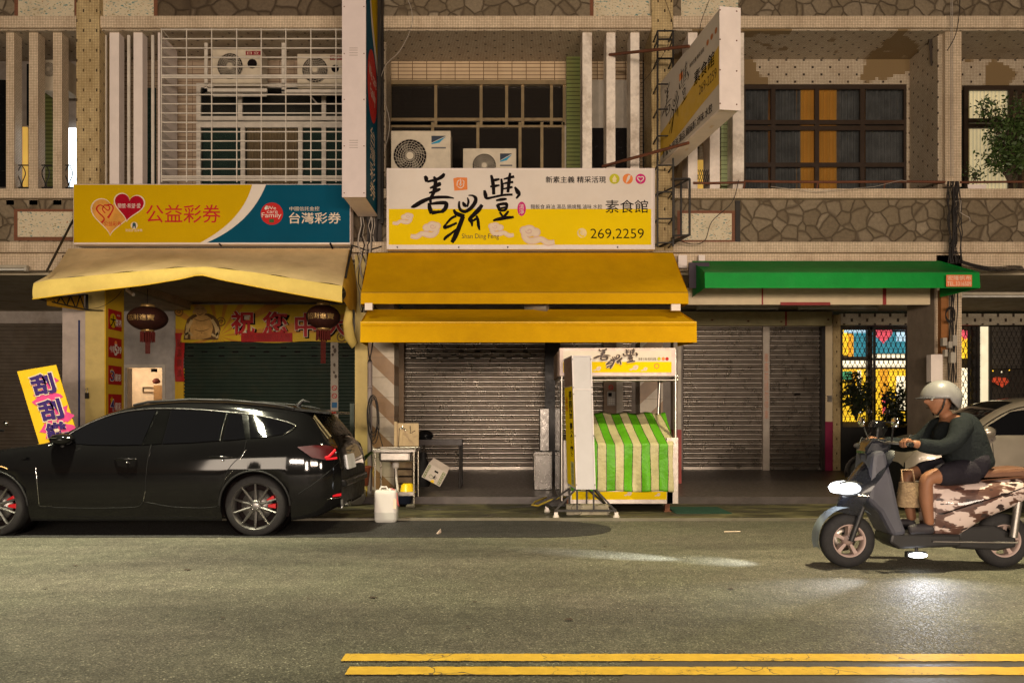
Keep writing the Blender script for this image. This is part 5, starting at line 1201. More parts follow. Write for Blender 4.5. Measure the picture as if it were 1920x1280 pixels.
# trims
seam(gb, uvs(gb,[(112,826),(150,802),(200,780.5),(240,770.5),(285,766),(330,766),(385,768.5),(455,775),(510,783.5),(545,793),(556,798.5)]), .007, paint('satin_window_trim',(.16,.155,.15),.3,metal=.8), car, .009, 'window_trim', sub=8)
seam(gb, uvs(gb,[(533,814),(546,807),(556,798.5)]), .005, chrome, car, .011, 'window_trim')
seam(gb, uvs(gb,[(297,769),(284,800),(269,833)]), .006, chrome, car, .011, 'pillar_trim'); seam(gb, uvs(gb,[(426,775),(419,800),(413,825)]), .006, chrome, car, .011, 'pillar_trim')
dk = paint('seam_shadow', (.004,.004,.004), .6)
seam(gb, uvs(gb,[(67,876),(72,930),(76,948),(110,951),(230,951),(268,940),(276,870),(285,830)]), .0035, dk, car)
seam(gb, uvs(gb,[(270,940),(330,950),(400,950),(412,935),(428,880),(455,850),(462,826)]), .0035, dk, car)
for L_ in ([(67,876),(70,905),(74,946)],[(75,948),(98,947.5)],[(288,835),(280,855)],[(273,921),(269,939)],[(461,843),(450,862)],[(438,880),(422,898)]): seam(gb, uvs(gb,L_), .0022, chrome, car, .0035, 'seam_glint')
seam(gb, uvs(gb,[(128,968),(230,969),(340,969),(408,969)]), .006, dk, car, .0, 'sill_line')
seam(gb, uvs(gb,[(560,925),(590,905),(615,885),(640,862)]), .0035, dk, car, name='bumper_seam')
# handles, mirror, badge
for u, v in ((236,860.5),(415,857)):
    s, z = gb.fromuv(u, v); m = MB(); m.tube([gb.S(s-.115,z-.002,.006), gb.S(s-.09,z+.002,.034), gb.S(s,z+.003,.042), gb.S(s+.09,z+.003,.036), gb.S(s+.115,z,.006)], [.008,.013,.015,.013,.008], 8); hd_ = m.build('door_handle', grey_paint, car)
    m = MB(); m.lathe(gb.S(s+.02,z-.03,.012), [(0,-.012),(.012,0),(0,.012)], 10); m.tube([gb.S(s-.115,z+.006,.02),gb.S(s-.06,z+.010,.045)],.004,5); m.tube([gb.S(s+.06,z+.010,.045),gb.S(s+.115,z+.004,.02)],.004,5); m.build('handle_lock', chrome, hd_)
s, z = gb.fromuv(128, 824); c = gb.S(s, z, .10)+Vector((0,0,.005))
m = MB(); m.grid(lambda a, b: c+Vector((.115*math.cos(2*math.pi*a)*math.sin(math.pi*b)*(1 if math.cos(2*math.pi*a) > 0 else 1.15), .10*math.cos(math.pi*b), .062*math.sin(2*math.pi*a)*math.sin(math.pi*b))), 24, 12); mr = m.build('wing_mirror', grey_paint, car)
m = MB(); m.tube([gb.S(s-.03,z-.07,-.02), c+Vector((-.02,.05,-.035))], [.028,.022], 8); m.build('mirror_stalk', black_plastic, mr)
m = MB(); m.tube([c+Vector((-.11,-.06,.02)), c+Vector((-.03,-.095,.022)), c+Vector((.10,-.05,.018))], .008, 6); m.tube([gb.fromuv and gb.S(*gb.fromuv(92,836),.006), gb.S(*gb.fromuv(113,823),.006)], .006, 6); m.build('mirror_trim', chrome, mr)
m = MB(); fq = lambda u, v, d=0: gb.S(*gb.fromuv(u, v), .004+d)
m.plate(fq, [(41,861),(43,857),(57,856.5),(55.5,860.5)], .0); m.build('badge', chrome, car)
m = MB(); s, z = gb.fromuv(8, 876); m.tube([gb.S(*gb.fromuv(u,v),.006) for u, v in ((-6,873),(2,874),(9,876),(15,879))], .006, 5); m.build('arch_glint', paint('amber_glint',(.6,.35,.15),.3), car)  # amber tube painted as a highlight along the arch edge
# wheel arch lips
for w in gb.wh:
    m = MB(); pts = []
    for i in range(25):
        a = math.pi*i/24; s = w+.36*math.cos(a); z = max(.17,.315+.36*math.sin(a)); pts.append(gb.S(s, z+.004, .004))
    m.tube(pts, .012, 6); m.build('wheel_arch', paint('dark_arch_trim',(.010,.010,.010),.5), car)
# roof rail, spoiler, aerial
for sd in (-1,1):
    m = MB(); m.tube([Vector((gb.X0+s, gb.Yc+sd*smooth(gb.rw,s), smooth(gb.zr,s)-.02+(0 if s in (2.2,3.9) else .010))) for s in (2.2,2.35,2.8,3.2,3.6,3.8,3.9)], .014, 8); m.build('roof_rail', black_plastic, car)
m = MB(); q = lambda s, t, z: Vector((gb.X0+s, gb.Yc+t, z))
m.hexa([q(3.860,-.58,1.305),q(4.280,-.53,1.262),q(4.280,.53,1.262),q(3.860,.58,1.305)],[q(3.860,-.56,1.335),q(4.280,-.52,1.287),q(4.280,.52,1.287),q(3.860,.56,1.335)]); m.build('spoiler', paint('dark_gloss_grey',(.02,.019,.019),.15), car, bevel=.008)
m = MB(); m.tube([q(4.265,-.50,1.276),q(4.285,-.3,1.277)],.012,6); m.build('brake_lamp', paint('brake_lamp_red',(.30,.02,.015),.25), car)
m = MB(); m.tube([q(3.80,-.05,1.36),q(3.86,-.05,1.42),q(3.94,-.05,1.40)],[.03,.018,.006],8); m.build('aerial', black_plastic, car)
m = MB(); m.tube([gb.S(4.10,1.225,.004),gb.S(4.19,1.11,.006),gb.S(4.28,1.0,.004)],.006,6); m.tube([q(4.115,-.55,1.245),q(4.210,-.57,1.13),q(4.305,-.60,1.02)],.012,6); m.build('tailgate_edge', paint('warm_edge_trim',(.32,.26,.15),.2,metal=.6), car)
# tail lamps
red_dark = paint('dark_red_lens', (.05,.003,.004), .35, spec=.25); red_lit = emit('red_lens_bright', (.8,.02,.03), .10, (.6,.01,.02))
L_ = uvs(gb,[(558,838),(585,857),(612,862),(633,861)]); U_ = uvs(gb,[(560,837),(585,834.5),(610,834),(634,836)])
tl = patch(gb, L_, U_, 0, 0, .008, 'tail_lamp', red_dark, car)
m = MB()
m.tube([gb.S(*gb.fromuv(u,v),.016) for u, v in ((610,858),(618,855),(624,849),(629,843))], .014, 8); m.tube([gb.S(*gb.fromuv(u,v),.016) for u, v in ((612,860),(622,859.5),(632,858))], .012, 8); m.build('lamp_element', red_lit, tl)
m = MB(); m.tube([gb.S(*gb.fromuv(u,v),.012) for u, v in ((629,847.5),(640,847),(652,847))], .010, 8); m.build('lamp_chrome', chrome, tl)
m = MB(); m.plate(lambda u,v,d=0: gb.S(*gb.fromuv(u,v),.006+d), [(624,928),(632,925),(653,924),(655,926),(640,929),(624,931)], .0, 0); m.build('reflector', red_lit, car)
seam(gb, uvs(gb,[(613,935),(630,933),(652,931)]), .007, chrome, car, .004, 'bumper_trim'); seam(gb, uvs(gb,[(641,952),(650,943),(659,936)]), .014, paint('diffuser_silver',(.36,.36,.36),.3,metal=.8), car, .002, 'diffuser_fin')
# tail panel, plate, lower bumper
m = MB(); m.box(gb.X0+4.30, gb.X0+4.41, gb.Yc-.64, gb.Yc+.64, .56, .74); m.build('tailgate_panel', paint('tail_panel_dark',(.007,.007,.008),.5,spec=.15), car, bevel=.02)
m = MB(); m.hexa([q(4.180,-.66,.47),q(4.480,-.60,.49),q(4.480,.60,.49),q(4.180,.66,.47)],[q(4.180,-.70,.60),q(4.470,-.63,.565),q(4.470,.63,.565),q(4.180,.70,.60)]); m.build('bumper', paint('bumper_satin',(.012,.012,.012),.5,spec=.25), car, bevel=.02)
m = MB(); m.hexa([q(4.420,-.40,.665),q(4.455,-.40,.665),q(4.455,0,.665),q(4.420,0,.665)],[q(4.395,-.40,.82),q(4.430,-.40,.82),q(4.430,0,.82),q(4.395,0,.82)]); pl = m.build('number_plate', paint('plate_white',(.72,.72,.74),.7), car)
m = MB(); m.box(gb.X0+4.18, gb.X0+4.42, gb.Yc-.55, gb.Yc+.55, .26, .46); m.build('diffuser', ink, car, bevel=.03)
m = MB()
for t in (-.42,-.32): m.tube([q(4.330,t,.30),q(4.460,t,.29)],.035,12)
m.build('exhaust_pipe', chrome, car)

# silver car on the right, mostly hidden by the rider
silver = carpaint('silver_beige_car_paint', (.34,.29,.24), .3, .6)
sb = Body(X0=5.02, Yc=10.6, L=4.0, wmax=.84,
 zr=[(0,.66),(.08,.80),(.3,.90),(.62,.985),(.72,1.02),(1.0,1.19),(1.3,1.36),(1.6,1.46),(2.0,1.50),(2.6,1.50),(3.3,1.46),(3.7,1.36),(3.9,1.1),(4.0,.7)],
 zb=[(0,.6),(.3,.85),(.7,.975),(1.4,.99),(2.5,1.02),(3.6,1.06),(3.9,.95),(4.0,.65)],
 taper=[(0,.7),(.1,.82),(.3,.93),(.7,.99),(1.2,1),(3.2,1),(3.7,.95),(4.0,.82)],
 sill=[(0,.25),(.3,.2),(3.5,.2),(4,.3)], wheels=[.72,3.2], ra=.33, zw=.30, roofw=[(0,.5),(.7,.62),(1.3,.56),(2,.54),(3.5,.53),(4,.5)])
car2 = thing('parked_car', (sb.X0+2, sb.Yc, 0), 'beige silver hatchback parked behind the scooter rider at the right edge', 'car')
build_car(sb, silver, car2, 90)
patch(sb, [(.80,1.0),(1.4,1.005),(2.2,1.02)], [(.92,1.06),(1.35,1.30),(2.2,1.41)], 0,0,.004,'side_window',black_glass,car2); patch(sb, [(2.26,1.02),(3.2,1.06)], [(2.26,1.41),(3.1,1.38)],0,0,.004,'side_window',black_glass,car2)
m = MB(); m.grid(lambda a, c: Vector((sb.X0+.78+.72*a-.006, sb.Yc+(-1+2*c)*smooth(sb.rw,.78+.72*a)*.93, smooth(sb.zr,.78+.72*a)+.006-.045*abs(-1+2*c)**3)), 10, 10); m.build('windscreen', black_glass, car2, fixn=False)
m = MB(); m.box(sb.X0+.3, sb.X0+3.7, sb.Yc-.7, sb.Yc+.7, .2, .5); m.build('underbody', ink, car2)
for w in sb.wh: wheel(car2, (sb.X0+w, sb.Yc-.72, .30), .30, .20, -1, 8, paint('silver_rim',(.4,.38,.36),.35,metal=.8), width=.18)
c = sb.S(.93,1.04,.10); m = MB(); m.grid(lambda a, b: c+Vector((.10*math.cos(2*math.pi*a)*math.sin(math.pi*b), .09*math.cos(math.pi*b), .075*math.sin(2*math.pi*a)*math.sin(math.pi*b))), 20, 10); m.tube([sb.S(.95,.99,-.01), c+Vector((0,.03,-.04))],.02,6); m.build('wing_mirror', silver, car2)
m = MB(); m.tube([sb.S(1.52,.93,.004), sb.S(1.56,.935,.04), sb.S(1.70,.935,.04), sb.S(1.74,.93,.004)], .014, 8); m.build('door_handle', chrome, car2)
seam(sb, [(.98,.40),(.98,.95)], .004, dk, car2); seam(sb, [(2.0,.40),(2.02,.98)], .004, dk, car2); seam(sb, [(.85,1.03),(1.35,1.315),(1.9,1.40),(2.3,1.425)], .010, chrome, car2, .004, 'window_trim')

# ------------------------------------------------------------------ scooters
def camo():
    m, n, b = nodes('brown_white_camouflage_wrap'); p = pos(n)
    mp = n.nodes.new('ShaderNodeMapping'); mp.inputs['Scale'].default_value = (5.0,9,13); n.links.new(p, mp.inputs[0])
    a = noise(n, mp.outputs[0], 1.0, 3, .55); sp = n.nodes.new('ShaderNodeMapping'); sp.inputs['Location'].default_value=(4,2,7); n.links.new(mp.outputs[0], sp.inputs[0]); a2 = noise(n, sp.outputs[0], 1.5, 3, .5)
    c = ramp(n, a, [(.44,(.075,.035,.026)),(.485,(.13,.075,.06)),(.50,(.50,.40,.36))]); c = mixc(n, ramp(n,a2,[(.60,0.0),(.62,1.0)]), c, (.03,.018,.018))
    n.links.new(c,b.inputs['Base Color']); b.inputs['Roughness'].default_value=.45; b.inputs['Coat Weight'].default_value=.2; return m
def scooter(ox, oy, oz, label, M, lit):
    """scooter facing left (-x); local metres from the front axle's ground point"""
    q = lambda x, y, z: Vector((ox+x, oy+y, oz+z)); t = thing('motor_scooter', (ox+.64, oy, oz), label, 'scooter')
    def slab(pts, hw, name, mt, bev=.03, hw2=None):
        m = MB(); n = len(pts); a = [q(x, -hw, z) for x, z in pts]; b = [q(x, hw, z) for x, z in pts]
        m.add(a+b, [tuple(range(n)), tuple(range(n,2*n))[::-1]]+[(i,n+i,n+(i+1)%n,(i+1)%n) for i in range(n)]); return m.build(name, mt, t, bevel=bev)
    for x, r in ((0,.222),(1.27,.222)):
        c = q(x,0,r); w = MB(); w.lathe(c, [(.135,-.05),(.17,-.055),(.205,-.045),(.222,-.02),(.222,.02),(.205,.045),(.17,.055),(.135,.05)], 36, 'y'); ty = w.build('wheel', rubber, t)
        w = MB(); w.lathe(c, [(.145,-.045),(.13,-.052),(.118,-.03),(.118,.03),(.13,.052),(.145,.045)], 32, 'y')
        for k in range(5):
            a = 2*math.pi*k/5+.2; w.hexa([c+Vector((math.cos(a-.35)*.03,-.03,math.sin(a-.35)*.03)),c+Vector((math.cos(a+.35)*.03,-.03,math.sin(a+.35)*.03)),c+Vector((math.cos(a+.13)*.125,-.035,math.sin(a+.13)*.125)),c+Vector((math.cos(a-.13)*.125,-.035,math.sin(a-.13)*.125))],[c+Vector((math.cos(a-.35)*.03,.03,math.sin(a-.35)*.03)),c+Vector((math.cos(a+.35)*.03,.03,math.sin(a+.35)*.03)),c+Vector((math.cos(a+.13)*.125,.035,math.sin(a+.13)*.125)),c+Vector((math.cos(a-.13)*.125,.035,math.sin(a-.13)*.125))])
        w.lathe(c, [(0,-.06),(.035,-.06),(.04,-.03),(.04,.03),(0,.06)], 16, 'y'); w.build('rim', M['rim'], ty)
        w = MB(); w.lathe(c, [(.055,-.062),(.10,-.062),(.10,-.066),(.055,-.066)], 24, 'y'); w.build('brake_disc', steel, ty)
    m = MB()
    for y in (-.075,.075): m.tube([q(0,y,.222), q(.10,y,.50)], .022, 10)
    m.build('fork', M['dark'], t)
    # front mudguard follows the tyre
    m = MB(); m.grid(lambda a, b: q(-.0+.262*math.cos(R(200-150*a)), -.075+.15*b, .235+.262*math.sin(R(200-150*a))+.018*math.sin(math.pi*b)), 16, 6); m.build('front_mudguard', M['guard'], t, fixn=False)
    # beak, apron and leg shield
    m = MB()
    def apron(a, b):
        pr = [(-.10,.46),(-.07,.56),(0,.70),(.09,.82),(.20,.94),(.23,.99)]
        x, z = interp([(i/5,p_[0]) for i,p_ in enumerate(pr)], a), interp([(i/5,p_[1]) for i,p_ in enumerate(pr)], a)
        hw = interp([(0,.07),(.25,.15),(.55,.20),(.8,.16),(1,.12)], a); th_ = -1+2*b
        return q(x+.16*abs(th_)**2.2*(1-.35*a), hw*th_, z-.03*abs(th_)**2)
    m.grid(apron, 16, 12); m.build('front_fairing', M['body'], t, fixn=False)
    slab([(.14,.95),(.24,.97),(.30,.74),(.37,.42),(.42,.29),(.30,.27),(.20,.46),(.10,.56)], .17, 'leg_shield', M['shield'], .035)
    slab([(.30,.30),(.86,.29),(.86,.19),(.36,.17),(.28,.22)], .15, 'floorboard', M['dark'], .02)
    # rear body
    m = MB()
    def rear(a, b):
        x = .66+.86*a; zt = interp([(0,.69),(.3,.70),(.7,.73),(1,.76)], a); zl = interp([(0,.24),(.2,.25),(.45,.40),(.75,.50),(1,.60)], a)
        hw = interp([(0,.13),(.15,.17),(.45,.20),(.8,.15),(1,.06)], a); an = math.pi*b
        zz = zl+(zt-zl)*(.5-.5*math.cos(an)) ; return (x, hw*max(.25,math.sin(an)**.45), zz)
    for sd in (-1,1): m.grid(lambda a, b: q(rear(a,b)[0], sd*rear(a,b)[1], rear(a,b)[2]), 20, 12)
    m.build('rear_body', M['rear'], t, fixn=False)
    slab([(.62,.70),(.66,.25),(.74,.24),(.76,.70)], .125, 'seat_front_panel', M['rear'], .03)
    slab([(.62,.70),(.66,.755),(.95,.745),(1.02,.80),(1.42,.83),(1.46,.79),(1.40,.735),(1.0,.71)], .13, 'seat', M['seat'], .035)
    # engine, shock, exhaust, rear mudguard
    slab([(.86,.16),(.90,.33),(1.18,.36),(1.36,.27),(1.36,.17),(1.2,.14)], .06, 'engine_cover', M['dark'], .02)
    m = MB(); m.tube([q(1.30,-.11,.26), q(1.34,-.11,.55)], .03, 10); m.build('shock_absorber', M['metal'], t)
    m = MB(); m.tube([q(.95,.10,.2),q(1.1,.12,.22),q(1.5,.13,.32)], [.025,.05,.055], 12); m.build('exhaust', M['dark'], t)
    slab([(1.38,.62),(1.46,.62),(1.60,.33),(1.57,.32)], .07, 'rear_mudguard', M['dark'], .008)
    # bars, mirrors
    m = MB(); m.tube([q(.16,0,.80), q(.24,0,1.0)], .03, 10); m.tube([q(.34,-.34,1.02),q(.27,-.16,1.03),q(.24,0,1.0),q(.27,.16,1.03),q(.34,.34,1.02)], .013, 8); bars_ = m.build('handlebar', M['metal'], t)
    m = MB()
    for y in (-.29,.29): m.tube([q(.36,y*1.22,1.018), q(.31,y*.83,1.026)], .019, 10)
    m.build('hand_grip', black_plastic, bars_)
    slab([(.10,.93),(.16,1.05),(.30,1.06),(.33,.98),(.25,.93)], .11, 'instrument_cowl', M['body'], .03)
    for y in (-.27,.27):
        m = MB(); m.tube([q(.27,y*.75,1.04), q(.25,y,1.17)], .007, 6); m.build('mirror_stem', black_plastic, bars_)
        m = MB(); m.lathe(q(.25,y*1.1,1.19), [(0,-.04),(.03,-.035),(.042,0),(.03,.035),(0,.04)], 16, 'z', sx=.5, sy=1.5); m.build('mirror', M['mirror'], bars_)
    m = MB()
    for y, z_ in ((-.12,1.02),(.12,1.02)): m.tube([q(.27,y,z_), q(.17,y*.9,1.06), q(.12,y*.6,.98), q(.14,y*.4,.86)], .007, 6)
    m.build('brake_cable', black_plastic, bars_)
    m = MB(); m.tube([q(.70,-.178,.46), q(.95,-.202,.55), q(1.2,-.19,.62), q(1.42,-.12,.68)], .005, 5); m.build('panel_gap', ink, t)
    # lamps
    m = MB(); c = q(-.035,-.02,.655); m.grid(lambda a, b: c+Vector((.115*math.cos(2*math.pi*a)*math.sin(math.pi*b)+.01, .16*math.cos(math.pi*b), .055*math.sin(2*math.pi*a)*math.sin(math.pi*b))), 20, 14); hl = m.build('headlight', M['lens'], t)
    for dx_, dz_ in ((-.075,0),(-.04,.0)): m = MB(); m.lathe(c+Vector((dx_,-.055,dz_)), [(0,-.040),(.030,-.034),(.042,0),(.030,.034),(0,.040)], 16, 'z', sx=1.3, sy=3.0); m.build('reflector', M['lamp'], hl)
    m = MB(); m.tube([c+Vector((.118*math.cos(u_)+.01,-.10,.058*math.sin(u_))) for u_ in [2*math.pi*i/28 for i in range(29)]], .008, 6, cap=False); m.build('bezel', M['dark'], hl)
    m = MB(); m.tube([q(.02,-.155,.605),q(.10,-.172,.600)], .010, 8); m.build('indicator', M['mirror'], t)
    m = MB(); m.tube([q(1.50,-.055,.64),q(1.515,.055,.64)], .028, 8); m.tube([q(1.42,-.105,.635),q(1.50,-.06,.64)], .018, 8); m.build('tail_light', M['tail'], t)
    m = MB(); m.box(ox+1.585,ox+1.592,oy-.10,oy+.10,oz+.40,oz+.52); m.build('number_plate', paint('plate_white',(.62,.62,.62),.4), t)
    m = MB(); m.tube([q(.62,-.165,.235),q(1.30,-.165,.225)], .008, 6); m.build('side_rail', M['metal'], t)
    if lit:
        m = MB(); m.grid(lambda a, b: q(.50,-.165,.125)+Vector((.075*math.cos(math.pi*b), .022*math.cos(2*math.pi*a)*math.sin(math.pi*b), .022*math.sin(2*math.pi*a)*math.sin(math.pi*b))), 14, 12); fg = m.build('fog_lamp', M['lamp'], t)
        m = MB(); m.box(ox+.42,ox+.58,oy-.15,oy-.10,oz+.10,oz+.15); m.build('lamp_housing', M['dark'], fg, bevel=.008)
        m = MB(); m.tube([q(.50,-.15,.14),q(.50,-.13,.2)], .015, 6); m.build('lamp_bracket', M['dark'], t)
    return t
lampm = emit('headlamp_white', (.92,.96,1.0), 11.0); taill = emit('tail_lamp_red', (1,.03,.02), 1.6)
SM = dict(rim=paint('dusty_pink_rim',(.34,.25,.22),.5), dark=black_plastic, guard=paint('pale_blue_grey_guard',(.20,.24,.28),.35), body=paint('navy_black_body',(.012,.013,.018),.25,coat=.6), shield=paint('slate_shield',(.055,.055,.07),.45), rear=camo(), seat=paint('brown_seat_vinyl',(.11,.05,.028),.5), metal=paint('dull_metal',(.25,.23,.21),.4,metal=.8), mirror=chrome, lamp=lampm, lens=emit('headlamp_lens', (.86,.93,1.0), 2.2), tail=taill)
SX, SY = ux(1588,6.46), 6.46
scooter(SX, SY, 0.0, 'scooter with a lit headlamp and brown and white camouflage rear body ridden along the road', SM, True)
SM2 = dict(rim=paint('dark_rim',(.06,.06,.06),.5), dark=black_plastic, guard=paint('black_guard',(.015,.015,.016),.3), body=paint('black_body',(.012,.012,.013),.25,coat=.6), shield=black_plastic, rear=paint('black_body',(.012,.012,.013),.25), seat=black_plastic, metal=paint('dull_metal',(.25,.23,.21),.4,metal=.8), mirror=paint('dark_mirror',(.10,.10,.10),.2,metal=.8), lens=paint('unlit_lens',(.25,.25,.25),.1), lamp=paint('unlit_lens',(.25,.25,.25),.1), tail=paint('dark_red_lens',(.05,.003,.004),.35))
scooter(ux(1618,12.4), 12.4, .12, 'black scooter parked in the dark arcade behind the passing rider', SM2, False)
scooter(ux(-75,10.6), 10.6, .022, 'black scooter parked by the rusty shutter at the left edge', SM2, False)
m = MB(); m.lathe(P(11,793,10.2), [(0,-.02),(.03,-.012),(.035,0),(.02,.014),(0,.018)], 12, 'y'); tag(m.build('round_mirror', chrome), 'small round scooter mirror catching light at the left edge', 'mirror')
# lamp beams on the road
def spot(name, loc, target, power, angle, blend, col, size=.02):
    l = bpy.data.lights.new(name, 'SPOT'); l.energy = power; l.spot_size = R(angle); l.spot_blend = blend; l.color = col; l.shadow_soft_size = size
    o = bpy.data.objects.new(name, l); C.objects.link(o); o.location = loc; o.rotation_euler = (Vector(target)-Vector(loc)).to_track_quat('-Z','Y').to_euler()
COOL = (.90,.94,1.0)
spot('headlamp_beam', (SX-.34,SY-.06,.50), (SX-1.75,SY+.50,0), 700, 17, 1.0, COOL)
spot('headlamp_beam', (SX-.34,SY-.06,.48), (SX-.95,SY+.22,0), 110, 34, 1.0, COOL)
spot('fog_lamp_beam', (SX+.47,SY-.30,.30), (SX+.2,SY-2.6,0), 34, 140, 1.0, (.86,.90,1.0), .06)
spot('fog_lamp_beam', (SX+.42,SY-.24,.24), (SX-1.25,SY-1.05,0), 190, 34, 1.0, COOL)

# ------------------------------------------------------------------ rider
def skin(name, chains, mats, parent, sub=2):
    """chains: lists of (point, radius_x, radius_y); first vertex of the first chain is the root; a chain may start from a named index"""
    vs, es, rs = [], [], []
    for ch in chains:
        prev = None
        for p in ch:
            if isinstance(p, int): prev = p; continue
            vs.append(Vector(p[0])); rs.append((p[1], p[2] if len(p) > 2 else p[1])); i = len(vs)-1
            if prev is not None: es.append((prev, i))
            prev = i
    o_ = ORIG[parent.name]; me = bpy.data.meshes.new(name); me.from_pydata([v-o_ for v in vs], es, []); me.materials.append(mats)
    o = bpy.data.objects.new(name, me); C.objects.link(o); o.parent = parent; ORIG[o.name] = o_
    md = o.modifiers.new('Skin', 'SKIN'); md.use_smooth_shade = True
    for i, r in enumerate(rs): d = me.skin_vertices[0].data[i]; d.radius = r; d.use_root = (i == 0)
    s_ = o.modifiers.new('Subdivision', 'SUBSURF'); s_.levels = sub; s_.render_levels = sub
    return o
rx = lambda x, y, z: (SX+x, SY+y, z)
pr = thing('person', (SX+.95, SY, 0), 'person in a grey helmet, dark jacket and dark shorts riding the camouflage scooter', 'person')
skin_m = paint('warm_skin', (.23,.105,.055), .55, var=.1, scale=10); jacket = cloth('dark_slate_jacket', (.012,.015,.016), .7, rough=.85, fs=6, fd=.05); shorts = cloth('dark_navy_shorts', (.016,.014,.019), .7, fs=6, fd=.05); shoe = paint('dark_shoe', (.03,.026,.03), .6)
# one continuous body: pelvis, spine, neck, arms, legs
hipz = .80
body = [
 [(rx(1.02,0,.83),.135,.16),(rx(.985,0,.955),.125,.155),(rx(.93,0,1.07),.13,.175),(rx(.86,0,1.175),.11,.17),(rx(.82,0,1.24),.055,.06),(rx(.795,0,1.285),.05,.05)],
 [3,(rx(.85,-.19,1.19),.062),(rx(.745,-.25,1.03),.048),(rx(.63,-.275,.985),.043),(rx(.47,-.285,1.01),.036),(rx(.38,-.29,1.030),.030)],
 [3,(rx(.85,.19,1.19),.062),(rx(.745,.25,1.03),.048),(rx(.63,.275,.985),.043),(rx(.47,.285,1.01),.036),(rx(.38,.29,1.030),.030)],
 [0,(rx(.99,-.10,.80),.095),(rx(.74,-.15,.775),.080),(rx(.565,-.155,.74),.062),(rx(.575,-.145,.56),.054),(rx(.60,-.14,.40),.040),(rx(.61,-.14,.355),.036)],
 [0,(rx(.99,.10,.80),.095),(rx(.74,.15,.775),.080),(rx(.565,.155,.74),.062),(rx(.575,.145,.56),.054),(rx(.60,.14,.40),.040),(rx(.61,.14,.355),.036)]]
slim = [[(p_[0], p_[1]*.62, (p_[2] if len(p_) > 2 else p_[1])*.60) for p_ in body[0][:4]]+body[0][4:]]+[[ch[0], (ch[1][0], .032)]+[(p_[0], p_[1]*.8) for p_ in ch[2:4]]+ch[4:] for ch in body[1:3]]+[[ch[0], (ch[1][0], .062)]+ch[2:] for ch in body[3:]]
skin('body', slim, skin_m, pr)
grow = lambda ch, k, a=0: [(p[0], p[1]*k+a, (p[2] if len(p) > 2 else p[1])*k+a) if not isinstance(p, int) else p for p in ch]
jk = [[(rx(1.04,0,.77),.170,.195)]+grow(body[0][:4],1.10,.026)+[(rx(.825,0,1.235),.082,.09)]]
skin('jacket', jk, jacket, pr)
for sg_, arm in ((-1,body[1]),(1,body[2])):
    skin('sleeve', [[(rx(.885,sg_*.07,1.13),.10),(rx(.862,sg_*.165,1.175),.098)]+grow(arm[2:5],1.0,.024)+[(rx(.43,sg_*.288,1.02),.048)]], jacket, pr)
sh_ = [[(rx(1.03,0,.83),.15,.175),(rx(.995,0,.93),.145,.165)], [0]+grow(body[3][1:3],1.0,.022)+[(rx(.63,-.155,.757),.084)], [0]+grow(body[4][1:3],1.0,.022)+[(rx(.63,.155,.757),.084)]]
skin('shorts', sh_, shorts, pr)
for y in (-.14,.14):
    skin('shoe', [[(rx(.63,y,.345),.045),(rx(.61,y,.335),.046),(rx(.52,y,.335),.040,.045),(rx(.43,y,.325),.028,.042)]], shoe, pr, 2)
# hands closed round the grips: palm, four fingers, thumb
for sgn in (-1,1):
    hy = sgn*.315; c = lambda x, y, z: (SX+.335+x, SY+hy+sgn*y, 1.022+z)
    ch = [[(c(.055,-.02,.012),.030,.022),(c(.02,-.015,.026),.030,.026),(c(.0,-.015,.028),.028,.020)]]
    for k, yy in enumerate((-.045,-.022,.0,.022)):
        L_ = (.9,1.05,1.0,.82)[k]; ch.append([2,(c(-.010,yy,.030),.0095),(c(-.034*L_,yy,.014),.009),(c(-.033*L_,yy,-.014),.0085),(c(-.012,yy,-.026*L_),.008)])
    ch.append([1,(c(.012,-.055,.008),.012),(c(-.008,-.062,-.012),.010),(c(-.020,-.055,-.018),.009)])
    skin('hand', ch, skin_m, pr, 1)
# head: face, ears, helmet with visor and strap
hc = Vector((SX+.765, SY, 1.365))
def head(a, b):
    th_, ph = 2*math.pi*a, math.pi*b; x, y, z = -math.cos(th_)*math.sin(ph), math.sin(th_)*math.sin(ph), math.cos(ph)
    r = Vector((x*.098, y*.076, z*.118)); f = max(0, -x)
    if z < 0: r.y *= 1+.28*z*.9; r.x *= 1+.10*z
    r.x -= .022*f**8*math.exp(-((z+.05)/.22)**2)*math.exp(-(y/.28)**2)*1.6          # nose
    r.x += .012*math.exp(-((z-.12)/.12)**2)*f**2*(math.exp(-((abs(y)-.42)/.2)**2))    # eye sockets
    r.x -= .006*math.exp(-((z+.48)/.08)**2)*f**4                                       # lips
    r.x -= .012*math.exp(-((z+.85)/.2)**2)*f                                           # chin
    return hc+r
m = MB(); m.grid(head, 48, 32); hd = m.build('head', skin_m, pr)
m = MB()
for s_ in (-1,1): m.lathe(hc+Vector((-.083,s_*.033,.012)), [(0,-.012),(.010,-.006),(.012,0),(.010,.006),(0,.012)], 12)
m.build('eye', paint('eye_white',(.55,.52,.48),.2), hd)
m = MB()
for s_ in (-1,1): m.lathe(hc+Vector((-.093,s_*.033,.012)), [(0,-.006),(.005,0),(0,.006)], 10); m.tube([hc+Vector((-.088,s_*.018,.033)),hc+Vector((-.090,s_*.034,.037)),hc+Vector((-.080,s_*.050,.031))],.004,5)
m.tube([hc+Vector((-.098,-.020,-.060)),hc+Vector((-.103,0,-.058)),hc+Vector((-.098,.020,-.060))],.003,5); m.build('brow', paint('dark_hair',(.012,.009,.008),.6), hd)
for s_ in (-1,1):
    m = MB(); m.lathe(hc+Vector((.008,s_*.077,-.005)), [(0,-.030),(.014,-.022),(.020,0),(.022,.018),(.012,.030),(0,.032)], 12, sx=1, sy=.45); m.build('ear', skin_m, hd)
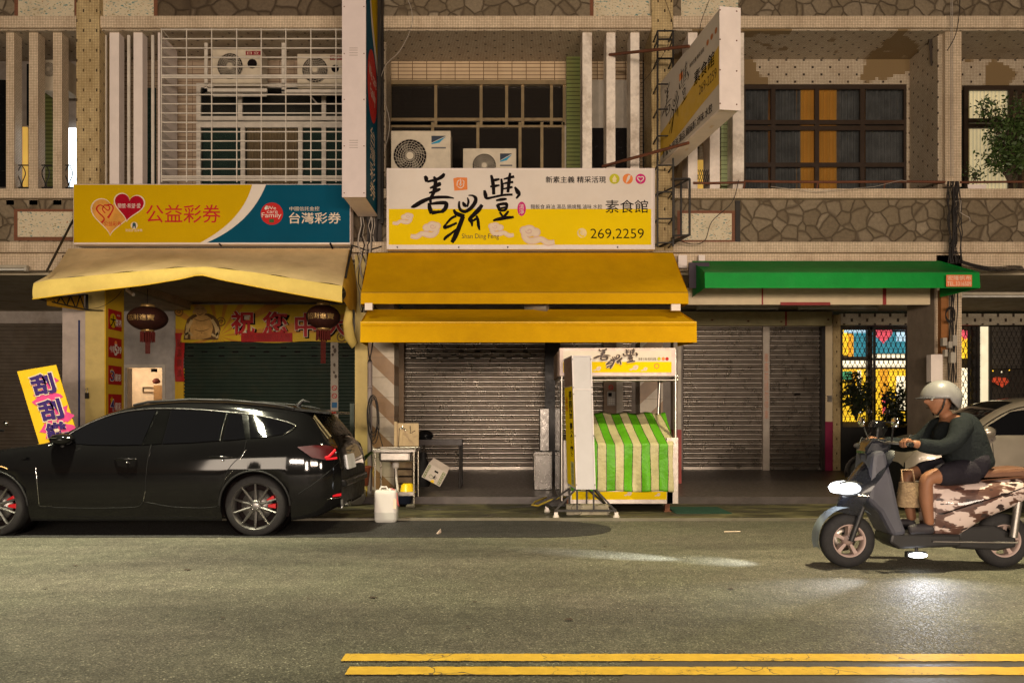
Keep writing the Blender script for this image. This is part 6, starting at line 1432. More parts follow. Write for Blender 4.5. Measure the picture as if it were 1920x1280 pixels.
m = MB(); m.grid(lambda a, b: hc+Vector((.055+.055*math.cos(math.pi*a-math.pi/2)*.9, .072*math.sin(math.pi*a-math.pi/2), .04-.11*b)), 14, 4); m.build('hair', paint('dark_hair',(.012,.009,.008),.6), hd)
hm = paint('grey_helmet_shell', (.20,.195,.19), .35, coat=.3)
def shell(a, b):
    th_, ph = 2*math.pi*a, (math.pi*.50+.22*math.pi*max(0,math.cos(2*math.pi*a))**.6)*b
    return hc+Vector((.010,0,.020))+Vector((math.cos(th_)*math.sin(ph)*.142, math.sin(th_)*math.sin(ph)*.122, math.cos(ph)*.135))
m = MB(); m.grid(shell, 40, 14); he = m.build('helmet', hm, pr, fixn=False)
sol = he.modifiers.new('Solidify','SOLIDIFY'); sol.thickness = .018; sol.offset = -1
m = MB(); m.grid(lambda a, b: hc+Vector((.01-.142*math.cos((a-.5)*2.0)-.07*b*math.cos((a-.5)*2.2), .122*math.sin((a-.5)*2.2), .035-.012*b)), 16, 4); pk = m.build('helmet_peak', paint('dark_peak',(.05,.05,.055),.35), he, fixn=False)
sol = pk.modifiers.new('Solidify','SOLIDIFY'); sol.thickness = .006
m = MB(); m.tube([hc+Vector((.0,-.085,.02)),hc+Vector((-.02,-.078,-.06)),hc+Vector((-.035,-.03,-.118)),hc+Vector((-.035,.03,-.118)),hc+Vector((-.02,.078,-.06)),hc+Vector((0,.085,.02))], .007, 6, flat=.4); m.build('helmet_strap', black_plastic, he)
m = MB(); m.tube([hc+Vector((.01+.143*math.cos(t), .123*math.sin(t), .028)) for t in [2*math.pi*i/36 for i in range(37)]], .006, 6, cap=False); m.build('helmet_band', paint('helmet_band',(.10,.10,.11),.3), he)
# shopping bag hanging in front of the rider's knees
m = MB(); c = Vector((SX+.50, SY-.02, .60)); m.grid(lambda a, b: c+Vector((.10*math.cos(2*math.pi*a)*(.75+.3*b)*(1+.08*math.sin(a*22)), .085*math.sin(2*math.pi*a)*(.75+.3*b), .20*(.5-b))), 24, 8)
bg_ = thing('shopping_bag', (c.x,c.y,c.z-.1), 'pale beige shopping bag hanging on the hook of the camouflage scooter', 'bag'); m.build('bag', cloth('beige_bag',(.20,.14,.085),.8,fs=14,fd=.03), bg_, fixn=False)
m = MB(); m.tube([c+Vector((-.05,0,.09)),c+Vector((-.06,0,.20)),c+Vector((.03,0,.20)),c+Vector((.05,0,.09))], .007, 6); m.build('handle', cloth('beige_bag2',(.30,.20,.12)), bg_)
# ------------------------------------------------------------------ food stall
Yf, Yk = 10.0, 11.15
st = thing('food_stall', (ux(1161,Yf), 10.5, .022), 'stainless food stall with brush lettered header under a green striped cover', 'food stall')
xl, xr = ux(1050,Yf), ux(1272,Yf)
m = MB(); fr = fY(Yf)
for x in (xl+.025, xr-.03):
    for y in (Yf+.03, Yk): m.tube([(x,y,.16),(x,y,vz(655,Yf))], .022, 8)
for z in (vz(705,Yf), vz(712,Yf)): m.tube([(xl,Yf+.03,z),(xr,Yf+.03,z)], .018, 8)
for x in (xl+.025, xr-.03):
    for z in (vz(658,Yf),vz(708,Yf),.18, .95): m.tube([(x,Yf+.03,z),(x,Yk,z)], .018, 8)
m.tube([P(1237,714,10.3),P(1234,776,10.3)], .018, 8)
m.build('frame', steel, st)
m = MB(); m.pb(1049, 652, 1267, 705, Yf-.03, .14); m.build('header_box', paint('pink_steel',(.56,.44,.40),.45,metal=.15), st, bevel=.006)
m = MB(); fr = fY(Yf-.03); m.rect(fr, 1056, 657.5, 1259, 698, .003); hd_ = m.build('header_face', paint('header_white',(.62,.55,.45),.4,var=.05), st)
m = MB(); m.rect(fr, 1056, 678, 1259, 698, .005); m.build('yellow_band', sign_yellow, hd_)
for u, v, s in ((1120,690,3.5),(1189,688,4),(1208,691,3)): cloud(fr, .006, hd_, u, v, s*.7)
tf = lambda x, y: (1112+(x-188)/752*83, 653+(y-52)/490*38)
brush(fr, .012, hd_, cloud_pink, tf, .115, 22, 'lettering_outline'); brush(fr, .018, hd_, paint('brown_black_ink',(.05,.03,.025),.5), tf, .115, 4)
text('新素主義 精采活現', fr, 1197, 670, 1230, 675.5, .007, paint('brown_print',(.10,.06,.02),.6), hd_)
for u, mm in ((1235.5,lime),(1243.5,orange_m),(1250.5,sign_red)):
    m = MB(); m.disc(fr, u, 672.5, 3.2, 3.2, .007, 16); m.build('badge', mm, hd_)
m = MB(); m.ring(fr, 1231, 686, 3.5, 5, .007); m.build('badge', orange_m, hd_)
m = MB(); m.box(xl-.02, xl+.005, Yf+.15, Yk, vz(705,Yf), vz(657,Yf)); m.build('side_header', paint('brown_side_board',(.20,.13,.09),.5), st)
m = MB(); m.box(xl, xl+.012, Yf+.06, Yk-.03, .2, vz(712,Yf)); m.build('side_glass', dark_glass, st)
m = MB(); m.pb(1066, 916, 1262, 944, Yf-.01, .06); m.pb(1250, 820, 1272, 944, Yf-.01, .05); m.build('base_panel', paint('brushed_steel',(.42,.37,.33),.42,metal=.7), st, bevel=.004)
m = MB(); m.rect(fY(Yf-.01), 1072, 921, 1250, 936, .003); bp = m.build('yellow_panel', sign_yellow, st)
for u, v, s in ((1178,924,4),(1233,926,3)): cloud(fY(Yf-.01), .005, bp, u, v, s*.6)
m = MB(); m.box(xl+.03, xr-.03, Yf+.06, Yk-.02, .22, .93); m.build('counter', paint('stall_counter',(.30,.27,.24),.4,metal=.7), st)
for x in (xl+.12, ux(1252,Yf)): m = MB(); m.box(x-.03, x+.03, Yf+.02, Yf+.08, .036, .2); m.box(x-.045, x+.045, Yf, Yf+.1, .022, .036); m.build('leg', rusty, st)
for x in (xl+.12, xr-.12): m = MB(); m.box(x-.03, x+.03, Yk-.1, Yk-.04, .022, .2); m.build('leg', rusty, st)
# striped cover: slopes from the counter back edge to the front, then hangs
def stripes():
    m, n, b = nodes('green_cream_striped_tarp'); p = pos(n); sp = n.nodes.new('ShaderNodeSeparateXYZ'); n.links.new(p, sp.inputs[0])
    wob = math_(n,'MULTIPLY',math_(n,'SUBTRACT',noise(n,p,3.0,2),.5),.02)
    dx = math_(n,'MULTIPLY',math_(n,'MAXIMUM',math_(n,'SUBTRACT',sp.outputs[2],.87),0),.2)
    f = math_(n,'FRACT',math_(n,'ADD',math_(n,'DIVIDE',math_(n,'ADD',math_(n,'ADD',sp.outputs[0],dx),wob),.2228),20.141))
    c = mixc(n, math_(n,'GREATER_THAN',f,.5), (.50,.45,.24), (.10,.36,.012))
    g = math_(n,'ABSOLUTE',math_(n,'SUBTRACT',math_(n,'FRACT',math_(n,'MULTIPLY',f,2)),.5)); c = mixc(n, math_(n,'GREATER_THAN',g,.468), c, (.006,.010,.008))
    c = mixc(n, 1.0, c, ramp(n,noise(n,p,5,6,.6),[(.3,.82),(.7,1.12)]), 'MULTIPLY')
    n.links.new(c,b.inputs['Base Color']); b.inputs['Roughness'].default_value=.42; bump(n,b,noise(n,p,4.5,5,.6),.7,.05); return m
def tarp(a, b):
    """b 0..0.4 slope, 0.4..1 hanging"""
    u0_, u1_ = (1075+ (3 if b > .4 else 0)), (1248 if b < .4 else 1263)
    if b <= .4:
        k = b/.4; y = 10.62+(9.92-10.62)*k; v = 774+(833-774)*k; ur = 1248+(1262-1248)*k; ul = 1078+(1062-1078)*k
    else:
        k = (b-.4)/.6; y = 9.92; v = 833+(921-833)*k; ur = 1262; ul = 1066
    q = P(ul+(ur-ul)*a, v, y); f = math.sin(a*21+1.3)*math.sin(b*5+.5); g = math.sin(a*9+b*7)
    q.y += -.028*f*min(1,b*2)-.02*g*b+(.03*math.sin(a*31)*max(0,b-.5)); q.z += .012*math.sin(a*26)*(1-b)+(.008*math.sin(a*17) if b > .95 else 0); q.x += .008*math.sin(b*9+a*5)
    return q
cv = thing('tarp_cover', (ux(1165,9.95), 10.0, vz(921,9.92)), 'green and cream striped tarpaulin draped over the food stall counter', 'tarpaulin cover')
m = MB(); m.grid(tarp, 60, 40)
tm = stripes(); mainc = m.build('cover', tm, cv, fixn=False); sol = mainc.modifiers.new('Solidify','SOLIDIFY'); sol.thickness = .004
m = MB(); m.grid(lambda a, b: tarp(1, .4*a).lerp(P(1272,833,10.3)+Vector((.02*math.sin(a*8),.35*(1-a),.0)), b), 8, 6); m.build('cover_side', paint('tarp_underside',(.10,.085,.035),.6), cv, fixn=False)

# ------------------------------------------------------------------ wheeled light-box stand
ls = thing('sign_stand', (ux(1095,9.4), 9.55, 0), 'tall narrow white light box stand on a black wheeled frame before the food stall', 'sign stand')
# box leans slightly; corners from its front face
A0, A1, A2, A3 = P(1072,666,9.32), P(1109,666,9.32), P(1117,917,9.30), P(1080,917,9.30)
back = lambda q, k=.62: q+Vector((-.055*k/.62, k, 0))
m = MB(); m.hexa([A0,A1,A2,A3],[back(A0),back(A1),back(A2),back(A3)]); m.build('box', paint('stand_white',(.47,.45,.46),.5,grime=.08,var=.04), ls)
def fL(a, b, d=0):
    p0, p1 = A0.lerp(A3,b), back(A0).lerp(back(A3),b); return p1.lerp(p0,a)+Vector((-.003-d,-.0003,0))
m = MB(); m.rect(fL, .03, .23, .98, .985, .001); m.build('yellow_side', sign_yellow, ls)
m = MB(); m.rect(fL, .03, .01, .98, .225, .001); m.build('brown_side', paint('stand_brown',(.20,.12,.085),.5), ls)
text('善\n鼎\n豐', fL, .52,.26,.92,.47,.003, ink, ls, bold=.02); text('素\n食\n館', fL, .55,.50,.90,.76,.003, ink, ls, bold=.03); text('滷\n味', fL, .1,.30,.4,.42,.003, sign_red, ls)
m = MB(); m.rect(fL, .55,.80,.9,.98,.0035); m.build('pale_label', paint('label_pale',(.5,.45,.2),.5), ls); text('湯\n品\n水\n餃', fL, .60,.81,.85,.97,.005, paint('label_green',(.06,.12,.03),.5), ls)
m = MB()
def ff(a, b, d=0): return A0.lerp(A1,a).lerp(A3.lerp(A2,a),b)+Vector((0,-d,0))
m.rect(ff, 0, 0, .06, 1, .008, .012); m.rect(ff, .94, 0, 1, 1, .008, .012); m.rect(ff, .06, .252, .94, .258, .004, .008); m.rect(ff, .06, 0, .94, .006, .006, .010); m.build('edge_trim', paint('trim_pink_white',(.58,.52,.51),.4), ls)
m = MB()
for a in (.035,.965):
    for b in (.03,.24,.29,.60,.965): m.disc(ff, a, b, .025, .0045, .012, 8)
m.build('screw', ink, ls)
m = MB(); zf, zt_ = .17, vz(917,9.35)
cor = {'a':(ux(1041,9.36),9.36),'b':(ux(1154,9.36),9.36),'c':(ux(1029,9.72)-.02,9.95),'d':(ux(1141,9.72),9.95)}
Z = lambda k, z=.115: Vector((*cor[k], z))
for p_, q_ in (('a','b'),('c','d'),('a','c'),('b','d')): m.tube([Z(p_),Z(q_)], .018, 4, smooth=False)
for u, y in ((1082,9.36),(1113,9.36),(1068,9.85),(1100,9.85)): m.tube([P(u,917,y),Vector((P(u,917,y).x,y,.115))], .015, 4, smooth=False)
m.tube([P(1081,915,9.37),Z('a')], .015, 4, smooth=False); m.tube([P(1115,915,9.37),Z('b')], .015, 4, smooth=False); m.tube([P(1068,915,9.85),Z('c')], .015, 4, smooth=False); m.tube([P(1100,915,9.85),Z('d')], .015, 4, smooth=False)
m.tube([P(1115,918,9.4),Z('d')], .015, 4, smooth=False); m.build('wheeled_frame', black_steel, ls)
m = MB(); m.lathe((ux(1082,9.5),9.5,.115), [(.07,-.02),(.07,.02)], 12, 'y'); m.build('ballast_disc', black_steel, ls)
for k in 'abcd':
    m = MB(); x, y = cor[k]; m.lathe((x+.01,y,.038), [(0,-.014),(.026,-.016),(.038,-.010),(.038,.010),(.026,.016),(0,.014)], 20, 'y'); cw = m.build('caster', paint('ivory_caster',(.48,.44,.36),.5,grime=.4), ls)
    m = MB(); m.box(x-.012,x+.03,y-.022,y-.017,.036,.098); m.box(x-.012,x+.03,y+.017,y+.022,.036,.098); m.box(x-.015,x+.03,y-.022,y+.022,.094,.10); m.build('caster_fork', steel, cw)
m = MB(); m.box(ux(1062,9.75), ux(1140,9.75), 9.70, 9.86, .022, .14); tag(m.build('paint_stained_block', paint('block_grey',(.30,.26,.19),.8,grime=.6)), 'dirty grey block behind the wheeled sign stand', 'block')

# ------------------------------------------------------------------ sink and its things
sk = thing('sink_stand', (ux(740,10.6), 10.6, .022), 'stainless steel sink on tubular legs in front of the striped column', 'sink')
yf, yb = 10.45, 10.95; xl2, xr2 = ux(703,yf), ux(776,yf); zt2 = vz(843,yf)
m = MB(); m.box(xl2-.02, xr2+.02, yf-.02, yb, zt2-.03, zt2-.005); m.tube([(xl2-.02,yf-.02,zt2),(xr2+.02,yf-.02,zt2),(xr2+.02,yb,zt2+.01),(xl2-.02,yb,zt2+.01),(xl2-.02,yf-.02,zt2)], .014, 6); m.build('sink_top', steel, sk, bevel=.004)
m = MB(); m.box(xl2+.05, xr2-.045, yf, yb-.05, vz(866,yf), zt2-.02); m.build('basin', steel, sk, bevel=.03)
for x in (xl2, xr2):
    for y in (yf+.005, yb-.02): m = MB(); m.tube([(x,y,.022),(x,y,zt2-.03)], .014, 8); m.build('leg', paint('tube_leg',(.42,.37,.29),.3,metal=.9), sk)
m = MB(); zz = vz(922,yf); m.box(xl2, xr2, yf, yb, zz-.03, zz); m.box(xl2, xr2, yf-.006, yf, zz-.05, zz); m.build('shelf', steel, sk)
m = MB(); c = Vector((ux(742,10.6),10.6,vz(867,10.6))); m.lathe(c, [(.03,0),(.045,-.005),(.045,-.06),(.03,-.075),(.018,-.08)], 16); m.tube([c+Vector((0,0,-.07)),c+Vector((.01,-.02,-.2)),c+Vector((.03,-.02,-.36)),c+Vector((.04,-.1,-.42))], .017, 8); m.build('drain_pipe', paint('drain_white',(.55,.5,.45),.4), sk)
m = MB(); m.pb(744, 793, 785, 836, 10.98, .03); m.pb(739, 790, 744, 838, 10.95, .07); tb_ = m.build('splash_board', paint('plywood_tan',(.42,.30,.16),.5,grime=.3), sk)
m = MB(); m.tube([P(755,797,10.95),P(755,803,10.93),P(757,805,10.90),P(760,804,10.86),P(761,807,10.85)], .009, 8); m.tube([P(750,803,10.93),P(758,803,10.93)], .007, 6); m.build('tap', chrome, tb_)
m = MB(); m.tube([P(756,800,10.94),P(749,803,10.93),P(748,822,10.93),P(747,838,10.93)], .004, 5); m.tube([P(769,798,10.95),P(770,812,10.94),P(778,807,10.94)], .005, 5); m.build('hose', cable_m, tb_)
# stacked dark wood behind the sink, basin underneath
m = MB()
for i, v in enumerate((865,879,893,906)): m.box(ux(742,11.2),ux(772,11.2),11.2,11.5,vz(v+12,11.2),vz(v,11.2)-.012)
tag(m.build('wood_stack', paint('old_timber',(.17,.115,.065),.75,grime=.5,var=.3)), 'stack of old timber offcuts behind the sink legs', 'timber')
m = MB(); m.lathe(P(764,921.5,10.6), [(.0,.115),(.06,.112),(.082,.09),(.098,.012),(.115,0),(.115,-.006)], 24); tag(m.build('plastic_bowl', paint('bright_yellow_plastic',(.80,.52,.01),.35)), 'bright yellow plastic bowl upside down on the sink shelf', 'bowl')
m = MB(); m.lathe(P(755,943,10.62), [(.0,0),(.12,0),(.15,.14),(.16,.145),(.14,.14),(.11,.01)], 24); tag(m.build('wash_basin', paint('navy_plastic',(.02,.026,.05),.4)), 'dark blue plastic basin under the sink', 'basin')
m = MB(); m.hexa([P(760,952,10.40),P(778,952,10.40),P(778,944,10.40),P(762,945,10.40)],[P(760,952,10.6),P(778,952,10.6),P(778,944,10.6),P(762,945,10.6)]); tag(m.build('stone_block', concrete, bevel=.02), 'rough concrete lump at the right foot of the sink', 'stone')
# jerrycan
jc = thing('jerrycan', (ux(724.5,9.22), 9.22, 0), 'translucent white plastic jerrycan with a pink cord on the road edge', 'jerrycan')
c = Vector((ux(724.5,9.22), 9.22, .03)); hw, hd2, hh = .133, .10, .375
def can(a, b):
    t = 2*math.pi*a; k = 5; cx = math.copysign(abs(math.cos(t))**(2/k), math.cos(t)); cy = math.copysign(abs(math.sin(t))**(2/k), math.sin(t))
    s = interp([(0,.86),(.04,.97),(.1,1),(.9,1),(.96,.97),(1,.88)], b); rib = 1-.012*(1 if abs(cx) < .22 and int((cx+.22)*22) % 2 == 0 else 0)
    return c+Vector((cx*hw*s, cy*hd2*s*rib, hh*b-.03))
def canmat():
    m, n, b = nodes('cloudy_plastic'); p = pos(n); sp = n.nodes.new('ShaderNodeSeparateXYZ'); n.links.new(p, sp.inputs[0])
    c_ = ramp(n, sp.outputs[2], [(.115,(.44,.43,.40)),(.125,(.60,.565,.53))]); n.links.new(c_, b.inputs['Base Color']); b.inputs['Roughness'].default_value=.38; b.inputs['Subsurface Weight'].default_value=.25; b.inputs['Subsurface Radius'].default_value=(.05,.05,.05); return m
m = MB(); m.grid(can, 80, 20); top = [can(i/40,1) for i in range(40)]; m.add(top,[tuple(range(40))]); m.build('can', canmat(), jc)
m = MB(); m.lathe(c+Vector((.05,0,hh-.03)), [(.022,0),(.022,.02),(.0,.022)], 12); m.tube([c+Vector((-.08,0,hh-.035)),c+Vector((-.06,0,hh+.005)),c+Vector((0,0,hh+.005)),c+Vector((.02,0,hh-.03))], .011, 8); m.build('handle', paint('can_white',(.6,.56,.53),.4), jc)
m = MB(); m.tube([c+Vector((.05,-.03,hh-.01)),c+Vector((.10,-.06,hh-.02)),c+Vector((.135,-.05,hh-.12)),c+Vector((.15,-.04,hh-.22)),c+Vector((.138,-.05,hh-.19)),c+Vector((.13,-.06,hh-.06))], .006, 6); m.build('cord', paint('pink_cord',(.65,.14,.14),.5), jc)
m = MB(); m.box(c.x+hw-.035,c.x+hw-.002,c.y-.103,c.y-.098,.165,.28); m.build('label', cloud_pink, jc)
# table, bags and boxes in the arcade
tb = thing('folding_table', (ux(825,12.2), 12.4, .12), 'dark folding table against the corrugated shutter behind the sink', 'table')
m = MB(); m.box(ux(783,12.2), ux(866,12.2), 12.2, 12.75, .845, .875); m.box(ux(783,12.2), ux(866,12.2), 12.21, 12.24, .79, .845); m.build('tabletop', paint('dark_brown_top',(.045,.032,.028),.4), tb)
for x in (ux(788,12.2), ux(862,12.2)):
    for y in (12.23, 12.7): m = MB(); m.tube([(x,y,.12),(x,y,.845)], .018, 8); m.build('leg', black_steel, tb)
m = MB(); m.grid(lambda a, b: P(797,818,12.4)+Vector((.13*math.cos(2*math.pi*a)*math.sin(math.pi*b), .12*math.cos(math.pi*b), .09*math.sin(2*math.pi*a)*math.sin(math.pi*b)+.015)), 20, 12); m.tube([P(785,823,12.3),P(797,821,12.26),P(808,823,12.3)], .012, 6)
tag(m.build('black_helmet', paint('gloss_black',(.008,.008,.009),.12)), 'black scooter helmet lying on the dark folding table', 'helmet')
def sack(u, v0, v1, w, y, lab, col):
    m = MB(); c = P(u, v1, y); h_ = (v1-v0)*y/F; m.grid(lambda a, b: c+Vector((w*math.cos(2*math.pi*a)*(.5+.5*math.sin(math.pi*min(1,b*1.1+.12)))*(1+.1*math.sin(a*19+b*4)), w*.8*math.sin(2*math.pi*a)*(.5+.5*math.sin(math.pi*min(1,b*1.1+.12))), h_*b)), 24, 10)
    return tag(m.build('rubbish_sack', cloth(lab[:14].replace(' ','_')+'_cloth', col, .6, rough=.45), fixn=False), lab, 'sack')
sack(793, 848, 912, .13, 12.05, 'black rubbish sack under the dark folding table', (.012,.011,.011))
# tilted cardboard box leaning there
cb = thing('cardboard_box', P(823,911,11.75).to_tuple(), 'white printed cardboard box tipped on its corner by the table', 'carton')
an = R(28.5); uxv = Vector((math.cos(an),0,-math.sin(an))); uzv = Vector((math.sin(an),0,math.cos(an))); bw, bh, bd = .31, .235, .22
o_ = P(824.5,912,11.75)-uxv*bw; fb = lambda a, b, d=0: o_+uxv*(a*bw)+uzv*((1-b)*bh)+Vector((0,-d,0))
Q4 = [fb(0,0),fb(1,0),fb(1,1),fb(0,1)]; m = MB(); m.hexa(Q4,[q+Vector((0,bd,.0)) for q in Q4]); m.build('carton', paint('carton_white',(.54,.46,.40),.6,grime=.12), cb)
m = MB(); m.add([fb(0,0),fb(1,0),fb(.98,-.36)+Vector((0,.10,0)),fb(.06,-.40)+Vector((0,.10,0))],[(0,1,2,3)]); m.build('flap', paint('carton_flap',(.46,.38,.33),.6), cb, fixn=False)
m = MB(); m.rect(fb,.03,.06,.16,.94,.002); m.rect(fb,.80,.06,.96,.94,.002); m.build('green_print', paint('print_olive',(.16,.19,.07),.6), cb)
text('FRESH', lambda u,v,d=0: fb(v,1-u,d), .12,.045,.9,.145,.004, paint('carton_white',(.54,.46,.40),.6), cb); text('FRESH', lambda u,v,d=0: fb(v,1-u,d), .12,.815,.9,.945,.004, paint('carton_white',(.54,.46,.40),.6), cb)
m = MB(); m.rect(fb,.42,.22,.62,.33,.002); m.stroke(fb,[(.55,.75,.03),(.55,.55,.05),(.58,.48,.02)],.002,4); m.stroke(fb,[(.45,.62,.02),(.55,.64,.05),(.68,.58,.02)],.0023,4); m.stroke(fb,[(.48,.72,.02),(.58,.70,.04),(.66,.74,.02)],.0026,4); m.build('black_print', ink, cb, fixn=False)
m = MB(); m.ring(fb,.40,.70,.09,.12,.002); m.ring(fb,.36,.62,.05,.07,.0022); m.build('line_print', paint('print_grey',(.25,.24,.16),.6), cb); m = MB(); m.plate(fb,[(.50,.84),(.62,.80),(.66,1),(.46,1)],.003); m.build('yellow_tape', flag_yellow, cb)
# dark steel cabinet and stove left of the stall
m = MB(); m.box(ux(1001,11.9), ux(1036,11.9), 11.9, 12.4, .12, vz(846,11.9)); m.box(ux(1012,12.0), ux(1030,12.0), 12.0, 12.3, vz(846,11.9), vz(765,11.9)); cbn = thing('steel_cabinet', (ux(1018,12),12.1,.12), 'dark stainless cabinet and burner stacked left of the food stall', 'cabinet'); m.build('cabinet', paint('dark_stainless',(.12,.11,.10),.3,metal=.9), cbn, bevel=.01)
m = MB(); m.tube([P(1002,850,11.88),P(1002,900,11.88)], .012, 6); m.tube([P(1000,852,11.88),P(1034,852,11.88)], .012, 6); m.build('handle', steel, cbn)
m = MB(); m.tube([P(1060,930,10.3),P(1030,938,10.5),P(1008,948,10.2),P(998,946,10.15),P(1004,940,10.3),P(1024,932,10.9)], .013, 8)
tag(m.build('garden_hose', paint('yellow_hose',(.45,.32,.04),.5)), 'yellow hose curling on the gutter left of the sign stand', 'hose')
# plant pot between car and sink
pp = thing('potted_plant', P(676,940,10.75).to_tuple(), 'green leafed plant in a terracotta pot between the car and the grey pipe', 'potted plant')
m = MB(); c = P(676,912,10.75); m.lathe(P(676,873,10.75), [(0,0),(.13,.0),(.145,.0),(.15,-.02),(.135,-.035),(.105,-.27),(0,-.27)], 24); m.build('pot', paint('terracotta',(.30,.085,.04),.7,grime=.2), pp)
m = MB(); base = P(676,872,10.75)
for k in range(9):
    a = k*2.4; L_ = random.uniform(.22,.38); d = Vector((math.cos(a)*.8, math.sin(a)*.6, 0)); pts = [base+d*(L_*t)+Vector((0,0,L_*(1.3*t-.75*t*t))) for t in (0,.35,.7,1)]
    sd = d.cross(Vector((0,0,1))).normalized(); w_ = (.012,.05,.04,.004); m.add([p_+sd*w for p_, w in zip(pts,w_)]+[p_-sd*w for p_, w in zip(pts,w_)],[(i,i+1,5+i,4+i) for i in range(3)],smooth=True)
m.build('leaf', paint('waxy_leaf',(.035,.075,.015),.4,var=.4,scale=8), pp, fixn=False)
m = MB(); m.lathe(P(672,935,10.7), [(0,.22),(.06,.2),(.075,.05),(.06,0),(0,0)], 16); tag(m.build('clay_jar', paint('pale_terracotta',(.34,.14,.08),.7,grime=.4)), 'small clay jar below the terracotta plant pot', 'jar')
# grey pipe with cables at the column
cp = thing('conduit_pipe', P(693.5,942,11.3).to_tuple(), 'grey conduit pipe with black cable loops standing at the pale yellow column', 'pipe')
m = MB(); m.tube([P(693.5,942,11.5),P(693.5,678,11.5)], .036, 12); m.tube([P(690,725,11.45),P(698,725,11.45)], .02, 8); m.build('pipe', paint('pvc_grey',(.26,.21,.19),.5,grime=.3), cp)
m = MB(); m.tube([P(693.5,680,11.5),P(693.5,672,11.5)], [.04,.012], 10); m.tube([P(693.5,674,11.5),P(697,655,11.5),P(700,635,11.6)], .010, 6); m.tube([P(693,674,11.5),P(690,655,11.5),P(689,630,11.6)], .008, 6); m.build('cable_gland', cable_m, cp)
for k, (w_, h0, h1) in enumerate(((9,742,826),(11,740,818),(8,745,812),(10,748,832))):
    m = MB(); m.tube([P(700+w_*math.sin(t)+k-2, (h0+h1)/2-(h1-h0)/2*math.cos(t), 11.4-.01*k) for t in [2*math.pi*i/20 for i in range(21)]], .007, 6, cap=False); m.build('cable_loop', cable_m, cp)
m = MB(); m.tube([P(694,760,11.42),P(696,830,11.42),P(698,870,11.4),P(695,920,11.4)], .006, 6); m.build('cable', cable_m, cp)
m = MB(); m.tube([P(708,800,11.4),P(714,825,11.4),P(718,838,11.3)], .006, 6); m.build('cable', cable_m, cp)
m = MB(); m.tube([P(688,865,11.2),P(684,890,11.2),P(688,915,11.1),P(686,935,11.0)], .010, 6); m.tube([P(705,868,11.35),P(699,885,11.35),P(704,905,11.35)], .007, 6); m.build('yellow_tube', paint('yellow_hose',(.45,.32,.04),.5), cp)
m = MB(); m.pb(656, 756, 664, 830, 12.6, .12); tag(m.build('green_pipe', paint('grey_green_pipe',(.10,.13,.10),.5)), 'short grey green pipe behind the tail of the dark car', 'pipe')
sack(664, 905, 945, .14, 10.7, 'crumpled grey plastic rubbish by the car bumper', (.12,.11,.10))
# litter on the road
m = MB(); m.add([P(818,999,8.3),P(826,996,8.3)+Vector((0,.02,.03)),P(828,999,8.35),P(820,1001,8.2)],[(0,1,2,3)]); tag(m.build('paper_scrap', paint('scrap_white',(.55,.42,.36),.7), fixn=False), 'crumpled scrap of paper on the dark asphalt strip', 'litter')
random.seed(11)
for k in range(16):
    u, v = random.uniform(40,1500), random.uniform(1020,1200); Yg = F*H/(v-V0); c = Vector((ux(u,Yg),Yg,.006)); m = MB()
    s = random.uniform(.012,.03); m.add([c+Vector((s*math.cos(a)*random.uniform(.6,1.5),s*math.sin(a)*.7,random.uniform(0,.006))) for a in (0,1.2,2.5,3.7,5)],[(0,1,2,3,4)])
    tag(m.build('dead_leaf', paint('dead_leaf_brown',(.045,.03,.02),.8,var=.3), fixn=False), 'small dark dead leaf lying flat on the open road', 'leaf', 'dead leaves on the road')
m = MB(); m.tube([P(1358,998,8.36)+Vector((0,0,.01)),P(1388,997.5,8.38)+Vector((0,0,.01))], .006, 5); tag(m.build('white_straw', cloud_pink), 'thin white drinking straw lying on the road', 'litter')
# ------------------------------------------------------------------ lamps, boxes, cables on the facade
def tube_lamp(u0, v0, u1, v1, Y, label, n='fluorescent_lamp'):
    t = thing(n, P((u0+u1)/2,(v0+v1)/2,Y).to_tuple(), label, 'tube lamp', 'unlit tube lamps in the arcade'); m = MB()
    a, b = P(u0,(v0+v1)/2-2,Y), P(u1,(v0+v1)/2-2,Y); m.box(a.x,b.x,Y-.03,Y+.03,a.z,a.z+.045); m.build('housing', paint('lamp_housing',(.42,.37,.28),.5), t)
    m = MB(); m.tube([a+Vector((.03,-.02,-.022)),b+Vector((-.03,-.02,-.022))], .016, 10); m.build('tube', paint('unlit_tube',(.62,.60,.54),.25), t)
    m = MB(); m.box(a.x,a.x+.03,Y-.04,Y+.02,a.z-.045,a.z); m.box(b.x-.03,b.x,Y-.04,Y+.02,b.z-.045,b.z); m.build('holder', paint('holder_ivory',(.5,.46,.38),.5), t)
tube_lamp(1306, 574, 1458, 583, 14.2, 'tube lamp under the left cream fascia panels above the wide shutter'); tube_lamp(1497, 574, 1645, 583, 14.2, 'tube lamp under the cream fascia right of the red strip')
tube_lamp(1800, 551, 1960, 560, 12.6, 'tube lamp under the ceiling at the right edge'); tube_lamp(-60, 500, 52, 510, 11.9, 'tube lamp hung below the dark beam at the left edge')
m = MB(); m.hexa([P(1741,72,12.2),P(1768,66,12.2),P(1768,120,12.2),P(1745,124,12.2)],[P(1741,72,12.5),P(1768,66,12.5),P(1768,120,12.5),P(1745,124,12.5)]); spk = thing('loudspeaker', P(1755,122,12.3).to_tuple(), 'black loudspeaker box hung under the balcony soffit by the tiled column', 'loudspeaker'); m.build('cabinet', paint('speaker_brown',(.035,.025,.018),.6), spk, bevel=.01)
m = MB(); m.tube([P(1765,70,12.25),P(1772,62,12.15)], .02, 6); m.build('bracket', rusty, spk)
m = MB(); m.pb(1746, 664, 1768, 716, 11.75, .14); mb_ = tag(m.build('meter_box', plain_white, bevel=.008), 'plain white meter box on the pillar by the cable bundle', 'meter box')
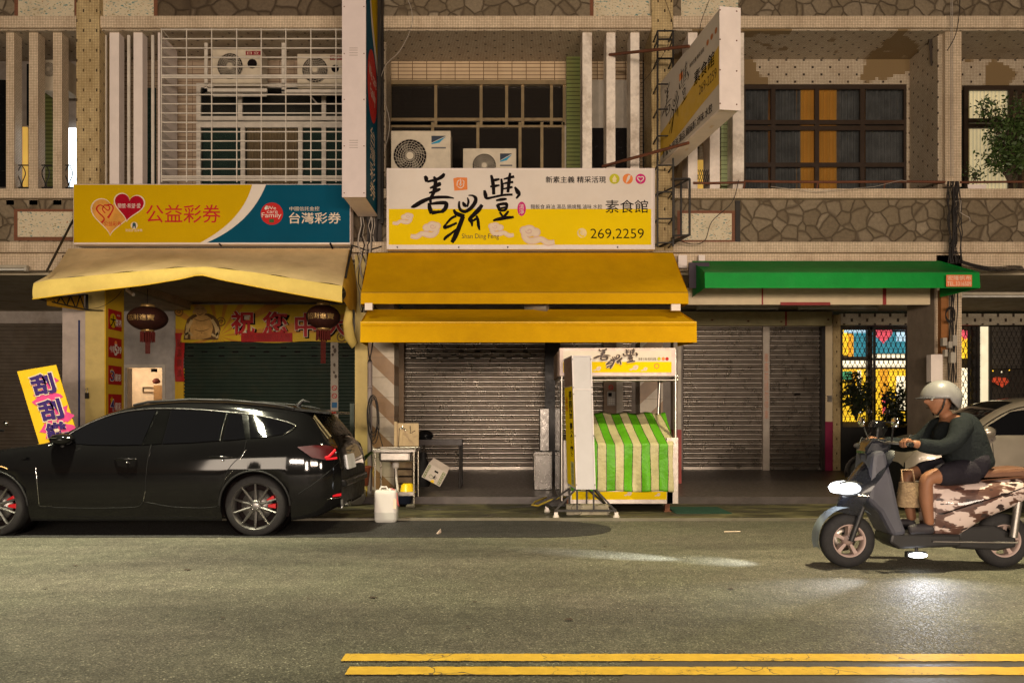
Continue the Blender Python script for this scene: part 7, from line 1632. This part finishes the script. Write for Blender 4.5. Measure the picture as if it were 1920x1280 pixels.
sc = thing('security_camera', P(245,548,12.3).to_tuple(), 'small pale security camera under the ceiling left of the lantern', 'camera'); m = MB(); m.tube([P(238,543,12.3),P(250,552,12.15)], .028, 10); m.build('housing', plain_white, sc); m = MB(); m.tube([P(243,545,12.3),P(246,536,12.4)], .01, 6); m.build('bracket', black_steel, sc)
m = MB(); m.tube([P(988,574,11.5),P(1010,575,11.35),P(1027,576,11.3)], .065, 14); tag(m.build('flexible_duct', paint('duct_grey',(.30,.27,.22),.5,metal=.3)), 'grey flexible duct poking out between the two yellow awnings', 'duct')
for q_, l_ in (((1310,478,1322,498),'tall white steel plate just left of the green awning'),((1272,478,1288,502),'white socket box right of the upper yellow awning'),((1305,500,1320,506),'low white metal plate under the left end of the green awning')): m = MB(); m.pb(*q_, 11.85, .05); tag(m.build('wall_plate', plain_white), l_, 'wall plate')
pd = thing('padlock', P(162,735,11.9).to_tuple(), 'dark padlock hanging on a chain at the pale yellow pillar', 'padlock'); m = MB(); m.pb(159, 736, 165, 747, 11.93, .03); m.build('lock_body', black_steel, pd); m = MB(); m.tube([P(160,736,11.94),P(160,729,11.94),P(164,727,11.94),P(164,736,11.94)], .006, 6); m.build('shackle', steel, pd)
# cable bundle over the right pillar
random.seed(3); cbx = thing('cable_bundle', P(1790,700,11.8).to_tuple(), 'tangled black cables running down the tiled pillar at the right', 'cables')
m = MB()
for k in range(16):
    u = 1790+random.uniform(-9,9); m.tube([P(u+random.uniform(-3,3)+ (5*math.sin(v/60+k)), v, 11.72-.012*(k%5)) for v in range(340, 500, 14)], random.choice((.006,.008,.011)), 5)
for k in range(8):
    u = 1786+random.uniform(-6,6); m.tube([P(u+4*math.sin(v/45+k*1.7), v, 11.85-.01*(k%4)) for v in range(535, 725, 14)], random.choice((.006,.009)), 5)
for k in range(5): m.tube([P(1790+ (k-2)*2+ t*(130), 482+k*2+14*math.sin(math.pi*min(1,t*1.2)/1.3)+8*t, 11.75) for t in [i/10 for i in range(11)]], .007, 5)
for k in range(5): m.tube([P(1782+9*math.cos(t+k), 592+13*math.sin(t+k)-k, 11.72+.004*k) for t in [2*math.pi*i/16 for i in range(17)]], .007, 5, cap=False)
m.build('cable', cable_m, cbx)
m = MB(); m.tube([P(1790,378,11.68),P(1802,376,11.68),P(1800,398,11.68),P(1806,402,11.68),P(1818,408,11.68),P(1819,415,11.68)], .006, 5); m.tube([P(1783,0,11.8),P(1783,330,11.8)], .006, 5); m.tube([P(1786,0,11.78),P(1787,330,11.78)], .005, 5); m.tube([P(1445,350,11.8),P(1530,360,11.8),P(1640,350,11.75),P(1690,338,11.72),P(1700,340,11.72)], .004, 4); m.build('pale_wire', pale_cable, cbx)
for (u,v,a,b) in ((1768,633,1776,648),(1779,640,1786,652),(1787,628,1795,648),(1783,660,1792,680),(1772,655,1777,668)):
    m = MB(); m.pb(u, v, a, b, 11.68, .07); m.build('junction_box', paint('junction_grey',(.38,.34,.28),.5), cbx)
random.seed(5); cbl = thing('cable_bundle', P(690,560,11.9).to_tuple(), 'grey and black cables hanging below the tall projecting light box', 'cables'); m = MB(); m2 = MB()
for k in range(12):
    u = 672+k*3.1; (m if k % 2 else m2).tube([P(u+random.uniform(-4,4)+3*math.sin(v/30+k), v, 11.93-.015*(k%5)) for v in range(405, 590, 18)], random.choice((.006,.01,.014)), 5)
m.tube([P(660,460,11.9),P(690,470,11.9),P(716,462,11.9)], .012, 5); m.build('cable', cable_m, cbl); m2.build('pale_wire', pale_cable, cbl)
m = MB(); m.pb(688, 400, 716, 470, 11.95, .04); m.build('board', paint('junction_board',(.05,.04,.035),.7), cbl)
# loose wires across the facade
def wire(pts, lab, r=.006, y=11.7, mt=cable_m): m = MB(); m.tube([P(u,v,y) for u, v, _ in catmull([(a,b,0) for a,b in pts],6)], r, 5); tag(m.build('wire', mt), lab, 'wire')
wire([(1385,338),(1372,380),(1335,415),(1322,450),(1300,458),(1268,450)], 'thin black wire drooping across the terrazzo panel beside the empty sign frame')
wire([(765,0),(772,22),(771,52),(750,95),(725,120),(714,145)], 'thin pale wire hanging from the upper stone parapet over the ochre windows', .005, 11.75, pale_cable)
wire([(1247,0),(1262,50),(1250,90),(1225,130),(1200,160)], 'thin black wire slanting from the mosaic column to the flaking fins', .004)
wire([(1330,0),(1315,40),(1312,62)], 'short black wire crossing the upper terrazzo panel', .005)
wire([(716,145),(722,190),(730,225),(728,255),(718,290)], 'grey wire sagging down beside the tall projecting light box', .005, 12.0, pale_cable)
wire([(1800,0),(1797,40),(1790,70),(1776,95)], 'black wire falling past the loudspeaker', .006, 11.75)
wire([(163,580),(190,575),(215,560),(228,545)], 'thin black wire under the sagging tarpaulin left of the lantern', .004, 11.8)
# ------------------------------------------------------------------ plants
leaf_m = paint('dark_green_leaf', (.045,.075,.018), .5, var=.5, scale=14)
def shrub(name, c, rx_, ry_, rz_, n, size, label, pot=None, seed=1, stemh=.0, mt=None, grp=None):
    random.seed(seed); t = thing(name, c, label, 'plant', grp); base = Vector(c); m = MB(); st_ = MB()
    tips = []
    for k in range(max(6, n//45)):
        a = random.uniform(0,6.28); d = Vector((math.cos(a)*rx_*random.uniform(.2,.9), math.sin(a)*ry_*random.uniform(.2,.9), stemh+rz_*random.uniform(.4,1.9)))
        mid = Vector((d.x*.35, d.y*.35, d.z*.6)); st_.tube([base, base+mid, base+d], [.012,.008,.003], 5); tips += [(mid,d)]
    for k in range(n):
        mid, d = random.choice(tips); f = random.uniform(.0,1.05); q = base+mid.lerp(d,f)+Vector((random.gauss(0,.07),random.gauss(0,.06),random.gauss(0,.06)))
        ax_ = Vector((random.gauss(0,1),random.gauss(0,1),random.gauss(0,.7))).normalized(); bx_ = ax_.cross(Vector((random.gauss(0,1),random.gauss(0,1),random.gauss(0,1)))).normalized(); s = size*random.uniform(.6,1.3)
        m.add([q-ax_*s, q+bx_*s*.42, q+ax_*s, q-bx_*s*.42], [(0,1,2,3)])
    m.build('crown', mt or leaf_m, t, fixn=False); st_.build('stem', paint('stem_brown',(.05,.035,.02),.7), t)
    if pot: p_ = MB(); p_.hexa(*pot); p_.build('pot', plain_white, t)
    return t
shrub('balcony_plant', tuple(P(1893,345,12.15)), .50, .17, .70, 2600, .040, 'leafy climbing plant in front of the lit balcony window', seed=2)
shrub('balcony_plant', tuple(P(1828,338,12.1)), .16, .10, .10, 260, .022, 'low bushy plant in a white trough on the balcony ledge', seed=4,
  pot=([P(1814,346,11.98),P(1850,346,11.98),P(1848,358,11.98),P(1816,358,11.98)],[P(1814,346,12.2),P(1850,346,12.2),P(1848,358,12.2),P(1816,358,12.2)]))
shrub('potted_shrub', (ux(1606,15.6),15.6,1.15), .34, .2, .50, 900, .055, 'dark potted shrub silhouetted before the lattice gate and its reflected glow, left one', seed=6, mt=paint('black_green_leaf',(.015,.02,.008),.5,var=.4))
shrub('potted_shrub', (ux(1678,15.4),15.4,.95), .32, .2, .46, 900, .050, 'dark potted shrub silhouetted before the lattice gate and its reflected glow, right one', seed=8, mt=paint('black_green_leaf',(.015,.02,.008),.5,var=.4))
shrub('balcony_plant', tuple(P(1845,230,12.6)), .10, .08, .18, 60, .03, 'thin upright twig plant at the lit window corner', seed=9)
